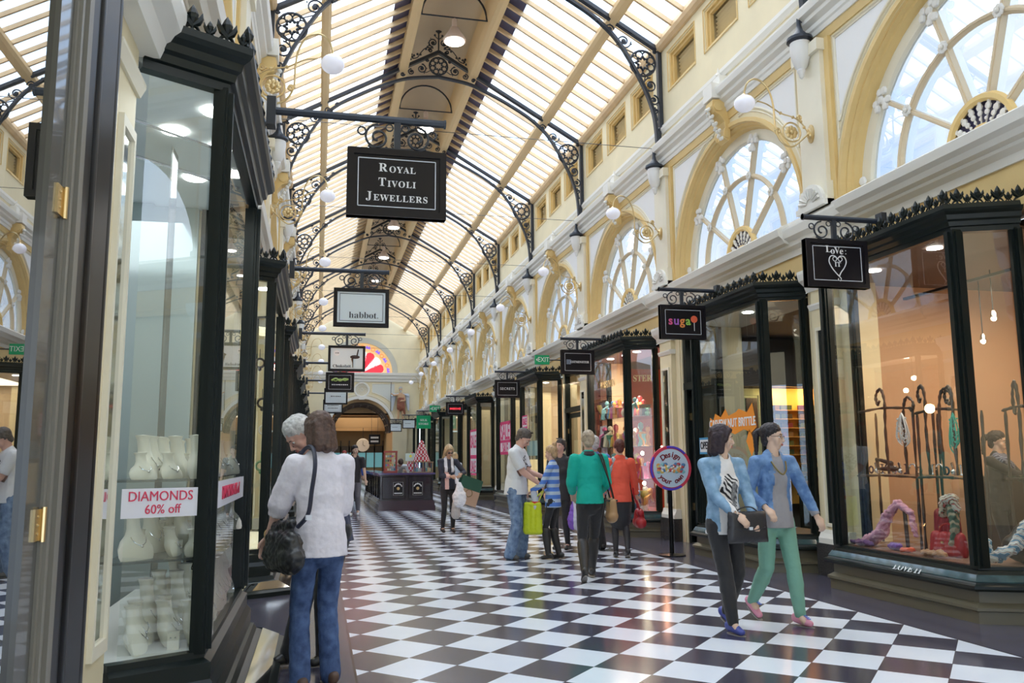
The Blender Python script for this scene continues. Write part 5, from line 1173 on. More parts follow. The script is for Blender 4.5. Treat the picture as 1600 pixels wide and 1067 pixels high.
for cx in (2.24, 2.79):
    pl = MB(); pl.cb((cx, y0+.030, .61), (.29, .012, .38)); o = pl.build('plaque', BOARD, root)
    t = MB(); t.tube([(cx-.135, y0+.022, .43), (cx+.135, y0+.022, .43), (cx+.135, y0+.022, .79), (cx-.135, y0+.022, .79)], .004, 4, True)
    t.ring((cx, y0+.022, .64), .105, .016, 14, 'y', 5, .25, PI-.25); 
    for e in range(5): a = .5+e*.54; t.cb((cx+.105*math.cos(a), y0+.018, .64+.105*math.sin(a)), (.02, .006, .045))
    t.build('emblem', WHT, o)
    t = MB(); t.ball((cx, y0+.02, .615), .045, 10, 7, (1, .3, 1)); t.build('emblem_centre', BRASS, o); t = MB(); 
    for e in range(8): t.cb((cx-.098+e*.028, y0+.020, .485), (.02, .006, .035))
    t.build('lettering', WHT, o)
# display cases, sweets pyramids, price card
root = empty('display_cabinet', (2.03, 24.5, 1.05), 0, 'tall red-framed glass cabinet of sweets on the kiosk', 'display cabinet')
b = MB(); X0, X1, Yc = 1.87, 2.21, 24.5
for x in (X0, X1):
    for y in (Yc-.15, Yc+.15): b.cb((x, y, 1.36), (.03, .03, .62))
b.box((X0-.02, Yc-.17, 1.05), (X1+.02, Yc+.17, 1.10)); b.box((X0-.02, Yc-.17, 1.62), (X1+.02, Yc+.17, 1.67)); b.build('frame', M('kiosk_red_wood', (.35, .06, .05), .35), root)
for k in range(4): b = MB(); b.box((X0, Yc-.14, 1.2+k*.125), (X1, Yc+.14, 1.207+k*.125)); b.build('shelf', G_CASE, root)
for k in range(4):
    for j in range(5): b = MB(); b.cb((X0+.05+j*.06, Yc-.05, 1.145+k*.125), (.045, .06, .06)); b.build('sweet_box', M('trinket_%d' % ((k*2+j*3) % 10)), label='small wrapped sweet box inside the red-framed kiosk cabinet', cat='sweet box', group='sweet boxes in the kiosk cabinet')
root = empty('display_cabinet', (3.02, 24.5, 1.05), 0, 'low glass-fronted sweets case at the right end of the kiosk', 'display cabinet')
b = MB(); b.box((2.68, 24.35, 1.05), (3.25, 24.75, 1.07)); b.box((2.60, 24.33, 1.34), (3.27, 24.77, 1.36))
for x in (2.69, 2.97, 3.24): b.cb((x, 24.36, 1.2), (.025, .025, .28))
b.build('frame', M('kiosk_gold_wood', (.35, .24, .12), .4), root); b = MB(); b.box((2.69, 24.36, 1.07), (3.24, 24.365, 1.34)); b.build('glass', G_CASE, root)
for j in range(9): b = MB(); b.cb((2.74+j*.056, 24.5, 1.13), (.045, .10, .12 if j % 2 else .09)); b.build('sweet_bag', M('trinket_%d' % ((j*7+2) % 10)), label='wrapped sweet bag in the low kiosk case', cat='sweet bag', group='sweet bags in the low kiosk case')
def pyramid(cx, cy, z, H, R, label):
    root = empty('sweets_cone', (cx, cy, z), 0, label, 'sweets cone')
    rd, wt = MB(), MB(); L = int(H/.045)
    for k in range(L):
        r = R*(1-k/L)+.02; n = max(4, int(2*PI*r/.055))
        for j in range(n):
            a = 2*PI*(j+.5*(k % 2))/n; bb = rd if (j+k) % 2 else wt; bb.ball((cx+r*math.cos(a), cy+r*math.sin(a), z+.025+k*.045), .027, 7, 5)
    c = MB(); c.lathe([(R, 0), (.02, H)], (cx, cy, z), 14); c.build('core', M('cone_red', (.45, .05, .07), .5), root); rd.build('red_wraps', M('wrap_red', (.60, .04, .07), .3, coat=.4), root, smooth=True); wt.build('white_wraps', M('wrap_white', (.85, .78, .80), .35), root, smooth=True)
pyramid(2.95, 24.6, 1.36, .62, .20, 'tall red and white sweets cone at the right of the kiosk'); pyramid(3.05, 28.0, 1.05, .62, .22, 'further red and white sweets cone behind the bending attendant')
b = MB(); b.box((2.48, 24.60, 1.38), (2.78, 24.62, 1.60)); o = b.build('price_card', M('card_aqua', (.62, .78, .74), .5), label='pale green price card on the kiosk', cat='card'); b = MB(); b.ball((2.63, 24.595, 1.52), .04, 10, 6, (1, .1, 1)); b.build('yellow_dot', M('dot_yellow', (.85, .85, .1), .5), o); b = MB(); b.tube([(2.74, 24.61, 1.05), (2.74, 24.61, 1.40)], .012, 6); b.build('stand', KB, o)

# ------------------------------------------------------------------ round stand sign
root = empty('stand_sign', (5.07, 11.7, 0), 0, 'round stand sign reading Design your own with a red and blue rim', 'sign')
b = MB(); b.lathe([(.20, 0), (.20, .015), (.05, .035), (.02, .04), (0, .04)], (5.07, 11.72, 0), 24); b.build('foot', BLACK, root, smooth=True)
b = MB(); b.tube([(5.07, 11.72, .03), (5.07, 11.72, 1.0)], .032, 10); b.build('pole', BLACK, root, smooth=True)
cx, cy, cz = 5.07, 11.66, 1.26; R = .325
b = MB(); b.lathe([(0, 0), (R, 0), (R, .03), (0, .03)], (cx, cy, cz), 36, 'y'); b.build('disc', M('sign_red', (.72, .05, .10), .4), root)
b = MB()
for a0 in (.75, 2.6, 4.25): b.ring((cx, cy-.004, cz), R-.022, .012, 10, 'y', 5, a0, a0+1.0); b.ring((cx, cy-.003, cz), R-.012, .012, 10, 'y', 5, a0, a0+1.0)
b.build('blue_rim', M('sign_blue', (.10, .06, .62), .4), root)
b = MB(); b.lathe([(0, 0), (R-.045, 0), (R-.045, .004), (0, .004)], (cx, cy-.008, cz), 36, 'y'); b.build('face', M('sign_pale_blue', (.60, .72, .86), .4), root)
MAR = M('maroon_letter', (.22, .02, .04), .4)
def arc_text(s, r, a_mid, step, size, up=True):
    n = len(s)
    for i, ch in enumerate(s):
        if ch == ' ': continue
        a = a_mid+(-(i-(n-1)/2)*step if up else (i-(n-1)/2)*step)
        m = FACE_CAM @ Matrix.Rotation(a-PI/2 if up else a+PI/2, 3, 'Z')
        text('lettering', ch, size, MAR, Vector((cx+r*math.cos(a), cy-.010, cz+r*math.sin(a))), m, root, bold=.003, shear=.1)
arc_text('Design', .195, PI/2, .27, .115); arc_text('your own', .20, -PI/2, .255, .105, False)
b = MB(); rr = random.Random(5); cols = [M('trinket_%d' % i) for i in (0, 1, 2, 8, 9)]
for q in range(5):
    b = MB()
    for k in range(7):
        x, z = cx+rr.uniform(-.20, .20), cz+rr.uniform(-.06, .06); b.ball((x, cy-.012, z), .026, 8, 5, (1.3, .25, 1))
    b.build('picture_shapes', cols[q], root, smooth=True)
b = MB()
for k in range(12): x, z = cx+rr.uniform(-.17, .17), cz+rr.uniform(-.07, .03); b.ball((x, cy-.016, z), .016, 8, 5, (1, .3, 1))
b.build('picture_wheels', WHT, root, smooth=True)

# ------------------------------------------------------------------ statue on the end wall ledge
SKIN_ST = M('statue_tan', (.62, .38, .22), .5); ROBE = M('statue_robe', (.28, .09, .05), .5); WING = M('statue_wing', (.60, .66, .74), .5)
sx, sy, sz = 4.92, YE-.30, 3.86
root = empty('statue', (sx, sy, sz), 0, 'painted winged figure statue on the ledge right of the far archway', 'statue')
H = 2.0
shell([((sx-.13, sy, sz+.04), (sx-.11, sy, sz+.55), .06, .08), ((sx-.11, sy, sz+.55), (sx-.08, sy, sz+1.0), .08, .12), ((sx+.16, sy, sz+.04), (sx+.13, sy, sz+.55), .06, .08), ((sx+.13, sy, sz+.55), (sx+.08, sy, sz+1.0), .08, .12), ((sx, sy, sz+1.0), (sx, sy, sz+1.5), .17, .20, (1, .65)), ((sx, sy, sz+1.6), (sx, sy, sz+1.75), .06, .06), ((sx, sy-.02, sz+1.84), (sx, sy-.02, sz+1.90), .10, .10), ((sx-.18, sy, sz+1.55), (sx-.42, sy-.1, sz+1.50), .07, .055), ((sx-.42, sy-.1, sz+1.5), (sx-.60, sy-.15, sz+1.62), .05, .04), ((sx+.18, sy, sz+1.55), (sx+.28, sy-.05, sz+1.2), .07, .055), ((sx+.28, sy-.05, sz+1.2), (sx-.05, sy-.2, sz+1.15), .05, .04), ((sx-.13, sy-.1, sz+.03), (sx-.13, sy, sz+.03), .05, .05), ((sx+.16, sy-.1, sz+.03), (sx+.16, sy, sz+.03), .05, .05)], .03, 'figure', SKIN_ST, root)
shell([((sx, sy, sz+.75), (sx, sy, sz+1.3), .24, .20, (1, .7)), ((sx+.15, sy, sz+1.3), (sx+.2, sy, sz+.55), .12, .10), ((sx+.2, sy, sz+.6), (sx+.28, sy, sz+.35), .10, .05)], .035, 'robe', ROBE, root, disp=(.06, .1))
for s in (-1, 1): shell([((sx+s*.2, sy+.1, sz+1.6), (sx+s*.42, sy+.14, sz+1.5), .14, .17, (1, .4)), ((sx+s*.42, sy+.14, sz+1.5), (sx+s*.50, sy+.14, sz+.6), .17, .07, (1, .4))], .035, 'wing', WING, root)
shell([((sx, sy+.02, sz+1.95), (sx, sy+.02, sz+1.95), .12, .12, (1, 1, 1)), ((sx, sy-.09, sz+1.80), (sx, sy-.1, sz+1.66), .06, .03)], .025, 'hair', M('statue_grey', (.5, .5, .48), .6), root)
b = MB(); b.tube([(sx-.62, sy-.15, sz+.5), (sx-.60, sy-.15, sz+2.3)], .02, 6); b.build('staff', IRON, root)

b = MB(); b.box((-2.26, 6.98, 0), (-.98, 7.03, 3.45)); b.build('wall_left', M('pale_partition', (.50, .58, .58), .12, .35), kind='structure')
for k, (x, y) in enumerate(((-.95, 5.6), (-.80, 6.5))):
    b = MB(); b.box((x-.004, y-.1, .46), (x+.004, y+.1, 3.4)); b.build('glass_fin', M('dark_edge_glass'), label='tall glass fin inside the left jeweller window, %s' % ('nearer' if k == 0 else 'further'), cat='glass panel')
# ------------------------------------------------------------------ people
def ik(a, c, l1, l2, pole):
    a, c, pole = Vector(a), Vector(c), Vector(pole); d = c-a; L = min(d.length, (l1+l2)*.999); t = d.normalized()
    c2 = a+t*L; x = (l1*l1-l2*l2+L*L)/(2*L); h = math.sqrt(max(0, l1*l1-x*x))
    u = pole-t*pole.dot(t); u = u.normalized() if u.length > 1e-6 else t.orthogonal().normalized()
    return a+t*x+u*h, c2
SKINS = {'fair': M('skin_fair', (.72, .46, .36), .5), 'pink': M('skin_pink', (.68, .40, .32), .5), 'asian': M('skin_warm', (.72, .50, .38), .5), 'tan': M('skin_tan', (.55, .34, .24), .5)}
LIP = M('lips', (.50, .16, .15), .45); EYEW = M('eye_white', (.85, .83, .80), .3); EYED = M('iris_dark', (.03, .02, .02), .2); BROW = M('brow', (.06, .04, .03), .7)
def denim(name, c, c2): return M(name, c, .85, var=(14, .25, c2), bump=(180, .25))
def person(loc, rz, label, H=1.72, skin='fair', hair=('short', (.1, .07, .05)), female=False, lean=(0, 0), tyaw=0, head=(0, 0), footL=(.10, -.0, 0), footR=(-.10, .0, 0),
           handL=None, handR=None, poleL=None, poleR=None, top=None, sleeve='long', hem=.86, topr=1.0, legs=None, legtype='trousers', legr=1.0, legend=.07, shoe=None, boot=False, skirt=None, hip=0, curl=.9, top2=None,
           detail=True, open_jacket=None, crouch=0, build=1.0, sunglass=None, glasses=False, group=None, palmL=(0, 1, 0), palmR=(0, 1, 0)):
    s = H/1.75; T = Matrix.Scale(s, 4); root = empty('person', (loc[0], loc[1], 0), math.radians(rz), label, 'person', group)
    vox = .0085 if detail else .013; sk = SKINS[skin]; V = Vector
    sw = (.165 if female else .19)*build; tr = (.92 if female else 1.0)*build
    hipc = V((hip, 0, .93-crouch)); lx, ly = lean
    cy, sy = math.cos(math.radians(tyaw)), math.sin(math.radians(tyaw))
    def R(v): return V((v[0]*cy-v[1]*sy, v[0]*sy+v[1]*cy, v[2]))
    L_ = math.hypot(lx, ly); up = math.sqrt(max(.01, .50**2-L_**2)); tors = V((lx, ly, up)).normalized()
    chest = hipc+tors*.36; shc = hipc+tors*.50; neck = hipc+tors*.545+V((0, -.01, 0))
    shL, shR = shc+R((sw, 0, -.01)), shc+R((-sw, 0, -.01))
    # head frame
    hy, hp = math.radians(head[0]), math.radians(head[1])
    Hm = Matrix.Rotation(hy, 3, 'Z') @ Matrix.Rotation(hp, 3, 'X')
    hb = neck+V((0, 0, .03))+tors*.02
    def HP(v): return hb+Hm @ V((v[0], v[1], v[2]+.115))
    # legs
    hL, hR = hipc+R((.09*tr, 0, -.03)), hipc+R((-.09*tr, 0, -.03))
    def leg(hj, f):
        ank = V((f[0], f[1], f[2]+.085)); k, a = ik(hj, ank, .42, .41, (0, -1, 0)); return k, a
    kL, aL = leg(hL, footL); kR, aR = leg(hR, footR)
    # arms
    if handL is None: handL = (sw+.09, -.03, .83)
    if handR is None: handR = (-sw-.09, -.03, .83)
    eL, wL = ik(shL, handL, .285, .25, poleL or (.35, 1, -.2)); eR, wR = ik(shR, handR, .285, .25, poleR or (-.35, 1, -.2))
    P = []
    a = lambda *x: P.append(x)
    # head: skull, face, jaw, neck
    hs = .93 if female else 1.0
    a(HP((0, .030, .035)), HP((0, -.005, .040)), .083*hs, .080*hs, (.90, 1.12)); a(HP((0, -.020, .0)), HP((0, -.035, -.055)), .066*hs, .046*hs, (.95, .9))
    a(HP((0, -.045, -.075)), HP((0, -.050, -.085)), .026, .024); a(HP((0, -.088*hs, .012)), HP((0, -.108*hs, -.026)), .009, .013); a(HP((-.014, -.098*hs, -.030)), HP((.014, -.098*hs, -.030)), .009, .009)
    a(HP((-.03, -.074*hs, .030)), HP((.03, -.074*hs, .030)), .014, .014); a(HP((-.012, -.080*hs, -.058)), HP((.012, -.080*hs, -.058)), .013, .013)
    for e in (-1, 1): a(HP((e*.072*hs, .012, .018)), HP((e*.073*hs, .016, -.018)), .017, .012, (.45, 1)); a(HP((e*.038, -.052*hs, -.02)), HP((e*.034, -.05*hs, -.04)), .026, .022)
    a(neck-tors*.03, HP((0, .005, -.05)), .056*tr, .052*tr)
    # torso
    rx = R((1, 0, 0))
    a(hipc-V((0, 0, .02)), hipc+tors*.06, .128*tr, .122*tr, (1, .68), rx); a(hipc+tors*.10, chest-tors*.10, .118*tr*(.9 if female else 1), .128*tr, (1, .66), rx); a(chest-tors*.04, chest+tors*.06, .136*tr, .125*tr, (1, .66), rx); a(shL, shR, .058*tr, .058*tr); a(shc+tors*.03, shc, .06, .09, (1.1, .8), rx)
    for sh, el, wr in ((shL, eL, wL), (shR, eR, wR)): a(sh, el, .052*tr, .042*tr); a(el, wr, .042*tr, .027*tr)
    for hj, k, an in ((hL, kL, aL), (hR, kR, aR)): a(hj, k, .078*tr, .052*tr); a(k, k+(an-k)*.35, .050*tr, .054*tr); a(k+(an-k)*.3, an, .054*tr, .036*tr)
    for f, an in ((footL, aL), (footR, aR)): a(an, an+V((0, -.06, -.045)), .034, .03)
    # hands
    def hand(w, el, side, palm):
        d = (w-el).normalized(); d = (d+V((0, 0, -.15))).normalized() if d.z > -.6 else d
        n = V(palm); n = (n-d*n.dot(d)); n = n.normalized() if n.length > .01 else d.orthogonal().normalized(); u = d.cross(n)
        u = u if u.dot(V((0, -1, .3))) > 0 else -u       # thumb side
        a(w, w+d*.07, .026, .034, (1.15, .5), tuple(u))
        for i, (o, L, r) in enumerate(((.028, .072, .0088), (.010, .080, .009), (-.009, .074, .0088), (-.026, .058, .0078))):
            p = w+d*.085+u*o; q = p+(d*math.cos(curl*.5)+n*math.sin(curl*.5))*L*.5; r2 = q+(d*math.cos(curl*1.4)+n*math.sin(curl*1.4))*L*.5
            a(p-d*.012, q, r*1.05, r); a(q, r2, r, r*.85)
        p = w+d*.022+u*.028; q = p+(d*.7+u*.6+n*.35).normalized()*.036; a(p, q, .012, .0098); a(q, q+(d*.9+n*.5).normalized()*.028, .0098, .008)
        return w+d*.10+n*.02
    gL = hand(wL, eL, 1, palmL); gR = hand(wR, eR, -1, palmR)
    P[:] = [p for p in P if len(p) >= 4]
    shell(P, vox, 'body', sk, root, 2, True, T)
    # face details
    for e in (-1, 1):
        b = MB(T=T); c = HP((e*.031*hs, -.0745*hs, .008)); b.ball(tuple(c), .0112, 10, 7, (1.2, .8, .62)); o = b.build('eye', EYEW, root, smooth=True, local=True)
        b = MB(T=T); c = HP((e*.031*hs, -.0815*hs, .008)); b.ball(tuple(c), .0052, 8, 6); b.build('iris', EYED, o, smooth=True, local=True)
        b = MB(T=T); b.tube([tuple(HP((e*.016, -.0900*hs, .030))), tuple(HP((e*.034, -.0895*hs, .036))), tuple(HP((e*.050, -.079*hs, .031)))], [.003, .004, .002], 6); b.build('eyebrow', BROW, root, smooth=True, local=True)
    b = MB(T=T); b.tube([tuple(HP((-.022, -.0855*hs, -.058))), tuple(HP((-.008, -.0945*hs, -.055))), tuple(HP((.008, -.0945*hs, -.055))), tuple(HP((.022, -.0855*hs, -.058)))], [.002, .0055, .0055, .002], 7); b.tube([tuple(HP((-.016, -.0885*hs, -.063))), tuple(HP((0, -.094*hs, -.065))), tuple(HP((.016, -.0885*hs, -.063)))], [.002, .0055, .002], 7); b.build('lips', LIP, root, smooth=True, local=True)
    # hair
    hk, hc = hair; hm = M('hair_%d_%d_%d' % tuple(int(x*100) for x in hc), hc, .52, var=(35, .35), bump=(60, .5)); Q = []
    h = lambda p, q, r0, r1, fl=(1, 1): Q.append((HP(p), HP(q), r0*hs, r1*hs, fl, tuple(Hm @ V((1, 0, 0)))))
    h((0, .042, .050), (0, .006, .062), .090, .086, (.93, 1.05)); h((0, .058, .03), (0, .060, -.02), .080, .068, (1, .75))
    if hk == 'short': h((-.068, .02, .03), (-.068, .015, .0), .022, .016); h((.068, .02, .03), (.068, .015, .0), .022, .016)
    if hk in ('bob', 'long'):
        Lb = -.105 if hk == 'bob' else -.19
        for e in (-1, 1): h((e*.070, .015, .04), (e*.082, .020, Lb), .034, .030, (.8, 1.25)); h((e*.045, .065, .03), (e*.05, .070, Lb-.01), .045, .042)
        h((0, .075, .02), (0, .082, Lb-.015), .05, .05); h((-.03, -.055, .085), (.035, -.05, .088), .030, .030)
        for e in (-1, 1): h((e*.055, -.045, .07), (e*.078, -.022, -.01), .022, .020)
    if hk in ('ponytail', 'bun'):
        h((-.04, -.055, .080), (.04, -.055, .080), .026, .026)
        if hk == 'ponytail': h((0, .125, .06), (0, .155, .03), .028, .034); h((0, .155, .03), (0, .150, -.15), .034, .018)
        else: h((0, .085, .135), (0, .09, .14), .042, .042)
        for e in (-1, 1): h((e*.066, .0, .05), (e*.070, .015, .01), .018, .012)
    shell([q for q in Q], .0075 if detail else .012, 'hair', hm, root, 1, True, T, disp=(.010, .018))
    gls = sunglass or ('eyes' if glasses else None)
    if gls:
        z, y = (.008, -.098*hs) if gls == 'eyes' else (.138, -.045); b = MB(T=T); fm = M('glasses_frame', (.03, .02, .02), .2)
        for e in (-1, 1):
            if glasses: b.tube([tuple(HP((e*.031+.021*math.cos(t), y, z+.015*math.sin(t)))) for t in [i*PI/6 for i in range(12)]], .0016, 5, True)
            else: b.tube([tuple(HP((e*.031-.022, y, z))), tuple(HP((e*.031, y-.004, z))), tuple(HP((e*.031+.022, y+.004, z)))], [.010, .015, .010] if gls == 'eyes' else [.005, .011, .005], 8)
            b.tube([tuple(HP((e*.053, y, z+.006))), tuple(HP((e*.074, y+.09, z+.008)))], .002, 5)
        b.tube([tuple(HP((-.01, y, z+.004))), tuple(HP((.01, y, z+.004)))], .002, 5); b.build('glasses', fm, root, smooth=True, local=True)
    # top
    if top:
        k = 1.0*topr; Q = []; q = lambda *x: Q.append(x)
        zt = hem; base = V((hipc.x, hipc.y, zt+.05)) if zt < .93 else hipc+V((0, 0, zt-.93+.04))
        q(base-V((0, 0, .09)), hipc+tors*.10, .180*tr*k, .160*tr*k, (1, .82), rx); q(hipc+tors*.06, chest-tors*.06, .152*tr*k*(.95 if female else 1), .158*tr*k, (1, .72), rx); q(chest-tors*.08, chest+tors*.07, .162*tr*k, .146*tr*k, (1, .74), rx)
        q(shL, shR, .068*tr, .068*tr); q(shc+tors*.02, shc-tors*.03, .10, .12, (1.1, .75), rx)
        if female:
            for e in (-1, 1): c = chest+R((e*.062, -.070, -.015)); q(c, c+V((0, -.004, -.03)), .056, .052)
        for sh, el, wr in ((shL, eL, wL), (shR, eR, wR)):
            ks = 1.0+(.25 if topr > 1.05 else 0)
            if sleeve == 'long': q(sh, el, .066*tr*ks, .056*ks*tr); q(el, el+(wr-el)*.93, .056*ks*tr, .040*ks)
            elif sleeve == 'short': q(sh, sh+(el-sh)*.72, .068*tr, .066*tr)
            elif sleeve == 'elbow': q(sh, el, .080*tr, .085*tr); q(el, el+(wr-el)*.30, .080*tr, .060*tr)
        o = shell(Q, vox, 'top', top, root, 5 if topr > 1.05 else 3, True, T, disp=(.014, .07))
        me = o.data; bm = bmesh.new(); bm.from_mesh(me)
        def cut(co, no): bmesh.ops.bisect_plane(bm, geom=bm.verts[:]+bm.edges[:]+bm.faces[:], plane_co=V(co)*s, plane_no=no, clear_inner=True)
        def in_arm(v): return False
        ge = [f for f in bm.faces if f.calc_center_median().z < hem*s and abs(f.calc_center_median().x-hipc.x*s) < .21*s*tr*topr and all((f.calc_center_median()-g*s).length > .09 for g in (wL, wR, (wL+eL)/2, (wR+eR)/2))]
        bmesh.ops.delete(bm, geom=ge, context='FACES')
        if top2:
            for m_ in top2[0]: me.materials.append(m_)
            hc_, cc_ = hipc*s, chest*s
            for f in bm.faces:
                c = f.calc_center_median(); t = (c.z-hc_.z)/max(.01, cc_.z-hc_.z); ax = hc_+(cc_-hc_)*t
                v = Vector((c.x-ax.x, c.y-ax.y)); v = Vector((v.x*cy+v.y*sy, -v.x*sy+v.y*cy)); w = top2[1](c.z/s)
                r_ = top2[2](v.x/s, c.z/s, v.y < -.02)
                if r_ is not None: f.material_index = r_
                elif v.y < -.02 and abs(v.x/s) < w: f.material_index = 1
        nk = (neck+tors*.005)*s
        ge = [f for f in bm.faces if (f.calc_center_median()-nk).length < .066*s]; bmesh.ops.delete(bm, geom=ge, context='FACES')
        for wr, el, frac in ((wL, eL, .90), (wR, eR, .90)):
            if sleeve == 'long': c = (el+(wr-el)*.92)*s; d = (wr-el).normalized()
            elif sleeve == 'elbow': c = (el+(wr-el)*.32)*s; d = (wr-el).normalized()
            else:
                sh = shL if wr is wL else shR; c = (sh+(el-sh)*.80)*s; d = (el-sh).normalized()
            ge = [f for f in bm.faces if (f.calc_center_median()-c).dot(d) > 0 and (f.calc_center_median()-c).length < .12*s and abs(f.calc_center_median().x) > .0]
            ge = [f for f in ge if ((f.calc_center_median()-c)-d*(f.calc_center_median()-c).dot(d)).length < .075*s*(1.3 if sleeve == 'elbow' else 1)]
            bmesh.ops.delete(bm, geom=ge, context='FACES')
        bm.to_mesh(me); bm.free()
        sm = o.modifiers.new('cloth_thickness', 'SOLIDIFY'); sm.thickness = .006; sm.offset = -1
    # legs
    if legs:
        Q = []
        Q.append((hipc-V((0, 0, .04)), hipc+tors*.075, .153*tr, .140*tr, (1, .72), rx))
        if female or True:
            for e in (-1, 1): c = hipc+R((e*.068, .028, -.045)); Q.append((c, c+V((0, 0, .01)), .084*tr, .082*tr))
        if legtype == 'trousers':
            wide = legr
            for hj, k_, an in ((hL, kL, aL), (hR, kR, aR)):
                if wide > 1.15: Q.append((hj, k_, .094*tr, .072*tr)); Q.append((k_, an-V((0, 0, .02)), .070*tr, .072*tr))
                else: Q.append((hj, k_, .094*tr, .064*tr*wide)); Q.append((k_, k_+(an-k_)*.35, .062*tr*wide, .066*tr*wide)); Q.append((k_+(an-k_)*.3, k_+(an-k_)*(.98), .066*tr*wide, .046*tr*wide))
        o = shell(Q, vox, 'trousers' if legtype == 'trousers' else 'tights', legs, root, 2, True, T, disp=(.010, .06))
    if skirt:
        Q = [(hipc+V((0, 0, .06)), hipc-V((0, 0, .16)), .150*tr, .172*tr, (1, .75), rx), (hipc-V((0, 0, .12)), (kL+kR)/2+V((0, 0, .06)), .170*tr, .168*tr, (1.08, .85), rx)]
        shell(Q, vox, 'skirt', skirt, root, 3, True, T, disp=(.01, .08))
        Q = []
        for hj, k_, an in ((hL, kL, aL), (hR, kR, aR)): Q += [(k_+(hj-k_)*.3, k_, .066*tr, .056*tr), (k_, k_+(an-k_)*.35, .056*tr, .061*tr), (k_+(an-k_)*.3, an, .061*tr, .040*tr)]
        shell(Q, vox, 'tights', M('black_tights', (.03, .028, .035), .6), root, 2, True, T)
    # shoes
    if shoe:
        for f, an, k_ in ((footL, aL, kL), (footR, aR, kR)):
            sn = f[3] if len(f) > 3 else 0      # toe-down pitch
            yw = f[4] if len(f) > 4 else 0
            d = V((math.sin(math.radians(yw)), -math.cos(math.radians(yw)), 0)); d = V((d.x*math.cos(sn), d.y*math.cos(sn), -math.sin(sn))); upv = V((0, 0, 1)); hee = an-d*.055-V((0, 0, .052)); toe = an+d*.125-V((0, 0, .056))
            lat = d.cross(upv)
            Q = [(hee+upv*.012, toe-d*.03+upv*.0, .036, .037, (1, .80), tuple(lat)), (hee+upv*.03, an-V((0, 0, .02)), .038, .040), (an-V((0, 0, .03)), toe-d*.06+upv*.01, .040, .034)]
            if boot: Q += [(an, an+(k_-an)*.55, .046, .066), (an+(k_-an)*.5, an+(k_-an)*.86, .066, .068)]
            o = shell(Q, .0085, 'boot' if boot else 'shoe', shoe, root, 2, True, T)
            zz = min(v.co.z for v in o.data.vertices)
            sole = MB(T=T); pts = []
            for i in range(14):
                t = 2*PI*i/14; L = .115+.0*math.cos(t); c = (hee+toe)/2; pts.append(c+d*(L*math.cos(t))+lat*(.040*math.sin(t))-V((0, 0, .030)))
            vs = [tuple(p) for p in pts]+[tuple(p-V((0, 0, .010))) for p in pts]; n = 14
            sole.add(vs, [tuple(range(n)), tuple(range(n, 2*n))[::-1]]+[(i, (i+1) % n, n+(i+1) % n, n+i) for i in range(n)]); sole.build('sole', M('sole_grey', (.30, .28, .27), .7), o, local=True)
    J = dict(wL=wL*s, wR=wR*s, gL=gL*s, gR=gR*s, shL=shL*s, shR=shR*s, eL=eL*s, eR=eR*s, hip=hipc*s, chest=chest*s, neck=neck*s, head=HP((0, 0, 0))*s, s=s, root=root)
    Mw = Matrix.Translation(root.location) @ root.rotation_euler.to_matrix().to_4x4()
    J['W'] = lambda v: Mw @ Vector(v)
    return J
def strap(parent_label, pts, r, mat, name='strap'): pass
def bag_thing(J, name, label, cat='bag'):
    root = empty(name, J['root'].location.copy(), J['root'].rotation_euler.z, label, cat); return root
BLK = C(.018, .018, .022, r=.75, n='black_cloth'); BLKJ = C(.025, .024, .03, r=.7, n='soft_black_cloth'); LEA = M('black_leather')
JEAN = denim('blue_denim', (.035, .07, .19), (.10, .17, .36)); JEAN2 = denim('faded_denim', (.10, .17, .33), (.25, .36, .55))
# --- woman in the white top with her companion, at the left window
WT = M('slub_white_cloth', (.80, .76, .82), .85, var=(40, .04), bump=(25, .5))
J = person((.03, 5.62), 200, 'person in white elbow-sleeve top and blue jeans, back to us, black shoulder bag', 1.70, 'fair', ('bob', (.095, .052, .038)), True, lean=(.0, -.03), head=(12, 12),
           footL=(.12, .02, 0), footR=(-.10, -.02, 0), handL=(.27, -.25, .93), handR=(-.14, -.28, .98), poleL=(.8, .5, -.3), top=WT, sleeve='elbow', hem=.83, topr=1.12, legs=JEAN, legr=1.2, shoe=M('brown_sandal', (.12, .07, .05), .5), build=1.02)
bt = bag_thing(J, 'shoulder_bag', 'slouchy black leather shoulder bag hanging at the left side of the white top')
c = Vector((.235, .02, .88))
shell([(c+Vector((0, -.17, .02)), c+Vector((0, .13, .02)), .085, .08, (.8, 1)), (c+Vector((0, -.19, -.07)), c+Vector((0, .15, -.06)), .105, .10, (.75, 1)), (c+Vector((0, -.16, .10)), c+Vector((0, .12, .14)), .04, .03)], .010, 'bag_body', LEA, bt, 3, True, disp=(.03, .035))
b = MB(); b.tube(smooth_poly([tuple(c+Vector((-.03, .14, .12))), (.160, .215, 1.08), (.135, .20, 1.22), (.105, .165, 1.38), (.09, .06, 1.485), (.11, -.06, 1.46), (.16, -.16, 1.30), (.235, -.19, 1.05), tuple(c+Vector((0, -.12, .10)))], 6), .014, 6); b.build('strap', M('strap_navy', (.02, .022, .045), .5), bt, smooth=True, local=True)
b = MB(); b.cb((.160, .225, 1.06), (.035, .02, .03)); b.build('buckle', SILVER, bt, local=True)
b = MB(T=Matrix.Scale(J['s'], 4)); e, w = J['eL']/J['s'], J['wL']/J['s']; p = e+(w-e)*.9; b.ring((p.x, p.y, p.z), .034, .005, 14, 'y'); o = b.build('bracelet', BRASS, J['root'], smooth=True, local=True)
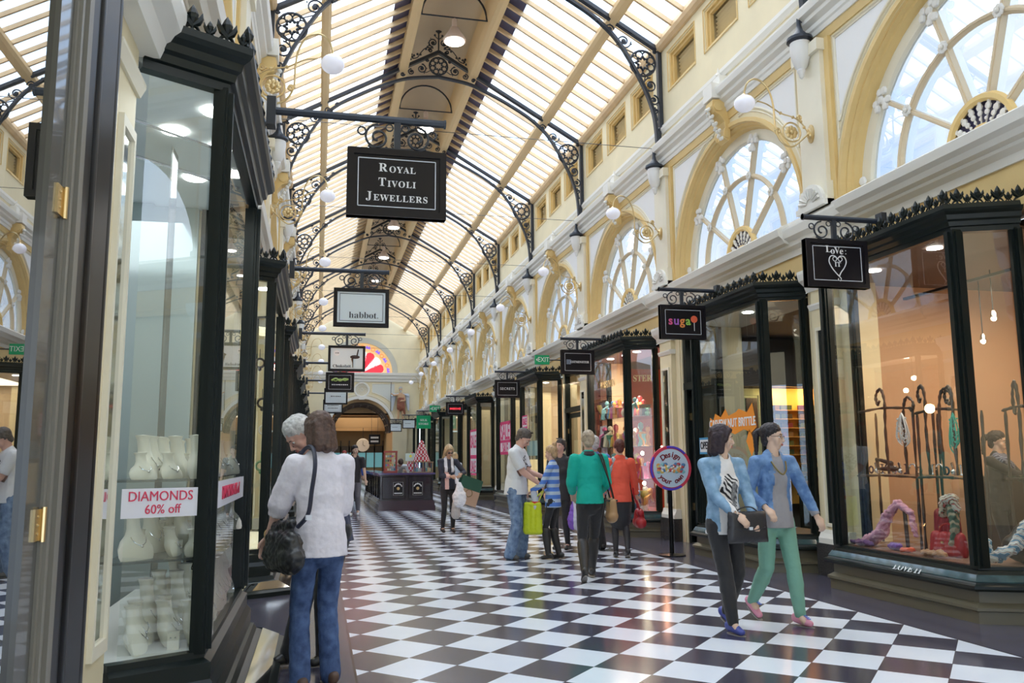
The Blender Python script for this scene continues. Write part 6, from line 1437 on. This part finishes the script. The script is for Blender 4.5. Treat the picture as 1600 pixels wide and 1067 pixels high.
person((.12, 6.27), -62, 'grey-haired person in navy top and black trousers, head bent toward the left window', 1.76, 'pink', ('short', (.55, .54, .53)), False, lean=(.03, -.17), head=(-5, 48),
       footL=(.02, -.04, 0), footR=(-.08, -.27, 0), handL=(.22, -.15, .9), handR=(-.24, -.12, .9), top=C(.03, .035, .08, n='navy_cloth'), hem=.84, legs=BLK, legr=1.2, shoe=LEA)
# --- man in white tee and girl
def print_mat(name, base, ink, scale, lo, hi, dist=None):
    m = M(name, base, .8); n, l = m.node_tree.nodes, m.node_tree.links; t = n.new('ShaderNodeTexCoord')
    if dist is None: z = n.new('ShaderNodeTexNoise'); z.inputs['Scale'].default_value = scale; z.inputs['Detail'].default_value = 2
    else: z = n.new('ShaderNodeTexWave'); z.inputs['Scale'].default_value = scale; z.inputs['Distortion'].default_value = dist; z.inputs['Detail Scale'].default_value = 1.2; z.bands_direction = 'DIAGONAL'
    r = n.new('ShaderNodeValToRGB'); r.color_ramp.elements[0].position = lo; r.color_ramp.elements[1].position = hi; r.color_ramp.elements[0].color = (*ink, 1); r.color_ramp.elements[1].color = (*base, 1)
    l.new(t.outputs['Object'], z.inputs['Vector']); l.new(z.outputs['Fac'], r.inputs[0]); l.new(r.outputs[0], n['Principled BSDF'].inputs['Base Color']); return m
GT = M('grey_white_tee', (.74, .76, .80), .8, bump=(20, .2))
J = person((2.80, 11.98), 62, 'person in printed white tee and jeans holding a yellow-green bag, looking down', 1.84, 'pink', ('short', (.10, .08, .07)), False, lean=(0, -.03), head=(0, 38), build=1.12,
           footL=(.12, -.04, 0), footR=(-.14, .05, 0), handL=(.06, -.36, 1.10), handR=(-.07, -.33, 1.02), poleL=(.5, 1, -.6), poleR=(-.5, 1, -.6), top=GT, sleeve='short', hem=.86, topr=1.02, legs=JEAN2, legr=1.16, top2=((print_mat('black_print', (.74, .76, .80), (.03, .03, .04), 34, .46, .54),), lambda z: 0, lambda x, z, f: 1 if f and ((x-.0)/.125)**2+((z-1.24)/.15)**2 < 1 else None), shoe=M('grey_suede', (.13, .13, .13), .7), sunglass='top')
bt = bag_thing(J, 'shopping_bag', 'yellow-green plastic shopping bag hanging from the hand of the white tee person')
LIME = M('lime_plastic', (.58, .68, .02), .35, bump=(14, .5)); g = J['gR']; g = Vector((g.x, g.y, g.z))
b = MB(); c = g+Vector((0, .14, -.40))
shell([(c+Vector((-.03, -.10, .18)), c+Vector((-.03, .10, .18)), .03, .03), (c+Vector((-.02, -.10, -.20)), c+Vector((-.02, .10, -.20)), .045, .045), (c+Vector((-.03, -.10, .18)), c+Vector((-.02, -.10, -.20)), .03, .045), (c+Vector((-.03, .10, .18)), c+Vector((-.02, .10, -.20)), .03, .045), (c+Vector((-.03, 0, .16)), c+Vector((-.02, 0, -.16)), .03, .05), (c+Vector((-.03, .07, .16)), c+Vector((-.02, .07, -.16)), .03, .05), (c+Vector((-.03, -.07, .16)), c+Vector((-.02, -.07, -.16)), .03, .05)], .012, 'bag_body', LIME, bt, 2, True, disp=(.015, .05))
b = MB()
for dy in (-.07, .07): b.tube([tuple(c+Vector((-.03, dy, .17))), tuple(g+Vector((0, -.02, -.02)))], .008, 5)
b.build('handle', LIME, bt, smooth=True, local=True)
ST = M('blue_stripe_knit', (.1, .25, .7), .8); n_, l_ = ST.node_tree.nodes, ST.node_tree.links
t_ = n_.new('ShaderNodeTexCoord'); sp_ = n_.new('ShaderNodeSeparateXYZ'); m_ = n_.new('ShaderNodeMath'); m_.operation = 'MULTIPLY'; m_.inputs[1].default_value = 9.5; f_ = n_.new('ShaderNodeMath'); f_.operation = 'FRACT'; r_ = n_.new('ShaderNodeValToRGB'); r_.color_ramp.interpolation = 'CONSTANT'
r_.color_ramp.elements[0].color = (.10, .24, .72, 1); r_.color_ramp.elements[1].position = .55; r_.color_ramp.elements[1].color = (.50, .62, .78, 1)
l_.new(t_.outputs['Object'], sp_.inputs[0]); l_.new(sp_.outputs[2], m_.inputs[0]); l_.new(m_.outputs[0], f_.inputs[0]); l_.new(f_.outputs[0], r_.inputs[0]); l_.new(r_.outputs[0], n_['Principled BSDF'].inputs['Base Color'])
J = person((3.30, 11.78), -125, 'person with blond bun in blue striped top, black leggings and boots', 1.58, 'fair', ('bun', (.48, .32, .18)), True, head=(-10, 8),
           footL=(.08, -.06, 0), footR=(-.08, .06, 0), handL=(.10, -.33, 1.05), handR=(-.19, -.22, 1.02), poleL=(.6, 1, -.5), top=ST, hem=.80, topr=1.05, legs=BLK, legr=.9, shoe=M('black_boot', (.03, .028, .028), .4), boot=True, build=.9)
s_ = J['s']
shell([(J['wL']+Vector((.02, .05, -.03)), J['wL']+Vector((.03, .09, -.22)), .05, .058)], .01, 'cardigan_sleeve', M('grey_sleeve', (.55, .60, .70), .8), J['root'], 2, True)
b = MB(); b.lathe([(.060, 0), (.062, .05)], tuple(J['wL']+Vector((.027, .08, -.19))), 14); b.build('red_band', M('red_band', (.75, .05, .03), .6), J['root'], smooth=True, local=True)
# --- dark-suited person behind the girl
J = person((3.78, 13.0), -35, 'person in black jacket behind the striped top, sunglasses on the head', 1.70, 'pink', ('short', (.05, .04, .04)), True, head=(-15, 0), top=BLKJ, hem=.78, topr=1.06, legs=BLK, shoe=LEA, sunglass='top', handL=(.22, -.10, .86), detail=False)
bt = bag_thing(J, 'carrier_bag', 'purple and white plastic carrier bag held beside the striped top'); g = J['gL']
for nm, dx, mt_ in (('bag_body', 0, M('purple_plastic', (.25, .12, .62), .3, bump=(12, .5))), ('outer_bag', .05, M('clear_plastic', (.70, .70, .85), .3, bump=(12, .5)))):
    shell([(g+Vector((dx, 0, -.13)), g+Vector((dx, 0, -.30)), .05, .095, (1, .7)), (g+Vector((dx, 0, -.30)), g+Vector((dx, 0, -.38)), .10, .085, (1, .7)), (g+Vector((0, 0, -.01)), g+Vector((dx, 0, -.14)), .012, .04)], .012, nm, mt_, bt, 2, True, disp=(.03, .04))
# --- teal shopper
TEALC = M('teal_knit', (.0, .42, .33), .8, bump=(30, .3))
J = person((3.16, 9.66), 172, 'person in teal green jumper walking away, tan shoulder bag on one side', 1.72, 'fair', ('short', (.42, .34, .25)), True, lean=(.0, -.03), head=(0, 6), build=1.02,
           footL=(.12, .24, .05, .6, 0), footR=(-.05, -.24, 0, 0, 0), handL=(.17, -.26, 1.02), handR=(-.17, -.26, 1.02), poleL=(.40, 1, -.5), poleR=(-.40, 1, -.5), top=TEALC, hem=.90, topr=1.06, legs=BLK, shoe=M('black_boot'), boot=True)
b = MB(); b.lathe([(.075, -.02), (.085, .01), (.070, .045)], tuple(J['neck']+Vector((0, .01, 0))), 16); b.build('scarf_collar', BLKJ, J['root'], smooth=True, local=True)
bt = bag_thing(J, 'shoulder_bag', 'tan leather shoulder bag with black straps on the teal jumper'); c = Vector((-.245, .06, .82)); TANL = M('tan_leather', (.42, .25, .12), .45)
shell([(c+Vector((0, -.08, .08)), c+Vector((0, .08, .08)), .040, .040), (c+Vector((0, -.10, -.08)), c+Vector((0, .10, -.08)), .06, .06), (c+Vector((0, -.10, .08)), c+Vector((0, -.09, -.1)), .04, .055), (c+Vector((0, .10, .08)), c+Vector((0, .09, -.1)), .04, .055), (c+Vector((0, 0, .08)), c+Vector((0, 0, -.1)), .05, .07)], .01, 'bag_body', TANL, bt, 2, True)
b = MB()
for o_ in (-.03, .03): b.tube(smooth_poly([tuple(c+Vector((-.01, .08+o_*.3, .12))), (-.215, .13+o_*.3, 1.12), (-.145+o_*.4, .10, 1.38), (-.13+o_*.4, .0, 1.46), (-.15+o_*.4, -.10, 1.36), (-.22, -.12, 1.1), tuple(c+Vector((0, -.08, .12)))], 5), .010, 6)
b.build('strap', LEA, bt, smooth=True, local=True)
b = MB(); b.box((-.30, -.04, .905), (-.19, .16, .925)); b.build('black_band', LEA, bt, local=True)
# --- coral cardigan and grey-haired companion
CORAL = M('coral_knit', (.88, .12, .07), .8, bump=(30, .3))
J = person((4.30, 11.72), 168, 'person in coral red cardigan and black skirt, back to us', 1.66, 'fair', ('short', (.10, .025, .02)), True, head=(6, 4), footL=(.09, .0, 0), footR=(-.07, .14, .03, .3), handL=(.24, -.24, 1.0), handR=(-.26, -.16, .92), poleR=(-.6, 1, -.3), top=CORAL, hem=.83, topr=1.07, skirt=BLKJ, shoe=LEA)
SCF = stripes('grey_striped_scarf', ((.35, .42, .45), (.70, .72, .70), (.20, .25, .35)), 14)
shell([(J['neck']+Vector((-.08, .0, -.02)), J['neck']+Vector((.08, .0, -.02)), .055, .055), (J['neck']+Vector((-.07, -.04, .0)), J['neck']+Vector((.08, -.04, -.01)), .04, .04), (J['neck']+Vector((.10, .03, -.03)), J['neck']+Vector((.17, .05, -.22)), .04, .03)], .01, 'scarf', SCF, J['root'], 2, True, disp=(.02, .03))
bt = bag_thing(J, 'handbag', 'red leather handbag carried beside the coral cardigan'); g = J['gR']
shell([(g+Vector((-.03, -.12, -.16)), g+Vector((-.03, .14, -.16)), .05, .05), (g+Vector((-.03, -.15, -.30)), g+Vector((-.03, .17, -.30)), .08, .08), (g+Vector((-.03, -.0, -.16)), g+Vector((-.03, .0, -.30)), .07, .09)], .011, 'bag_body', M('bag_red', (.45, .02, .03), .35), bt, 2, True)
b = MB(); b.tube(smooth_poly([tuple(g+Vector((-.03, -.09, -.12))), tuple(g+Vector((0, -.03, .0))), tuple(g+Vector((0, .03, .0))), tuple(g+Vector((-.03, .10, -.12)))], 5), .012, 6); b.tube(smooth_poly([tuple(g+Vector((-.03, .1, -.12))), tuple(g+Vector((.06, .12, .10))), tuple(g+Vector((.05, .06, .32)))], 5), .012, 6); b.build('handle', M('bag_red'), bt, smooth=True, local=True)
person((4.25, 12.75), 185, 'grey-haired person in blue shirt behind the coral cardigan', 1.74, 'pink', ('short', (.62, .62, .62)), False, top=M('mid_blue_shirt', (.14, .24, .62), .8), hem=.85, legs=BLK, legr=1.2, shoe=LEA, detail=False, build=1.1)
# --- walking pair on the right
CHAM = denim('light_denim_shirt', (.20, .38, .60), (.34, .52, .72)); WTEE = M('white_tee', (.82, .80, .80), .8)
J = person((3.33, 6.60), 8, 'person with black bob in pale denim shirt and zebra tee, quilted bag in front', 1.66, 'asian', ('bob', (.025, .012, .02)), True, lean=(0, .0), head=(62, 4),
           footL=(.10, .16, .04, .45, 15), footR=(-.06, -.16, 0, 0, 5), handL=(.15, -.24, .96), handR=(-.06, -.27, 1.00), poleL=(.7, .8, -.5), poleR=(-1, .8, -.6), top=CHAM, hem=.82, topr=1.0, top2=((WTEE, print_mat('zebra_print', (.80, .78, .78), (.02, .02, .025), 13, .44, .52, 1.6), print_mat('zebra_face', (.45, .45, .46), (.05, .05, .06), 30, .3, .7)), lambda z: .055+.05*max(0, min(1, (1.45-z)/.25)), lambda x, z, f: (1 if z < .85 else (3 if f and ((x-.045)/.03)**2+((z-1.16)/.11)**2 < 1 else (2 if f and ((x-.0)/.092)**2+((z-1.17)/.17)**2 < 1 else None)))), legs=BLK, legr=1.08, shoe=M('blue_flat', (.06, .08, .35), .4), build=1.06)
s_ = J['s']
bt = bag_thing(J, 'handbag', 'black quilted handbag held in front of the zebra tee'); QL = M('quilted_black', (.028, .028, .035), .35)
c = Vector((.05, -.25, .845))
b = MB(); NX, NZ, w2, h2 = 22, 14, .19, .125
for sgn in (-1, 1):
    vs = []
    for i in range(NZ+1):
        for j in range(NX+1):
            u, v = j/NX*2-1, i/NZ*2-1; q = abs(math.sin((u*6+v*4)*PI/2))*abs(math.sin((u*6-v*4)*PI/2)); th = .036*math.sqrt(max(0, 1-u**6))*math.sqrt(max(0, 1-v**6))+.006*q
            vs.append((c.x+u*w2*(1-.05*v), c.y+sgn*th, c.z+v*h2))
    b.add(vs, [(i*(NX+1)+j, i*(NX+1)+j+1, (i+1)*(NX+1)+j+1, (i+1)*(NX+1)+j) for i in range(NZ) for j in range(NX)])
b.build('bag_body', QL, bt, smooth=True, local=True)
b = MB(); b.cb((c.x+.0, c.y-.045, c.z-.01), (.035, .012, .025)); b.build('clasp', SILVER, bt, local=True)
b = MB(); b.tube(smooth_poly([(c.x-.15, c.y, c.z-.0), (c.x-.13, c.y-.05, c.z-.005), (c.x, c.y-.055, c.z-.025), (c.x+.13, c.y-.05, c.z-.005), (c.x+.15, c.y, c.z)], 5), .004, 5); b.tube(smooth_poly([(c.x-.14, c.y, c.z+.09), (c.x-.06, c.y, c.z+.15), (c.x+.05, c.y, c.z+.155), (c.x+.14, c.y, c.z+.09)], 5), .006, 6); b.build('chain_strap', QL, bt, smooth=True, local=True)
b = MB(T=Matrix.Scale(s_, 4)); w_, e_ = J['wR']/s_, J['eR']/s_; p = e_+(w_-e_)*.93; b.ring((p.x, p.y, p.z), .036, .005, 14, 'x'); b.build('bangle', M('bangle_white', (.8, .75, .7), .3), J['root'], smooth=True, local=True)
DJ = denim('mid_denim_jacket', (.10, .22, .50), (.22, .38, .66)); GRT = M('grey_tee', (.33, .32, .34), .85); SEA = M('sea_green_twill', (.19, .40, .31), .8, bump=(60, .15))
J = person((3.90, 6.76), 2, 'person with ponytail and glasses in blue denim jacket and sea green trousers', 1.68, 'asian', ('ponytail', (.02, .015, .018)), True, head=(42, 3), glasses=True,
           footL=(.10, -.16, 0, 0, 15), footR=(-.12, .26, .07, .55, 10), handL=(.37, -.16, .84), handR=(-.20, -.18, 1.02), poleL=(.4, 1, -.1), top=DJ, hem=.84, topr=1.02, top2=((GRT,), lambda z: .05+.03*max(0, min(1, (1.45-z)/.4)), lambda x, z, f: 1 if z < .985 else None), legs=SEA, legr=1.1, build=1.05, shoe=M('pink_sneaker', (.72, .30, .42), .6))
s_ = J['s']
b = MB(); ch = J['chest']; b.tube(smooth_poly([(-.07, ch.y-.09, ch.z+.13), (-.045, ch.y-.135, ch.z+.06), (0, ch.y-.15, ch.z+.02), (.045, ch.y-.135, ch.z+.06), (.07, ch.y-.09, ch.z+.13)], 5), .007, 5); b.build('necklace', M('dark_gold', (.30, .24, .10), .3, .8), J['root'], smooth=True, local=True)
for e in (-1, 1): b = MB(); b.cb((e*.10, ch.y-.140, ch.z+.04), (.065, .012, .022)); b.build('pocket_flap', DJ, J['root'], local=True)
for lx_, ly_, lz_ in ((.10, -.16, 0), (-.12, .26, .07)): 
    b = MB(T=Matrix.Scale(s_, 4))
    for k in range(4): b.tube([(lx_-.02+.02, ly_-.03-.022*k, lz_+.098-.008*k), (lx_+.035, ly_-.035-.022*k, lz_+.094-.008*k)], .004, 5)
    b.build('shoelaces', M('lace_blue', (.03, .12, .65), .5), J['root'], local=True)
# --- blonde shopper
NAVY = M('dark_navy_jacket', (.03, .035, .06), .7)
J = person((2.52, 16.65), 8, 'blonde person in dark jacket and sunglasses carrying white and brown paper bags', 1.69, 'tan', ('long', (.50, .38, .22)), True, head=(4, 28), footL=(.10, -.02, 0), footR=(-.10, .03, 0), handL=(.20, -.26, 1.16), handR=(.0, -.24, 1.12), poleL=(.9, .5, -.6), poleR=(-.6, .8, -.5),
           top=NAVY, hem=.86, top2=((M('pink_scarf', (.80, .55, .52), .8), M('pale_scarf', (.72, .74, .80), .8)), lambda z: .0, lambda x, z, f: (2 if f and abs(abs(x)-.07) < .03 and z > 1.2 else (1 if f and abs(x+.05) < .04 and z < 1.2 else None))), legs=BLK, legr=.95, shoe=M('black_slip_on', (.03, .02, .02), .5), sunglass='eyes')
bt = bag_thing(J, 'carrier_bag', 'white plastic carrier bag held by the blonde shopper'); g = J['gR']; WP = M('white_plastic', (.80, .82, .88), .35, bump=(10, .5))
shell([(g+Vector((.06, -.05, -.14)), g+Vector((.06, -.05, -.36)), .06, .14, (1, .6)), (g+Vector((.06, -.05, -.36)), g+Vector((.06, -.05, -.44)), .145, .13, (1, .6)), (g+Vector((0, -.02, 0)), g+Vector((.05, -.04, -.2)), .015, .05)], .012, 'bag_body', WP, bt, 2, True, disp=(.03, .05))
def paper_bag(parent_bt, c, w, h, d, tilt, yaw, mats):
    T_ = Matrix.Translation(c) @ Matrix.Rotation(yaw, 4, 'Z') @ Matrix.Rotation(tilt, 4, 'Y')
    b = MB(T=T_); b.box((-w/2, -d/2, -h), (w/2, d/2, 0)); b.build('bag_body', mats[0], parent_bt, local=True)
    b = MB(T=T_); b.box((-w/2-.002, -d/2-.002, -h*mats[2]), (w/2+.002, d/2+.002, -0.0)); b.build('upper_band', mats[1], parent_bt, local=True)
    b = MB(T=T_); b.tube(smooth_poly([(-w*.2, -d/2, 0), (-w*.15, -d/2, .10), (w*.15, -d/2, .10), (w*.2, -d/2, 0)], 4), .006, 5); b.build('handle', mats[1], parent_bt, local=True, smooth=True)
    b = MB(T=T_); b.ring((0, -d/2-.004, -h*.58), .07, .006, 16); b.build('emblem', mats[3], parent_bt, local=True)
KRAFT = M('kraft_paper', (.45, .31, .22), .7); DG = M('dark_green_paper', (.02, .09, .06), .5)
bt = bag_thing(J, 'paper_bag', 'big brown paper bag with dark green top band carried by the blonde shopper'); g = J['gL']
paper_bag(bt, g+Vector((.29, .08, -.04)), .44, .52, .14, .32, .1, (KRAFT, DG, .45, M('dark_gold')))
bt = bag_thing(J, 'carrier_bag', 'grey and orange plastic bag hanging behind the white one of the blonde shopper')
shell([(g+Vector((-.06, .02, -.35)), g+Vector((-.06, .02, -.72)), .05, .10, (1, .6))], .014, 'bag_body', M('grey_plastic', (.48, .46, .46), .4), bt, 2, True, disp=(.02, .05))
b = MB(); b.ball((g.x-.05, g.y-.05, g.z-.47), .055, 10, 7, (1, .5, 1.4)); b.build('orange_print', M('orange_print', (.9, .2, .06), .5), bt, smooth=True, local=True)
# --- people further back
person((.95, 22.3), -8, 'dark-haired person in black tee and grey trousers walking toward us on the left', 1.77, 'asian', ('short', (.02, .015, .015)), False, head=(35, 0), footL=(.08, .20, .05, .5), footR=(-.06, -.20, 0), handL=(.30, -.12, .80), handR=(-.28, .10, .82), top=BLK, sleeve='short', hem=.84, legs=M('grey_trousers', (.16, .16, .19), .8), legr=1.1, shoe=M('white_shoe', (.75, .75, .78), .5), detail=False)
person((.90, 29.6), 5, 'distant person in red cap behind the black tee', 1.72, 'asian', ('short', (.35, .04, .03)), False, top=M('dark_red_top', (.25, .05, .06), .8), legs=BLK, shoe=LEA, detail=False)
person((1.22, 30.2), -5, 'distant dark-haired person beside the red cap', 1.68, 'asian', ('short', (.03, .02, .02)), False, top=M('mauve_top', (.35, .22, .35), .8), legs=BLK, shoe=LEA, detail=False)
person((1.50, 33.2), 10, 'distant person with auburn hair in royal blue top by the kiosk end', 1.60, 'fair', ('bob', (.30, .10, .05)), True, top=M('royal_blue_top', (.05, .12, .42), .8), legs=BLK, shoe=LEA, detail=False)
person((2.24, 25.35), 0, 'kiosk attendant in pale grey top bending low over the kiosk counter', 1.66, 'asian', ('short', (.06, .04, .03)), False, lean=(.10, -.33), head=(10, 75), handL=(.30, -.52, 1.12), handR=(.0, -.54, 1.12), top=M('pale_grey_top', (.62, .66, .70), .8), hem=.9, legs=BLK, shoe=LEA, detail=False, build=1.1)
person((3.60, 22.6), 160, 'person in pale blue jacket and dark trousers standing right of the kiosk', 1.58, 'fair', ('bob', (.50, .36, .20)), True, head=(-10, 10), top=M('pale_blue_jacket', (.48, .56, .68), .8), hem=.85, legs=M('dark_navy_trousers', (.02, .025, .05), .8), legr=1.1, shoe=LEA, detail=False)
J = person((7.42, 8.05), 20, 'shop assistant in black with dark scarf inside the nearest right shop', 1.66, 'asian', ('ponytail', (.03, .02, .02)), True, head=(15, 8), handL=(.28, -.34, 1.16), handR=(.12, -.38, 1.18), poleL=(.8, .6, -.5), poleR=(-.8, .6, -.5), top=BLK, hem=.85, legs=BLK, shoe=LEA)
shell([(J['neck']+Vector((-.07, -.02, -.02)), J['neck']+Vector((.07, -.02, -.02)), .06, .06), (J['neck']+Vector((-.06, -.09, -.05)), J['neck']+Vector((.06, -.09, -.12)), .06, .06)], .012, 'scarf', stripes('navy_pattern_scarf', ((.05, .06, .12), (.25, .28, .38)), 16), J['root'], 2, True, disp=(.02, .03))
